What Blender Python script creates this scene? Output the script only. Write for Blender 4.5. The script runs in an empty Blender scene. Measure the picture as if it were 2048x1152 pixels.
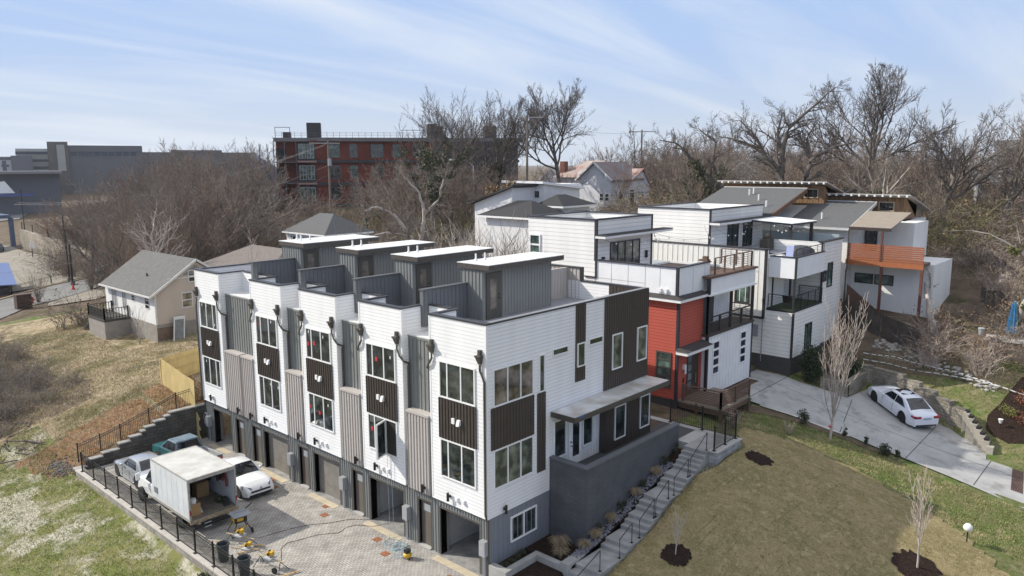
import bpy, math, random
import numpy as np
from mathutils import Vector, Matrix
rad = math.radians
SC = bpy.context.scene
COL = SC.collection

# ------------------------------------------------------------ camera
def cam_setup():
    yaw, pitch, roll = 0.735716117, 0.161475539, -0.00340341
    cy, sy, cp, sp = math.cos(yaw), math.sin(yaw), math.cos(pitch), math.sin(pitch)
    f = Vector((cy*cp, sy*cp, -sp)); r = Vector((sy, -cy, 0)); u = r.cross(f)
    r2 = r*math.cos(roll) + u*math.sin(roll); u2 = -r*math.sin(roll) + u*math.cos(roll)
    cd = bpy.data.cameras.new('camera'); co = bpy.data.objects.new('camera', cd); COL.objects.link(co)
    m = Matrix.Identity(4)
    for i in range(3):
        m[i][0] = r2[i]; m[i][1] = u2[i]; m[i][2] = -f[i]
    m[0][3], m[1][3], m[2][3] = -21.6414364, -21.0281259, 17.5907408
    co.matrix_world = m
    cd.lens = 1519.84885*36/2048; cd.sensor_width = 36; cd.clip_start = .5; cd.clip_end = 9000
    SC.camera = co
cam_setup()

# ------------------------------------------------------------ sun, sky, exposure
SUN_TO = Vector((-0.69, 1.2, 1.0)).normalized()
W = bpy.data.worlds.new("World"); SC.world = W; W.use_nodes = True
def world_setup():
    nt = W.node_tree; N = nt.nodes; L = nt.links
    bg = N['Background']; bg.inputs['Strength'].default_value = SKY
    sky = N.new('ShaderNodeTexSky'); sky.sky_type = 'NISHITA'; sky.sun_disc = False
    sky.sun_elevation = math.asin(SUN_TO.z); sky.sun_rotation = math.atan2(SUN_TO.x, SUN_TO.y) % (2*math.pi)
    sky.altitude = 200; sky.air_density = 1.0; sky.dust_density = .6; sky.ozone_density = 2.2
    tc = N.new('ShaderNodeTexCoord'); sep = N.new('ShaderNodeSeparateXYZ')
    L.new(tc.outputs['Generated'], sep.inputs[0])
    # project the view direction on a high plane, so that clouds flatten towards the horizon
    zc = N.new('ShaderNodeMath'); zc.operation = 'ADD'; zc.inputs[1].default_value = .14; L.new(sep.outputs['Z'], zc.inputs[0])
    dx = N.new('ShaderNodeMath'); dx.operation = 'DIVIDE'; L.new(sep.outputs['X'], dx.inputs[0]); L.new(zc.outputs[0], dx.inputs[1])
    dy = N.new('ShaderNodeMath'); dy.operation = 'DIVIDE'; L.new(sep.outputs['Y'], dy.inputs[0]); L.new(zc.outputs[0], dy.inputs[1])
    cb = N.new('ShaderNodeCombineXYZ'); L.new(dx.outputs[0], cb.inputs[0]); L.new(dy.outputs[0], cb.inputs[1])
    mp = N.new('ShaderNodeMapping'); mp.inputs['Rotation'].default_value = (0, 0, rad(CLROT)); mp.inputs['Scale'].default_value = (.30, 1.5, 1)
    mp.inputs['Location'].default_value = CLLOC
    L.new(cb.outputs[0], mp.inputs[0])
    n1 = N.new('ShaderNodeTexNoise'); n1.inputs['Scale'].default_value = 1.15; n1.inputs['Detail'].default_value = 9; n1.inputs['Roughness'].default_value = .52
    n1.inputs['Distortion'].default_value = .55; L.new(mp.outputs[0], n1.inputs['Vector'])
    r1 = N.new('ShaderNodeValToRGB'); r1.color_ramp.elements[0].position = .45; r1.color_ramp.elements[1].position = .74
    L.new(n1.outputs['Fac'], r1.inputs[0])
    # clear blue band that pales towards the horizon, added bright veil overhead, out of view, for ambient fill
    low = N.new('ShaderNodeValToRGB'); cr = low.color_ramp; cr.interpolation = 'EASE'
    cr.elements[0].position = .0; cr.elements[0].color = tuple(x/10 for x in HORC)+(1,)
    cr.elements[1].position = .36; cr.elements[1].color = tuple(x/10 for x in BLUEC)+(1,)
    e = cr.elements.new(.16); e.color = tuple(x/10 for x in MIDC)+(1,)
    L.new(sep.outputs['Z'], low.inputs[0])
    lowm = N.new('ShaderNodeVectorMath'); lowm.operation = 'SCALE'; lowm.inputs['Scale'].default_value = 10; L.new(low.outputs[0], lowm.inputs[0])
    fill_veil = N.new('ShaderNodeMix'); fill_veil.data_type = 'RGBA'; fill_veil.inputs['Factor'].default_value = .62; fill_veil.inputs['B'].default_value = FILLC; L.new(sky.outputs[0], fill_veil.inputs['A'])
    r2 = N.new('ShaderNodeMapRange'); r2.interpolation_type = 'SMOOTHSTEP'
    r2.inputs['From Min'].default_value = .36; r2.inputs['From Max'].default_value = .60
    L.new(sep.outputs['Z'], r2.inputs['Value'])
    mx0 = N.new('ShaderNodeMix'); mx0.data_type = 'RGBA'
    L.new(r2.outputs[0], mx0.inputs['Factor']); L.new(lowm.outputs[0], mx0.inputs['A']); L.new(fill_veil.outputs['Result'], mx0.inputs['B'])
    cm = N.new('ShaderNodeMath'); cm.operation = 'MULTIPLY'; cm.inputs[1].default_value = .8; L.new(r1.outputs[0], cm.inputs[0])
    mx = N.new('ShaderNodeMix'); mx.data_type = 'RGBA'; mx.inputs['B'].default_value = CLOUDC
    L.new(cm.outputs[0], mx.inputs['Factor']); L.new(mx0.outputs['Result'], mx.inputs['A'])
    L.new(mx.outputs['Result'], bg.inputs['Color'])
SKY = .14; CLROT = 56; CLLOC = (1.3, .4, 0); CLOUDC = (4.2, 4.5, 4.9, 1)
HORC = (3.15, 3.65, 4.3); MIDC = (2.2, 3.05, 4.6); BLUEC = (1.25, 2.25, 4.6); FILLC = (6.6, 6.4, 6.3, 1)
world_setup()
sd = bpy.data.lights.new('sun', 'SUN'); sd.energy = 3.7; sd.angle = rad(.55); sd.color = (1, .94, .83)
so = bpy.data.objects.new('sun', sd); COL.objects.link(so)
so.rotation_euler = SUN_TO.to_track_quat('Z', 'Y').to_euler(); so.location = (0, 0, 60)
SC.view_settings.view_transform = 'Standard'; SC.view_settings.look = 'None'; SC.view_settings.gamma = 1
SC.view_settings.exposure = 0.5; SC.view_settings.use_curve_mapping = False

# ------------------------------------------------------------ mesh and naming helpers
OFF = {}
class MB:
    def __init__(s): s.v = []; s.f = []; s.m = []; s.sm = []
    def quad(s, a, b, c, d, m=0): n = len(s.v); s.v += [a, b, c, d]; s.f.append((n, n+1, n+2, n+3)); s.m.append(m); return s
    def poly(s, pts, m=0): n = len(s.v); s.v += list(pts); s.f.append(tuple(range(n, n+len(pts)))); s.m.append(m); return s
    def box(s, x0, y0, z0, x1, y1, z1, m=0):
        if x0 > x1: x0, x1 = x1, x0
        if y0 > y1: y0, y1 = y1, y0
        if z0 > z1: z0, z1 = z1, z0
        n = len(s.v)
        s.v += [(x0,y0,z0),(x1,y0,z0),(x1,y1,z0),(x0,y1,z0),(x0,y0,z1),(x1,y0,z1),(x1,y1,z1),(x0,y1,z1)]
        for q in ((0,3,2,1),(4,5,6,7),(0,1,5,4),(1,2,6,5),(2,3,7,6),(3,0,4,7)): s.f.append(tuple(n+i for i in q)); s.m.append(m)
        return s
    def hexa(s, p, m=0):   # 8 points, bottom loop then top loop
        n = len(s.v); s.v += [tuple(q) for q in p]
        for q in ((0,3,2,1),(4,5,6,7),(0,1,5,4),(1,2,6,5),(2,3,7,6),(3,0,4,7)): s.f.append(tuple(n+i for i in q)); s.m.append(m)
        return s
    def prism(s, pts, z0, z1, m=0):   # ccw outline in xy
        n = len(s.v); k = len(pts)
        s.v += [(p[0], p[1], z0) for p in pts] + [(p[0], p[1], z1) for p in pts]
        s.f.append(tuple(n+k-1-i for i in range(k))); s.m.append(m)
        s.f.append(tuple(n+k+i for i in range(k))); s.m.append(m)
        for i in range(k): j = (i+1) % k; s.f.append((n+i, n+j, n+k+j, n+k+i)); s.m.append(m)
        return s
    def extr(s, pts, vec, m=0):       # any planar outline swept by vec
        n = len(s.v); k = len(pts); s.v += [tuple(p) for p in pts] + [(p[0]+vec[0], p[1]+vec[1], p[2]+vec[2]) for p in pts]
        s.f.append(tuple(n+k-1-i for i in range(k))); s.m.append(m)
        s.f.append(tuple(n+k+i for i in range(k))); s.m.append(m)
        for i in range(k): j = (i+1) % k; s.f.append((n+i, n+j, n+k+j, n+k+i)); s.m.append(m)
        return s
    def tube(s, pts, r, n=6, m=0, cap=True):
        pts = [Vector(p) for p in pts]; R = r if isinstance(r, (list, tuple)) else [r]*len(pts)
        base = len(s.v); k = len(pts)
        for i, p in enumerate(pts):
            d = (pts[min(i+1, k-1)] - pts[max(i-1, 0)])
            if d.length < 1e-9: d = Vector((0, 0, 1))
            d.normalize(); a = Vector((0, 0, 1)) if abs(d.z) < .95 else Vector((1, 0, 0))
            u = d.cross(a).normalized(); w = d.cross(u)
            for j in range(n):
                t = 2*math.pi*j/n; s.v.append(tuple(p + u*(R[i]*math.cos(t)) + w*(R[i]*math.sin(t))))
        for i in range(k-1):
            for j in range(n):
                a = base+i*n+j; b = base+i*n+(j+1) % n
                s.f.append((a, a+n, b+n, b)); s.m.append(m)
        if cap and n > 2:
            s.f.append(tuple(base+j for j in range(n))); s.m.append(m)
            s.f.append(tuple(base+(k-1)*n+n-1-j for j in range(n))); s.m.append(m)
        return s
    def beam(s, a, b, w, h, m=0):     # box between two points, w horizontal, h across
        a = Vector(a); b = Vector(b); d = (b-a).normalized()
        up = Vector((0, 0, 1)) if abs(d.z) < .95 else Vector((1, 0, 0))
        u = d.cross(up).normalized()*(w/2); v = u.cross(d).normalized()*(h/2)
        return s.hexa([a-u-v, a+u-v, a+u+v, a-u+v, b-u-v, b+u-v, b+u+v, b-u+v], m)
    def lathe(s, c, prof, n=16, m=0, ax='z'):
        base = len(s.v); k = len(prof)
        for (r, h) in prof:
            for j in range(n):
                t = 2*math.pi*j/n; a, b = r*math.cos(t), r*math.sin(t)
                p = (a, b, h) if ax == 'z' else ((h, a, b) if ax == 'x' else (a, h, b))
                s.v.append((c[0]+p[0], c[1]+p[1], c[2]+p[2]))
        for i in range(k-1):
            for j in range(n):
                a = base+i*n+j; b = base+i*n+(j+1) % n; s.f.append((a, b, b+n, a+n)); s.m.append(m)
        s.f.append(tuple(base+n-1-j for j in range(n))); s.m.append(m); s.f.append(tuple(base+(k-1)*n+j for j in range(n))); s.m.append(m)
        return s
    def blob(s, c, r, seed=0, m=0, amp=.2, n=8, k=6):
        rn = random.Random(seed); base = len(s.v)
        for i in range(k+1):
            th = math.pi*i/k
            for j in range(n):
                ph = 2*math.pi*j/n; q = 1+rn.uniform(-amp, amp)
                s.v.append((c[0]+r[0]*q*math.sin(th)*math.cos(ph), c[1]+r[1]*q*math.sin(th)*math.sin(ph), c[2]+r[2]*q*math.cos(th)))
        for i in range(k):
            for j in range(n):
                a = base+i*n+j; b = base+i*n+(j+1) % n; s.f.append((a, a+n, b+n, b)); s.m.append(m)
        return s
    def xform(s, M):
        s.v = [tuple(M @ Vector(p)) for p in s.v]; return s
    def add(s, o, M=None):
        n = len(s.v); s.v += o.v if M is None else [tuple(M @ Vector(p)) for p in o.v]
        s.f += [tuple(i+n for i in q) for q in o.f]; s.m += o.m; return s
    def build(s, name, mats, parent=None, loc=None, smooth=False, bevel=0, label=None):
        if not isinstance(mats, (list, tuple)): mats = [mats]
        off = OFF[parent] if parent is not None else Vector(loc or (0, 0, 0))
        me = bpy.data.meshes.new(name)
        me.from_pydata([(p[0]-off[0], p[1]-off[1], p[2]-off[2]) for p in s.v], [], s.f)
        for q in mats: me.materials.append(q)
        if len(mats) > 1: me.polygons.foreach_set('material_index', s.m)
        if smooth: me.polygons.foreach_set('use_smooth', [True]*len(me.polygons))
        me.update()
        o = bpy.data.objects.new(name, me); COL.objects.link(o)
        if parent is not None: o.parent = parent
        else: o.location = off
        OFF[o] = off
        if bevel:
            b = o.modifiers.new('bevel', 'BEVEL'); b.width = bevel; b.segments = 2; b.limit_method = 'ANGLE'
        if label: o['label'] = label
        return o
def thing(name, label, cat, loc=(0, 0, 0), group=None, rz=0):
    o = bpy.data.objects.new(name, None); COL.objects.link(o); o.location = loc; o.rotation_euler = (0, 0, rz)
    o.empty_display_size = .3; o['label'] = label; o['category'] = cat
    if group: o['group'] = group
    OFF[o] = Vector(loc) if not rz else Vector((0, 0, 0)); return o
def tag(o, label, cat, group=None):
    o['label'] = label; o['category'] = cat
    if group: o['group'] = group
    return o
def struct(o): o['kind'] = 'structure'; return o
def dup(root, loc, rz=0, label=None, group=None, scale=None):
    def cp(o, par):
        c = o.copy(); COL.objects.link(c); c.parent = par
        for ch in KIDS.get(o, []): cp(ch, c)
        return c
    r = cp(root, None); r.location = loc; r.rotation_euler = (0, 0, rz)
    if scale: r.scale = (scale, scale, scale) if not isinstance(scale, (tuple, list)) else scale
    if label: r['label'] = label
    if group: r['group'] = group
    return r
KIDS = {}
def kids(root):
    for o in bpy.data.objects:
        if o.parent is not None: KIDS.setdefault(o.parent, [])
    def walk(o):
        KIDS[o] = list(o.children)
        for c in o.children: walk(c)
    walk(root)

# ------------------------------------------------------------ materials
MATS = {}
def mat(name, col, rough=.7, var=.12, scale=3.0, bump=0, bscale=None, metal=0, spec=.5, col2=None, stretch=None, emis=0, world=True):
    if name in MATS: return MATS[name]
    m = bpy.data.materials.new(name); m.use_nodes = True; nt = m.node_tree; N = nt.nodes; L = nt.links
    p = N['Principled BSDF']; p.inputs['Roughness'].default_value = rough; p.inputs['Metallic'].default_value = metal
    p.inputs['Specular IOR Level'].default_value = spec
    c = tuple(col)
    if emis:
        p.inputs['Emission Color'].default_value = c+(1,); p.inputs['Emission Strength'].default_value = emis
    if var or bump:
        tc = N.new('ShaderNodeNewGeometry') if world else N.new('ShaderNodeTexCoord')
        out = tc.outputs['Position'] if world else tc.outputs['Object']
        if stretch:
            mp = N.new('ShaderNodeMapping'); mp.inputs['Scale'].default_value = stretch; L.new(out, mp.inputs[0]); out = mp.outputs[0]
        n = N.new('ShaderNodeTexNoise'); n.inputs['Scale'].default_value = scale; n.inputs['Detail'].default_value = 6; n.inputs['Roughness'].default_value = .6
        L.new(out, n.inputs['Vector'])
        mr = N.new('ShaderNodeMapRange'); mr.inputs['From Min'].default_value = .3; mr.inputs['From Max'].default_value = .7
        L.new(n.outputs['Fac'], mr.inputs['Value'])
        mx = N.new('ShaderNodeMix'); mx.data_type = 'RGBA'
        b = tuple(col2) if col2 else tuple(min(1, x*(1+var)) for x in c); a = c if col2 else tuple(x*(1-var) for x in c)
        mx.inputs['A'].default_value = a+(1,); mx.inputs['B'].default_value = b+(1,)
        L.new(mr.outputs[0], mx.inputs['Factor']); L.new(mx.outputs['Result'], p.inputs['Base Color'])
        if bump:
            n2 = N.new('ShaderNodeTexNoise'); n2.inputs['Scale'].default_value = bscale or scale*6; n2.inputs['Detail'].default_value = 4
            L.new(out, n2.inputs['Vector'])
            bp = N.new('ShaderNodeBump'); bp.inputs['Distance'].default_value = bump; bp.inputs['Strength'].default_value = 1
            L.new(n2.outputs['Fac'], bp.inputs['Height']); L.new(bp.outputs[0], p.inputs['Normal'])
    else: p.inputs['Base Color'].default_value = c+(1,)
    MATS[name] = m; return m
def node_math(N, L, op, a, b=None):
    n = N.new('ShaderNodeMath'); n.operation = op
    for i, v in enumerate((a, b)):
        if v is None: continue
        if isinstance(v, (int, float)): n.inputs[i].default_value = v
        else: L.new(v, n.inputs[i])
    return n.outputs[0]
def siding(name, col, h=.165, depth=.014, gap=.55, rough=.55, zoff=0.0):
    """horizontal lap boards: every course leans out to a butt edge with its gap shadow painted into the colour"""
    m = bpy.data.materials.new(name); m.use_nodes = True; nt = m.node_tree; N = nt.nodes; L = nt.links
    p = N['Principled BSDF']; p.inputs['Roughness'].default_value = rough; p.inputs['Specular IOR Level'].default_value = .3
    g = N.new('ShaderNodeNewGeometry'); s = N.new('ShaderNodeSeparateXYZ'); L.new(g.outputs['Position'], s.inputs[0])
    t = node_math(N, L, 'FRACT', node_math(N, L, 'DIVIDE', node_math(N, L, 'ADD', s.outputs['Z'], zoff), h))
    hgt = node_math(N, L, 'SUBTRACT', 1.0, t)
    gap_shadow = N.new('ShaderNodeMapRange'); gap_shadow.inputs['From Min'].default_value = 0; gap_shadow.inputs['From Max'].default_value = .13
    gap_shadow.inputs['To Min'].default_value = 1; gap_shadow.inputs['To Max'].default_value = 0; L.new(t, gap_shadow.inputs['Value'])
    n = N.new('ShaderNodeTexNoise'); n.inputs['Scale'].default_value = 1.1; n.inputs['Detail'].default_value = 5
    mp = N.new('ShaderNodeMapping'); mp.inputs['Scale'].default_value = (1, 1, .25); L.new(g.outputs['Position'], mp.inputs[0]); L.new(mp.outputs[0], n.inputs['Vector'])
    mr = N.new('ShaderNodeMapRange'); mr.inputs['From Min'].default_value = .3; mr.inputs['From Max'].default_value = .7; L.new(n.outputs['Fac'], mr.inputs['Value'])
    mx = N.new('ShaderNodeMix'); mx.data_type = 'RGBA'
    mx.inputs['A'].default_value = tuple(x*.93 for x in col)+(1,); mx.inputs['B'].default_value = tuple(min(1, x*1.04) for x in col)+(1,)
    L.new(mr.outputs[0], mx.inputs['Factor'])
    m2 = N.new('ShaderNodeMix'); m2.data_type = 'RGBA'; m2.inputs['B'].default_value = tuple(x*gap for x in col)+(1,)  # gap shadow at each board edge, mixed into the base colour
    L.new(gap_shadow.outputs[0], m2.inputs['Factor']); L.new(mx.outputs['Result'], m2.inputs['A']); L.new(m2.outputs['Result'], p.inputs['Base Color'])
    bp = N.new('ShaderNodeBump'); bp.inputs['Distance'].default_value = depth; L.new(hgt, bp.inputs['Height']); L.new(bp.outputs[0], p.inputs['Normal'])
    MATS[name] = m; return m
def brick(name, col, col2, mortar, bw=.4, bh=.2, msize=.012, bump=.01, rough=.85, floor=False, offset=.5, rot=0, msmooth=.1, bias=0, squash=1, nscale=1.5, namt=.3):
    m = bpy.data.materials.new(name); m.use_nodes = True; nt = m.node_tree; N = nt.nodes; L = nt.links
    p = N['Principled BSDF']; p.inputs['Roughness'].default_value = rough; p.inputs['Specular IOR Level'].default_value = .3
    g = N.new('ShaderNodeNewGeometry')
    if floor:
        mp = N.new('ShaderNodeMapping'); mp.inputs['Rotation'].default_value = (0, 0, rot); L.new(g.outputs['Position'], mp.inputs[0]); vec = mp.outputs[0]
    else:
        s = N.new('ShaderNodeSeparateXYZ'); L.new(g.outputs['Position'], s.inputs[0])
        c = N.new('ShaderNodeCombineXYZ'); L.new(node_math(N, L, 'ADD', s.outputs['X'], s.outputs['Y']), c.inputs[0]); L.new(s.outputs['Z'], c.inputs[1]); vec = c.outputs[0]
    b = N.new('ShaderNodeTexBrick'); L.new(vec, b.inputs['Vector']); b.offset = offset; b.squash = squash
    b.inputs['Color1'].default_value = tuple(col)+(1,); b.inputs['Color2'].default_value = tuple(col2)+(1,); b.inputs['Mortar'].default_value = tuple(mortar)+(1,)
    b.inputs['Scale'].default_value = 1; b.inputs['Brick Width'].default_value = bw; b.inputs['Row Height'].default_value = bh
    b.inputs['Mortar Size'].default_value = msize; b.inputs['Mortar Smooth'].default_value = msmooth; b.inputs['Bias'].default_value = bias
    n = N.new('ShaderNodeTexNoise'); n.inputs['Scale'].default_value = nscale; n.inputs['Detail'].default_value = 7; L.new(g.outputs['Position'], n.inputs['Vector'])
    mr = N.new('ShaderNodeMapRange'); mr.inputs['From Min'].default_value = .3; mr.inputs['From Max'].default_value = .7
    mr.inputs['To Min'].default_value = 1-namt; mr.inputs['To Max'].default_value = 1+namt; L.new(n.outputs['Fac'], mr.inputs['Value'])
    mm = N.new('ShaderNodeVectorMath'); mm.operation = 'SCALE'; L.new(b.outputs['Color'], mm.inputs[0]); L.new(mr.outputs[0], mm.inputs['Scale'])
    L.new(mm.outputs[0], p.inputs['Base Color'])
    bp = N.new('ShaderNodeBump'); bp.inputs['Distance'].default_value = bump; L.new(node_math(N, L, 'SUBTRACT', node_math(N, L, 'MULTIPLY', n.outputs['Fac'], .3), b.outputs['Fac']), bp.inputs['Height'])
    L.new(bp.outputs[0], p.inputs['Normal'])
    MATS[name] = m; return m
def blend(name, layers, rough=.95, bump=.03, bscale=14, base_scale=.5):
    """ground covers: list of (colour, noise scale, low, high) laid over one another with noise masks"""
    m = bpy.data.materials.new(name); m.use_nodes = True; nt = m.node_tree; N = nt.nodes; L = nt.links
    p = N['Principled BSDF']; p.inputs['Roughness'].default_value = rough; p.inputs['Specular IOR Level'].default_value = .15
    g = N.new('ShaderNodeNewGeometry'); cur = None
    for i, (c, s, lo, hi) in enumerate(layers):
        if cur is None:
            r = N.new('ShaderNodeRGB'); r.outputs[0].default_value = tuple(c)+(1,); cur = r.outputs[0]; continue
        n = N.new('ShaderNodeTexNoise'); n.noise_dimensions = '4D'; n.inputs['W'].default_value = i*3.7
        n.inputs['Scale'].default_value = s; n.inputs['Detail'].default_value = 8; n.inputs['Roughness'].default_value = .62
        L.new(g.outputs['Position'], n.inputs['Vector'])
        mr = N.new('ShaderNodeMapRange'); mr.inputs['From Min'].default_value = lo; mr.inputs['From Max'].default_value = hi; L.new(n.outputs['Fac'], mr.inputs['Value'])
        mx = N.new('ShaderNodeMix'); mx.data_type = 'RGBA'; mx.inputs['B'].default_value = tuple(c)+(1,)
        L.new(mr.outputs[0], mx.inputs['Factor']); L.new(cur, mx.inputs['A']); cur = mx.outputs['Result']
    L.new(cur, p.inputs['Base Color'])
    n2 = N.new('ShaderNodeTexNoise'); n2.inputs['Scale'].default_value = bscale; n2.inputs['Detail'].default_value = 6; n2.inputs['Roughness'].default_value = .7; L.new(g.outputs['Position'], n2.inputs['Vector'])
    bp = N.new('ShaderNodeBump'); bp.inputs['Distance'].default_value = bump; L.new(n2.outputs['Fac'], bp.inputs['Height']); L.new(bp.outputs[0], p.inputs['Normal'])
    MATS[name] = m; return m
def glass(name, tint=(.012, .016, .016), rough=.04, refl=.9):
    """window glazing seen from outside: a dark room behind a sheet that mirrors sky and trees"""
    m = bpy.data.materials.new(name); m.use_nodes = True; N = m.node_tree.nodes; L = m.node_tree.links
    p = N['Principled BSDF']; p.inputs['Roughness'].default_value = rough; p.inputs['Specular IOR Level'].default_value = refl; p.inputs['IOR'].default_value = 1.5
    g = N.new('ShaderNodeNewGeometry'); n = N.new('ShaderNodeTexNoise'); n.inputs['Scale'].default_value = 1.6; n.inputs['Detail'].default_value = 3; L.new(g.outputs['Position'], n.inputs['Vector'])
    r = N.new('ShaderNodeValToRGB'); r.color_ramp.elements[0].position = .42; r.color_ramp.elements[1].position = .68
    r.color_ramp.elements[0].color = tuple(tint)+(1,); r.color_ramp.elements[1].color = tuple(x*4+.012 for x in tint)+(1,)
    L.new(n.outputs['Fac'], r.inputs[0]); L.new(r.outputs[0], p.inputs['Base Color'])
    MATS[name] = m; return m

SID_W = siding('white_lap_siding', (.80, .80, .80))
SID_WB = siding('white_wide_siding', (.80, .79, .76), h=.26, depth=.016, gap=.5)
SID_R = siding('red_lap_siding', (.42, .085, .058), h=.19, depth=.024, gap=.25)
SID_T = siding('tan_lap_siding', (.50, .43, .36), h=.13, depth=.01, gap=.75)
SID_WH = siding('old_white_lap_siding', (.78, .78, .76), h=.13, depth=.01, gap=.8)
WHITE = mat('white_trim_paint', (.80, .80, .79), .5, .03)
WHITEP = mat('white_panel', (.78, .79, .80), .6, .05, 1.2)
GRAYB = mat('grey_batten_siding', (.205, .212, .205), .6, .05, 1.5)
GRAYD = mat('dark_grey_batten_siding', (.085, .095, .115), .6, .06, 1.5)
BEIGE = mat('pale_greige_siding', (.46, .425, .395), .6, .04, 1.5)
BROWN = mat('dark_bronze_siding', (.060, .048, .040), .5, .10, 2)
BRTRIM = mat('bronze_trim_metal', (.075, .066, .058), .45, .08, 2)
BLACKT = mat('black_trim', (.022, .022, .026), .5, .05)
GTRIM = mat('grey_metal_trim', (.10, .10, .10), .45, .08)
TPO = mat('white_roof_membrane', (.74, .74, .72), .6, .09, .9, col2=(.62, .62, .60))
CONC = mat('concrete', (.36, .355, .34), .85, .2, 1.2, bump=.004, bscale=30, col2=(.48, .47, .44))
CONCD = mat('stained_concrete', (.20, .20, .195), .85, .2, 1.6, bump=.004, bscale=30, col2=(.38, .375, .36))
GLASS = glass('window_glass')
GLASSG = glass('green_tinted_glass', (.03, .05, .042), .06, .8)
BLKMET = mat('black_metal', (.012, .012, .013), .4, 0)
DOORT = mat('taupe_door_paint', (.130, .112, .094), .55, .08, 1.5)
GDOOR = mat('dusty_garage_door', (.17, .155, .135), .6, .2, 2.2, col2=(.24, .225, .20))
GALV = mat('galvanised_grey', (.40, .41, .42), .4, .08, 3, metal=.3)
BLOCKD = brick('dark_grey_block', (.105, .11, .12), (.094, .099, .108), (.060, .063, .070), .8, .13, .008, .008, floor=False, nscale=1.2, namt=.14)
SHING = mat('grey_shingles', (.075, .078, .082), .95, .35, 9, bump=.01, bscale=40, col2=(.135, .135, .135))
# ------------------------------------------------------------ terrain
CTRL = np.array([
 # right lawn and side yard
 (2.5,-4.3,.45),(4.8,-4.3,.85),(6.6,-4.3,1.35),(7.9,-4.3,1.9),(9.7,-4.4,2.35),(11.9,-4.7,2.75),(14.4,-4.7,2.9),(18,-3.9,2.8),(18.4,-6,2.26),(18.9,-8.4,1.55),
 (19.4,-11,.75),(19.5,-12.5,.5),(15.3,-12,.95),(13.6,-12.4,.8),(11.5,-13,.27),(6,-12.5,-.7),(2,-8,-.3),(16,-17,-.3),(10,-19,-1.2),(2,-16,-1.8),(20.5,-16,.15),(-6,-14,-2.2),(-12,-4,-2.0),
 (4,-2.6,.75),(6.5,-2.5,1.35),(9,-2.6,2.1),(11.5,-2.5,2.9),(13,-1.5,3.2),(15,0,3.35),(15,6,3.6),(14.5,15,3.5),(14,25,3.4),(20,0,3.15),(16,-3,3.0),
 # driveway and pad
 (22.3,-3.9,2.55),(23.1,-7.1,1.8),(23.1,-9.4,1.3),(22.9,-12.5,.85),(22.3,-15.9,.42),(25.5,-1,3.2),(26,-4,2.6),(26,-8.5,1.5),(26,-12.5,.85),(26,-16,.38),(26,-24,-.6),
 (29,-1.2,3.3),(30.4,-6.3,1.95),(28.6,-8.5,1.5),(32,-6,2.0),(30.5,-9.5,1.35),(29,-11.7,1.0),(28,-13,.8),(34,-2,3.6),
 (33.6,-6,3.5),(32.5,-9.5,2.9),(31.2,-12,2.2),(30,-13.6,1.5),(31,-18,1.4),(36,-12,4.0),(38,-8,5.0),(40,-3,5.9),(44,-12,6.2),(42,-20,4.6),(46,-4,6.8),(50,-16,8.5),(60,-10,10),(70,-25,11),
 (36,4,5.2),(38,12,5.5),(30,6,3.8),(30,15,4.3),
 # north yard
 (0.2,27,2.3),(-3,27,1.5),(-5,27,1.0),(-7,27,.1),(-.3,31,2.7),(3,31,3.0),(8,31,3.6),(4.4,42.4,3.0),(4.4,53,3.0),(12,45,3.4),(-4,36,1.8),(-8,33,.6),(-3,50,1.9),(-6,45,1.0),(-12,36,-.2),(-14,45,.1),
 (1,62,1.6),(-2,70,1.1),(6,76,1.1),(15,86,1.1),(20,70,2.6),(14,60,3.2),
 (-8.4,25,-.35),(-8.4,20,-.5),(-8.4,15,-.6),(-8.4,8,-.7),(-8.4,0,-.9),(-13,26,-1.0),(-13,15,-1.6),(-13,5,-1.9),(-20,15,-2.8),(-20,30,-2.2),(-20,0,-3),(-20,45,-1.5),(-30,20,-4),
 # beyond
 (20,50,4.2),(28,40,6),(40,30,9),(30,60,4.4),(50,45,9.5),(60,30,10.5),(65,60,9),(45,75,7.5),(30,85,4.6),(70,0,10.5),(90,30,11),(90,70,10.5),(110,0,12),(110,-40,12),(70,100,9.5),(50,120,7.5),
 (25,110,2),(10,110,.8),(30,150,1.5),(0,140,-1),(60,160,7),(100,110,10),(0,200,-3),(60,240,-1),(150,150,10),(200,60,13),(200,-60,14),(120,220,4),(150,300,2),(300,300,5),(-40,80,-3),(-60,160,-6),(350,100,13),(350,-100,14),(30,300,-5),(-60,300,-8),(30,420,-6),(-60,60,-5),(-50,0,-6),(-40,-30,-5),(20,-40,-3),(60,-60,7),(120,-120,10),
], dtype=float)
def _U(r2): return np.where(r2 > 1e-12, r2*np.log(np.maximum(r2, 1e-12)), 0.0)
def _fit():
    P = CTRL[:, :2]/50; n = len(P); d = ((P[:, None]-P[None])**2).sum(-1)
    A = np.zeros((n+3, n+3)); A[:n, :n] = _U(d)+np.eye(n)*2e-4; A[:n, n] = 1; A[:n, n+1:] = P; A[n, :n] = 1; A[n+1:, :n] = P.T
    b = np.zeros(n+3); b[:n] = CTRL[:, 2]; return P, np.linalg.solve(A, b)
_P, _W = _fit()
def zt(xs, ys):
    q = np.stack([np.ravel(xs), np.ravel(ys)], 1)/50
    out = np.empty(len(q))
    for i in range(0, len(q), 4000):
        k = q[i:i+4000]; d = ((k[:, None]-_P[None])**2).sum(-1)
        out[i:i+4000] = _U(d) @ _W[:-3] + _W[-3] + k @ _W[-2:]
    return out
def nz(x, y, s, seed=0):
    return (np.sin(x*s+1.3*seed)*np.cos(y*s*1.13+seed)+.5*np.sin(x*s*2.3+y*s*1.7+seed*2.1))*.6
COURT = (-7.55, .3, -14., 26.15)
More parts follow.
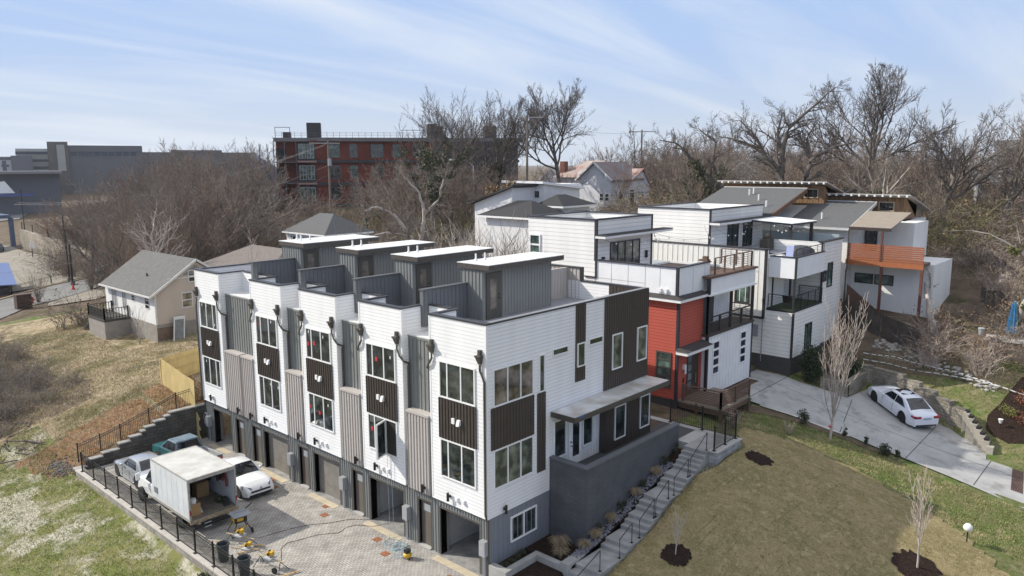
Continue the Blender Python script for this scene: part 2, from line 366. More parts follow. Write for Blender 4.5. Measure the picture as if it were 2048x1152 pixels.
def ground_z(xs, ys):
    xs = np.asarray(xs, float); ys = np.asarray(ys, float)
    z = zt(xs, ys).reshape(xs.shape)
    far = np.clip((np.hypot(xs, ys)-260)/300, 0, 1); z = z*(1-far)+8*far
    z = z + .035*nz(xs, ys, 1.1, 1) + .02*nz(xs, ys, 2.9, 2)
    ins = (xs > COURT[0]-.1) & (xs < 12.4) & (ys > 0) & (ys < COURT[3]-.15)
    z = np.where(ins, np.minimum(z, -.25), z)
    ins2 = (xs > COURT[0]-.1) & (xs < COURT[1]) & (ys > COURT[2]) & (ys < COURT[3]-.15)
    z = np.where(ins2, -.25, z)
    bed = (xs > 0) & (xs < 4.3) & (ys > -2.6) & (ys <= 0.0); z = np.where(bed, np.minimum(z, .40), z)
    st = (xs > -2) & (xs < 14.2) & (ys > -4.05) & (ys < -2.65); z = np.where(st, np.minimum(z, np.interp(xs, [-2, 2.5, 10, 14.2], [-2, .1, 2.1, 2.5])), z)
    # the driveway and its pad cut into the slope
    dz = np.interp(ys, [-24,-16,-12.5,-8.5,-6.3,-4,-1,2], [-.6,.4,.9,1.55,2.0,2.6,3.25,3.4])
    wall = np.interp(ys, [-13.2,-11.7,-9.45,-5.3,-4.5], [28.6,29.9,31.25,32.6,32.6])
    ind = (xs > 23.0) & (xs < np.where(ys < -13.2, 27.4, np.where(ys > -5.0, 28.1, wall))) & (ys < 1) & (ys > -30)
    z = np.where(ind, dz-.06, z)
    return z
def gz(x, y): return float(ground_z(np.array([x]), np.array([y]))[0])
def axis(segs):
    out = []
    for a, b, s in segs: out += list(np.arange(a, b, s))
    return np.array(out+[segs[-1][1]])
def ground():
    xs = axis([(-3000,-300,300),(-300,-60,20),(-60,-22,3),(-22,48,.4),(48,120,2.5),(120,400,14),(400,4000,300)])
    ys = axis([(-3000,-300,300),(-300,-60,20),(-60,-26,3),(-26,60,.4),(60,130,2.5),(130,460,14),(460,4000,300)])
    X, Y = np.meshgrid(xs, ys, indexing='ij'); Z = ground_z(X, Y); Z = Z.reshape(X.shape)
    nx, ny = X.shape; V = np.stack([X.ravel(), Y.ravel(), Z.ravel()], 1)
    I = np.arange(nx*ny).reshape(nx, ny); F = np.stack([I[:-1, :-1].ravel(), I[1:, :-1].ravel(), I[1:, 1:].ravel(), I[:-1, 1:].ravel()], 1)
    me = bpy.data.meshes.new('ground'); me.vertices.add(len(V)); me.vertices.foreach_set('co', V.ravel())
    me.loops.add(F.size); me.loops.foreach_set('vertex_index', F.ravel().astype(np.int32))
    me.polygons.add(len(F)); me.polygons.foreach_set('loop_start', np.arange(0, F.size, 4, dtype=np.int32)); me.polygons.foreach_set('loop_total', np.full(len(F), 4, np.int32))
    me.polygons.foreach_set('use_smooth', np.ones(len(F), bool)); me.update(); me.validate()
    xc = V[F].mean(1); x, y = xc[:, 0], xc[:, 1]
    mi = np.zeros(len(F), np.int32)                       # 0 winter grass (right)
    n1 = nz(x, y, .35, 3)*1.2
    north = (y > 26) & (x < 16) & (y < 70); mi[north] = 1    # dry straw yard
    west = (x < -7.3) & (y < 34+n1); mi[west] = 2          # green slope
    mi[(x < -2+n1) & (x > -9+n1) & (y > 26.2) & (y < 31+n1)] = 3   # raw red-brown soil under straw by the wall
    mi[(x > -1.5) & (x < 1.5) & (y > 26) & (y < 31)] = 3
    mi[(x < -3+n1) & (y > 34.5+n1) & (y < 60)] = 4            # leaf litter under the brush
    mi[(x > 33.5) & (y > -60) & (y < 3) & (y+(x-33.5)*1.1 > -16)] = 4
    mi[((x > 48) | (y > 72) | (x < -60) | (y < -40))] = 4
    mi[(x > 16) & (y > 26)] = 4
    mi[(x > 12.2) & (y > -.5) & (y < 28) & (x < 30)] = 4
    mi[(x > 0) & (x < 12) & (y < 0) & (y > -2.9)] = 5
    me.materials.append(M_GRASS); me.materials.append(M_STRAW); me.materials.append(M_GREEN); me.materials.append(M_SOIL); me.materials.append(M_LITTER); me.materials.append(M_MULCH)
    me.polygons.foreach_set('material_index', mi)
    o = bpy.data.objects.new('ground', me); COL.objects.link(o); struct(o)
M_GRASS = blend('winter_lawn', [((.22,.205,.10),0,0,0),((.115,.175,.04),.55,.44,.60),((.33,.285,.17),1.6,.52,.66),((.085,.105,.035),6,.5,.64),((.045,.055,.022),30,.5,.8)], bump=.07, bscale=22)
M_STRAW = blend('straw_yard', [((.34,.265,.165),0,0,0),((.44,.37,.25),1.3,.42,.62),((.10,.10,.035),.30,.50,.62),((.13,.085,.05),3,.52,.66),((.40,.34,.24),9,.55,.70)], bump=.08, bscale=12)
M_GREEN = blend('green_slope', [((.16,.185,.05),0,0,0),((.27,.25,.11),1.0,.42,.60),((.58,.54,.45),.40,.50,.58),((.09,.115,.03),4,.52,.68),((.22,.235,.075),14,.5,.7)], bump=.10, bscale=9)
M_SOIL = blend('raw_soil', [((.27,.145,.075),0,0,0),((.30,.22,.13),1.6,.48,.66),((.13,.07,.04),4,.5,.68),((.36,.29,.19),11,.58,.72)], bump=.07, bscale=14)
M_LITTER = blend('leaf_litter', [((.13,.098,.072),0,0,0),((.20,.15,.105),1.1,.45,.65),((.055,.06,.025),.5,.5,.65),((.17,.13,.09),7,.55,.72)], bump=.10, bscale=7)
M_MULCH = blend('dark_mulch', [((.022,.014,.011),0,0,0),((.05,.03,.022),12,.45,.65),((.09,.06,.045),40,.6,.75)], bump=.04, bscale=40)
M_SOD = blend('dormant_sod', [((.30,.24,.125),0,0,0),((.215,.185,.08),.9,.42,.62),((.38,.315,.175),3.2,.5,.64),((.17,.13,.06),6.5,.53,.66),((.40,.33,.18),18,.52,.66)], bump=.07, bscale=14)
M_CDRIVE = blend('driveway_concrete', [((.36,.36,.355),0,0,0),((.46,.455,.44),.5,.4,.66),((.22,.215,.205),1.1,.52,.72),((.17,.16,.15),5,.60,.76)], rough=.85, bump=.006, bscale=60)
M_ASPH = blend('old_asphalt', [((.19,.19,.185),0,0,0),((.25,.245,.235),.6,.4,.7),((.12,.12,.12),3,.6,.75)], rough=.9, bump=.01, bscale=60)
M_PALE = blend('pale_gravel_lot', [((.28,.255,.215),0,0,0),((.22,.195,.16),.3,.45,.65),((.34,.32,.28),2,.5,.7)], rough=.95, bump=.02, bscale=20)
ground()

def pip(poly, x, y):
    ins = np.zeros(x.shape, bool); n = len(poly); j = n-1
    for i in range(n):
        xi, yi = poly[i]; xj, yj = poly[j]
        c = ((yi > y) != (yj > y)) & (x < (xj-xi)*(y-yi)/(yj-yi+1e-12)+xi); ins ^= c; j = i
    return ins
def patch(name, poly, m, lift=.03, step=.2, zf=None, kind='structure', clip=True):
    """a sheet draped on the ground inside an outline"""
    import bmesh
    bm = bmesh.new(); vs = [bm.verts.new((p[0], p[1], 0)) for p in poly]; bm.faces.new(vs)
    for ax in (0, 1):
        lo = min(p[ax] for p in poly); hi = max(p[ax] for p in poly); t = math.floor(lo/step)*step+step
        while t < hi:
            co = (t, 0, 0) if ax == 0 else (0, t, 0); no = (1, 0, 0) if ax == 0 else (0, 1, 0)
            bmesh.ops.bisect_plane(bm, geom=bm.verts[:]+bm.edges[:]+bm.faces[:], plane_co=co, plane_no=no); t += step
    co = np.array([v.co[:] for v in bm.verts])
    z = (ground_z(co[:, 0], co[:, 1]) if zf is None else zf(co[:, 0], co[:, 1])) + lift
    for v, q in zip(bm.verts, z): v.co.z = q
    for f in bm.faces:
        f.smooth = True
        if f.normal.z < 0: f.normal_flip()
    me = bpy.data.meshes.new(name); bm.to_mesh(me); bm.free(); me.materials.append(m)
    o = bpy.data.objects.new(name, me); COL.objects.link(o)
    if kind: o['kind'] = kind
    return o
def drive_z(x, y): return np.interp(y, [-24,-16,-12.5,-8.5,-6.3,-4,-1,2,8], [-.6,.4,.9,1.55,2.0,2.6,3.25,3.4,3.5])
# courtyard of pavers
M_PAVE = brick('courtyard_pavers', (.47,.445,.41), (.355,.335,.305), (.15,.14,.125), .23, .115, .012, .006, floor=True, rot=0, nscale=1.2, namt=.22)
o = MB().box(-7.15, -14, -.24, .36, 25.75, 0).build('paved_court', M_PAVE); struct(o)
# sod lawn with stepped roll edges
def sod():
    e = [(2.2,-4.02),(10.2,-4.04),(11.75,-4.55),(14.6,-4.66)]
    # upper edge, stepped like laid rolls
    a = [(17.4,-3.2),(18.6,-6.0),(19.2,-8.4),(19.0,-10.8),(18.6,-12.3),(17.2,-14.3),(15.4,-16.4)]
    rn = random.Random(5); out = []
    for (p, q) in zip(a[:-1], a[1:]):
        n = 4
        for k in range(n):
            t = k/n; x = p[0]+(q[0]-p[0])*t; y = p[1]+(q[1]-p[1])*t; w = rn.uniform(-.14, .16)
            out += [(x+w, y), (x+w, y+(q[1]-p[1])/n*.96)]
    poly = e + [(16.2,-3.4)] + out + [(14,-20),(2,-24),(-4,-14),(-1,-6)]
    patch('sod_lawn', poly, M_SOD, .035, .35)
sod()
patch('driveway', [(19.6,-.35),(21.6,-1.2),(22.3,-3.9),(23.1,-7.1),(23.1,-9.4),(22.9,-12.5),(22.3,-15.9),(21.8,-26),(27.4,-26),(27.4,-15.3),(27.35,-13.35),(28.5,-13.15),(29.85,-11.7),(31.2,-9.45),(32.55,-5.35),(29.0,-5.0),(28.5,-3.2),(28.2,-1.35),(28.15,7),(25.8,7),(25.7,-.35)], M_CDRIVE, .0, .6, zf=drive_z)
M_JOINT = mat('driveway_joint', (.07, .068, .064), .9, 0)
for k, (a, b) in enumerate([((21.9,-1.3),(28.1,-1.25)),((23.0,-6.6),(29.0,-5.3)),((23.1,-10.2),(30.6,-10.1)),((26.2,5),(26.2,-25)),((22.9,-13.6),(27.4,-13.6))]):
    d = Vector((b[0]-a[0], b[1]-a[1])).normalized(); n = Vector((-d.y, d.x))*.022
    patch('driveway_joint', [(a[0]+n.x,a[1]+n.y),(a[0]-n.x,a[1]-n.y),(b[0]-n.x,b[1]-n.y),(b[0]+n.x,b[1]+n.y)], M_JOINT, .006, .6, zf=drive_z)
# brick band across the driveway, pale edge strip
patch('driveway_brick_band', [(24.1,-15.1),(24.1,-15.65),(27.35,-15.2),(27.35,-14.65)][::-1], brick('driveway_brick', (.13,.075,.06),(.10,.06,.05),(.05,.045,.04),.2,.1,.012,.004,floor=True), .010, .6, zf=drive_z)
patch('driveway_edge_strip', [(21.75,-2.2),(22.35,-3.9),(23.15,-7.1),(23.0,-7.15),(22.2,-3.95),(21.65,-2.25)], mat('pale_concrete_strip', (.55,.54,.51), .85, .1), .012, .6, zf=drive_z)
patch('mulch_strip', [(19.3,-1.0),(21.3,-1.7),(22.15,-4.0),(22.95,-7.2),(22.95,-9.4),(22.7,-9.4),(22.3,-7.1),(21.4,-4.1),(20.4,-2.4),(19.0,-1.6)], M_LITTER, .04, .4)
# road, drive and lots on the left
patch('road', [(-30,52),(-12,66),(-2.7,69.9),(1.2,75.4),(6.7,84.6),(13.2,87.8),(17,89.4),(21.6,87.6),(26,86),(27,93),(24,94.4),(19.3,96.3),(13.2,97.6),(5.7,93.3),(1.2,88),(-12,78),(-32,64)], M_ASPH, .10, 1.5)
patch('side_drive', [(7.4,81),(9.2,80.4),(12.4,78.9),(14.5,80.6),(16.8,84.7),(17.2,88.6),(12.9,87.2),(9,84.8)], M_PALE, .14, 1)
patch('parking_lot', [(24,181),(26.5,168),(23.5,139),(19.6,98.5),(15.6,99),(10,98),(2,98),(-20,110),(-20,190)], M_PALE, .12, 3)
patch('far_lot', [(40,418),(95,418),(77.9,330),(62.8,295),(20,291),(-10,350)], M_ASPH, .3, 10)
patch('far_road', [(60,418),(96,447),(124,497),(112,500),(84,455),(50,428)], M_PALE, .5, 10)
# ------------------------------------------------------------ facade helpers
def FB(mb, face, c, h0, h1, z0, z1, d0, d1, m=0):
    """box on a facade: face 'x' looks to -x (h runs along y), face 'y' looks to -y (h runs along x), d is the distance out of the wall"""
    if face == 'x': return mb.box(c-d1, h0, z0, c-d0, h1, z1, m)
    return mb.box(h0, c-d1, z0, h1, c-d0, z1, m)
def battens(mb, face, c, h0, h1, z0, z1, d, step=.3, w=.045, t=.03, m=0):
    n = max(1, round((h1-h0)/step)); s = (h1-h0)/n
    for i in range(n+1):
        h = h0+i*s; a = max(h0, h-w/2); b = min(h1, h+w/2); FB(mb, face, c, a, b, z0, z1, d, d+t, m)
    return mb
def window(par, face, c, h0, h1, z0, z1, mul=(), fm=None, gm=None, fw=.06, d=0, t=.055, bars=(), name='window', label=None, mw=None):
    """frame as the part, panes as its sub-part"""
    fm = fm or WHITE; gm = gm or GLASS; mb = MB(); mw = mw or fw
    FB(mb, face, c, h0, h1, z0, z0+fw, d-.02, d+t); FB(mb, face, c, h0, h1, z1-fw, z1, d-.02, d+t)
    FB(mb, face, c, h0, h0+fw, z0+fw, z1-fw, d-.02, d+t); FB(mb, face, c, h1-fw, h1, z0+fw, z1-fw, d-.02, d+t)
    for q in mul: h = h0+(h1-h0)*q; FB(mb, face, c, h-mw/2, h+mw/2, z0+fw, z1-fw, d-.02, d+t-.006)
    for q in bars: z = z0+(z1-z0)*q; FB(mb, face, c, h0+fw, h1-fw, z-mw/2, z+mw/2, d-.02, d+t-.010)
    f = mb.build(name, fm, par, label=label)
    p = FB(MB(), face, c, h0+fw*.6, h1-fw*.6, z0+fw*.6, z1-fw*.6, d-.01, d+.012).build('pane', gm, f)
    return f
def sconce(par, face, c, h, z, m=None):
    mb = MB(); p = (c-.02, h, z) if face == 'x' else (h, c-.02, z)
    o = (-.13, 0, 0) if face == 'x' else (0, -.13, 0)
    mb.box(p[0]-.03, p[1]-.05, z-.06, p[0]+.03, p[1]+.05, z+.06)
    mb.beam(p, (p[0]+o[0], p[1]+o[1], z), .03, .03)
    mb.lathe((p[0]+o[0], p[1]+o[1], z), [(.001, -.19), (.062, -.19), (.062, .19), (.001, .19)], 12)
    return mb.build('wall_lamp', m or BLKMET, par)

# ------------------------------------------------------------ the townhouse row
T = thing('townhouse_row', 'three storey white and grey townhouse block with dark panels and rooftop stair huts', 'building', (6, 12, 0))
H1, HP, XD = 2.75, 11.2, 12.2
BAY = [(0, 3.47), (5.32, 8.52), (10.43, 13.66), (15.47, 18.72), (22.35, 25.45)]
REC = [(3.47, 5.32), (8.52, 10.43), (13.66, 15.47), (18.72, 22.35)]
DECK = 10.15
def townhouse():
    # white siding walls, one mesh
    w = MB()
    for i, (a, b) in enumerate(BAY):
        w.box(0, a, H1, .22, b, HP-.06)                                  # bay front
        if i > 0: w.box(.22, a, H1, 1.5, a+.16, HP-.06)
        if i < 4: w.box(.22, b-.16, H1, 1.5, b, HP-.06)
    for (a, b) in REC: w.box(1.5, a-.001, 9.6, 1.66, b+.001, HP-.06)              # parapet behind the recess
    w.box(.22, 0, H1, 4.1, .22, HP-.06); w.box(4.1, 0, 5.95, XD, .22, HP-.06)    # side wall
    w.box(0, 25.23, H1, XD, 25.45, HP-.06) if False else w.box(.22, 25.23, H1, XD, 25.45, HP-.06)
    w.box(XD-.22, .22, 0, XD, 25.23, HP-.06)
    w.box(4.1, .02, 3.3, 8.15, .22, 5.95)                                      # recessed white porch wall (battened in front)
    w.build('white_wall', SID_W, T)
    # corner boards
    cb = MB()
    for i, (a, b) in enumerate(BAY):
        cb.box(-.012, a-.012, H1, .10, a+.08, HP-.07); cb.box(-.012, b-.08, H1, .10, b+.012, HP-.07)
    cb.box(-.014, -.02, H1-.03, .1, 3.47, H1+.03)
    for (a, b) in BAY[1:]: cb.box(-.014, a, H1-.03, .1, b, H1+.03)
    cb.box(.1, -.018, H1-.03, 4.1, .1, H1+.03); cb.box(4.0, -.02, H1+.03, 4.1, .05, 6.3)
    cb.build('corner_board', WHITE, T)
    # parapet caps
    cp = MB(); L = [((0, a), (0, b)) for a, b in BAY]
    pc = lambda x0, y0, x1, y1, z=HP: cp.box(x0, y0, z-.07, x1, y1, z)
    for i, (a, b) in enumerate(BAY):
        pc(-.035, a-.03, .26, b+.03)
        if i > 0: pc(.26, a-.03, 1.70, a+.20)
        if i < 4: pc(.26, b-.20, 1.70, b+.03)
    for (a, b) in REC: pc(1.47, a+.20-.0, 1.70, b-.20)
    cp2 = MB(); cp2.box(.26, -.035, HP-.07, XD+.03, .26, HP); cp2.box(.26, 25.2, HP-.07, XD+.03, 25.485, HP); cp2.box(XD-.26, .26, HP-.07, XD+.03, 3.3, HP)
    cp.add(cp2); cp.build('parapet_cap', mat('cap_metal', (.045, .045, .048), .4, .1), T)
    lt = MB(); lt.box(.3, .0, HP, XD, .25, HP+.008); lt.build('side_cap_flashing', mat('light_cap_metal', (.26, .26, .26), .35, .1), T)
    # roof deck
    dk = MB(); dk.box(.22, .22, DECK-.2, XD-.22, 3.2, DECK); dk.box(1.66, 3.2, DECK-.2, XD-.22, 25.23, DECK)
    for (a, b) in BAY[1:]: dk.box(.22, a+.16, DECK-.2, 1.66, b-.16, DECK)
    dk.build('roof_deck', mat('roof_deck_grey', (.30, .30, .33), .7, .1), T)
    # grey recess panels, small roofs over them
    for k, (a, b) in enumerate(REC):
        g = MB(); g.box(.38, a, H1, .6, b, 9.86); battens(g, 'x', .38, a+.02, b-.02, 6.2, 9.8, 0, .27); g.box(.34, a, 9.80, .40, b, 9.90)
        g.build('grey_batten_panel', GRAYB, T)
        r = MB(); r.box(.34, a, 9.90, 1.5, b, 9.96); r.build('recess_roof', TPO, T)
        boxes = [(a+.10, b-.25)] if k < 3 else [(18.78, 20.08), (20.30, 21.98)]
        for (p, q) in boxes:
            g = MB(); g.box(-.05, p, H1+.0, .37, q, 6.42); battens(g, 'x', -.05, p+.03, q-.03, H1, 6.40, 0, .22, .05, .035); g.box(-.11, p-.02, 6.42, .39, q+.02, 6.52)
            g.build('greige_batten_panel', BEIGE, T); sconce(T, 'x', -.06, p+.35, 3.05)
    # bay windows, dark panels, lamps, vents
    for i, (a, b) in enumerate(BAY):
        yc = (a+b)/2; q = 1.10; y0, y1 = yc-q, yc+q
        if i == 4: y0, y1 = 22.8, 24.98
        mirror = (i == 4)
        mul = (.28, .67) if not mirror else (.36, .76)
        mul = (.355, .70) if not mirror else (.30, .645)
        # the photograph's order from the left: narrow, wide, wide for bays B to E
        mul = (.385, .77) if not mirror else (.24, .62)
        window(T, 'x', 0, y0, y1, 7.58, 9.22, mul)
        if i != 1: window(T, 'x', 0, y0, y1, 3.92, 5.70, mul)
        else: open_window(y0, y1, mul)
        p = MB(); FB(p, 'x', 0, y0-.05, y1+.05, 5.72, 7.55, 0, .03); battens(p, 'x', 0, y0-.05, y1+.05, 5.72, 7.55, .03, .19, .045, .03)
        p.build('dark_batten_panel', BROWN, T)
        for s in (-.17, .19):
            v = MB(); w_ = .085; v.box(-.13, yc+s-w_, 6.56, -.06, yc+s+w_, 6.80)
            if s < 0: v.hexa([(-.22,yc+s-w_,6.55),(-.13,yc+s-w_,6.55),(-.13,yc+s+w_,6.55),(-.22,yc+s+w_,6.55),(-.14,yc+s-w_,6.80),(-.13,yc+s-w_,6.80),(-.13,yc+s+w_,6.80),(-.14,yc+s+w_,6.80)])
            v.build('vent_hood', WHITE, T)
        sconce(T, 'x', 0, yc+.55 if not mirror else 24.1, 3.12)
        for s in (-.0, -.42):
            if mirror: s += .55
            v = MB(); yy = yc+.1+s; v.box(-.03, yy-.11, 3.0, 0, yy+.11, 3.22); v.box(-.10, yy-.07, 3.03, -.03, yy+.07, 3.19); v.build('vent_hood', WHITE, T)
        for yy, sg in ((b-.22, 1), (a+.30, -1)): scupper(yy, a if sg < 0 else b, sg, i)
STAIN = None
def open_window(y0, y1, mul):
    """lower window of the fourth bay: the right casement stands open"""
    ym = y0+(y1-y0)*mul[0]
    f = window(T, 'x', 0, ym-.03, y1, 3.92, 5.70, ((mul[1]-mul[0])/(1-mul[0]),), label='white window beside its open casement')
    mb = MB(); FB(mb, 'x', 0, y0, ym-.03, 3.92, 3.98, -.02, .055); FB(mb, 'x', 0, y0, ym-.03, 5.64, 5.70, -.02, .055); FB(mb, 'x', 0, y0, y0+.06, 3.98, 5.64, -.02, .055)
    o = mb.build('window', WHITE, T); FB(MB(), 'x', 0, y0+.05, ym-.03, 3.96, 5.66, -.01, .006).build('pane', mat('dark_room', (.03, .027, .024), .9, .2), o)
    s = MB(); w = ym-y0; a = Vector((-.06, ym-.02, 0)); d = Vector((-.93, -.36, 0)).normalized()*w; n = Vector((d.y, -d.x, 0)).normalized()*.03
    def bar(p, q, z0, z1): P = [a+d*p-n, a+d*q-n, a+d*q+n, a+d*p+n]; s.hexa([(v.x, v.y, z0) for v in P]+[(v.x, v.y, z1) for v in P])
    bar(0, .09, 3.95, 5.67); bar(.91, 1, 3.95, 5.67); bar(.09, .91, 3.95, 4.02); bar(.09, .91, 5.60, 5.67)
    o = s.build('open_casement', WHITE, T, label='white window sash swung open')
    g = MB(); P = [a+d*.08-n*.2, a+d*.92-n*.2, a+d*.92+n*.2, a+d*.08+n*.2]; g.hexa([(v.x, v.y, 4.0) for v in P]+[(v.x, v.y, 5.62) for v in P]); g.build('pane', GLASS, o)
def scupper(y, yend, sg, i):
    m = MB(); x = 0
    m.box(-.14, y-.07, 9.86, .0, y+.07, 10.08); m.box(-.25, y-.15, 9.79, 0, y+.15, 9.86)       # outlet and collar
    m.hexa([(-.12,y-.06,9.48),(0,y-.06,9.48),(0,y+.06,9.48),(-.12,y+.06,9.48),(-.23,y-.13,9.79),(0,y-.13,9.79),(0,y+.13,9.79),(-.23,y+.13,9.79)])
    if (i == 0 and sg < 0):      # runs down the near corner
        pts = [(-.07, y, 9.45), (-.07, y, 9.2), (-.07, .06, 8.75), (-.07, .06, 2.95), (-.02, .04, 2.75), (.09, .05, 2.62), (.09, .05, .12)]
    elif (i == 4 and sg > 0):
        pts = [(-.07, y, 9.45), (-.07, y, 9.2), (-.07, 25.39, 8.8), (-.07, 25.39, 2.95), (.0, 25.39, 2.75), (.09, 25.39, 2.62), (.09, 25.39, .12)]
    else:
        e = yend + (.12*sg); pts = [(-.07, y, 9.45), (-.07, y, 9.25), (-.10, (y+e)/2, 8.98), (-.05, e, 8.75), (.28, e, 8.6)]
        e2 = yend+.06*sg; pts += [(.28, e2, 6.6), (.28, e2, .12)] if sg > 0 else [(.28, e2, 8.4), (.28, e2, .12)]
    m.tube(pts, .05, 6); m.build('downspout', BRTRIM, T)
townhouse()
def stickers():
    R_ = mat('red_sticker', (.55,.03,.03), .6, 0); Wt = mat('paper_sticker', (.75,.76,.76), .7, 0)
    ws = [o for o in bpy.data.objects if o.parent == T and o.name.startswith('window')]
    rn = random.Random(9)
    for (i, up_, y, z, red) in [(3,1,17.75,8.75,1),(3,1,18.15,8.7,1),(2,1,13.0,8.35,1),(2,1,12.45,8.45,1),(2,0,13.05,4.95,1),(2,0,12.2,4.75,1),(1,1,7.25,8.5,1),(1,0,7.75,4.95,1),(3,1,16.6,9.0,0),(3,0,17.0,5.35,0),(3,0,16.2,5.3,0),(1,1,6.2,8.75,0),(1,1,7.5,8.95,0),(2,1,11.6,8.9,0),(2,0,11.4,5.3,0),(4,1,24.7,9.0,0),(4,1,24.1,9.0,0),(4,0,24.6,5.4,0),(4,1,23.2,7.9,0),(2,1,12.9,9.0,0)]:
        w_, h_ = (.15, .20) if red else (.06, .14)
        a, b = BAY[i]; zz = 7.58 if up_ else 3.92
        par = min(ws, key=lambda o: abs(sum(v.co.y for v in o.data.vertices)/len(o.data.vertices)+OFF[o][1]-(a+b)/2)+abs(sum(v.co.z for v in o.data.vertices)/len(o.data.vertices)+OFF[o][2]-(8.4 if up_ else 4.8)) + (50 if min(v.co.x for v in o.data.vertices)+OFF[o][0] > .1 else 0))
        MB().box(-.018, y-w_/2, z-h_/2, -.013, y+w_/2, z+h_/2).build('window_sticker', R_ if red else Wt, par)
stickers()

def ground_floor():
    X0 = .12
    # openings along y: (y0, y1, kind)
    ops = [(.60,3.05,'open'),(3.72,4.52,'man'),(5.66,8.17,'open'),(8.82,9.62,'man'),(10.82,13.07,'shut'),(13.72,14.52,'man'),(15.70,18.20,'shut'),(18.62,19.50,'man'),(20.60,21.45,'man'),(22.15,24.30,'open')]
    w = MB(); y = 0.02
    for a, b, k in ops:
        w.box(X0, y, 0, .62, a, 2.3); battens(w, 'x', X0, y+.02, a-.09, 0, H1-.04, 0, .17, .045, .03)
        y = b
    w.box(X0, y, 0, .62, 25.43, 2.3); battens(w, 'x', X0, y+.09, 25.40, 0, H1-.04, 0, .17, .045, .03)
    w.box(X0, .02, 2.3, .62, 25.43, H1)
    for a, b, k in ops: battens(w, 'x', X0, a, b, 2.42, H1-.04, 0, .17, .045, .03)
    w.build('ground_floor_wall', GRAYB, T)
    s = MB(); s.box(X0+.5, .0, 0, 4.1, .16, H1-.0); s.box(X0+.1,.0,0,X0+.5,.02,H1-.03); battens(s, 'y', 0, .35, 4.05, .3, H1-.04, 0, .3, .04, .02)
    s.build('side_basement_wall', mat('slate_batten_siding', (.20, .215, .24), .6, .05), T)
    window(T, 'y', 0, 1.42, 3.16, 1.16, 2.34, (.5,), t=.07)
    fl = MB(); fl.box(.10, .1, -.3, 7.0, 25.3, .035); fl.box(-.02, .1, -.3, .10, 25.3, .02)
    fl.build('garage_floor', mat('garage_slab', (.38, .37, .35), .7, .3, 1.6, col2=(.16, .155, .15)), T)
    iw = MB(); iw.box(7.0, .22, 0, 7.1, 25.2, H1); iw.box(.62, .22, H1-.12, 7.0, 25.2, H1-.02)
    for yy in (5.15, 10.25, 15.3, 20.3): iw.box(.62, yy, 0, 7.0, yy+.1, H1-.12)
    iw.box(.62, 3.35, 0, 7, 3.45, H1-.12); iw.box(.62, 8.45, 0, 7, 8.55, H1-.12)
    iw.build('garage_inner_wall', mat('plasterboard', (.50, .50, .49), .9, .1), T)
    for a, b, k in ops:
        m = MB()
        jt = BRTRIM
        dp = .20 if k == 'man' else .34; m.box(X0-.03, a-.08, 0, X0+dp, a, 2.36); m.box(X0-.03, b, 0, X0+dp, b+.08, 2.36); m.box(X0-.03, a, 2.28, X0+dp, b, 2.36)
        if k == 'man':
            o = m.build('entry_door_frame', jt, T)
            d = MB(); d.box(X0+.12, a, .07, X0+.17, b, 2.28); dd = d.build('door_leaf', DOORT, o)
            MB().box(X0+.105, a+.16, 1.74, X0+.125, b-.16, 2.10).build('door_light', mat('frosted_pane', (.33, .35, .36), .3, .05), o)
            MB().box(X0-.12, a, .0, X0+.115, b, .07).build('door_sill', CONC, o)
        elif k == 'shut':
            o = m.build('garage_door_frame', jt, T)
            d = MB()
            for q in range(4): d.box(X0+.24, a, .03+q*.563, X0+.28, b, .03+(q+1)*.563-.008)
            d.build('garage_door', GDOOR, o)
        else: m.build('garage_opening_frame', jt, T)
    for a, b, k in ops:
        if k != 'man': MB().box(-.42, a-.1, -.1, -.02, b+.1, .012).build('garage_apron', mat('tan_concrete', (.50, .43, .31), .85, .15, 2), T)
    # meter boxes and conduits
    for y in (.22, 5.30, 10.35, 15.25, 24.85):
        m = MB(); m.box(-.16, y-.17, 1.05, .10, y+.17, 1.72); o = m.build('meter_box', GALV, T)
        MB().tube([(.0, y, 1.05), (.0, y, .02)], .03, 6).tube([(.02, y+.1, 1.05), (.02, y+.1, .02)], .022, 6).build('conduit', GALV, o)
    c = MB(); c.tube([(-.08, 25.1+.28*math.cos(t), 1.5+.4*math.sin(t)) for t in np.linspace(0, 6.28, 18)], .018, 5); c.build('coiled_cable', GALV, T)
ground_floor()

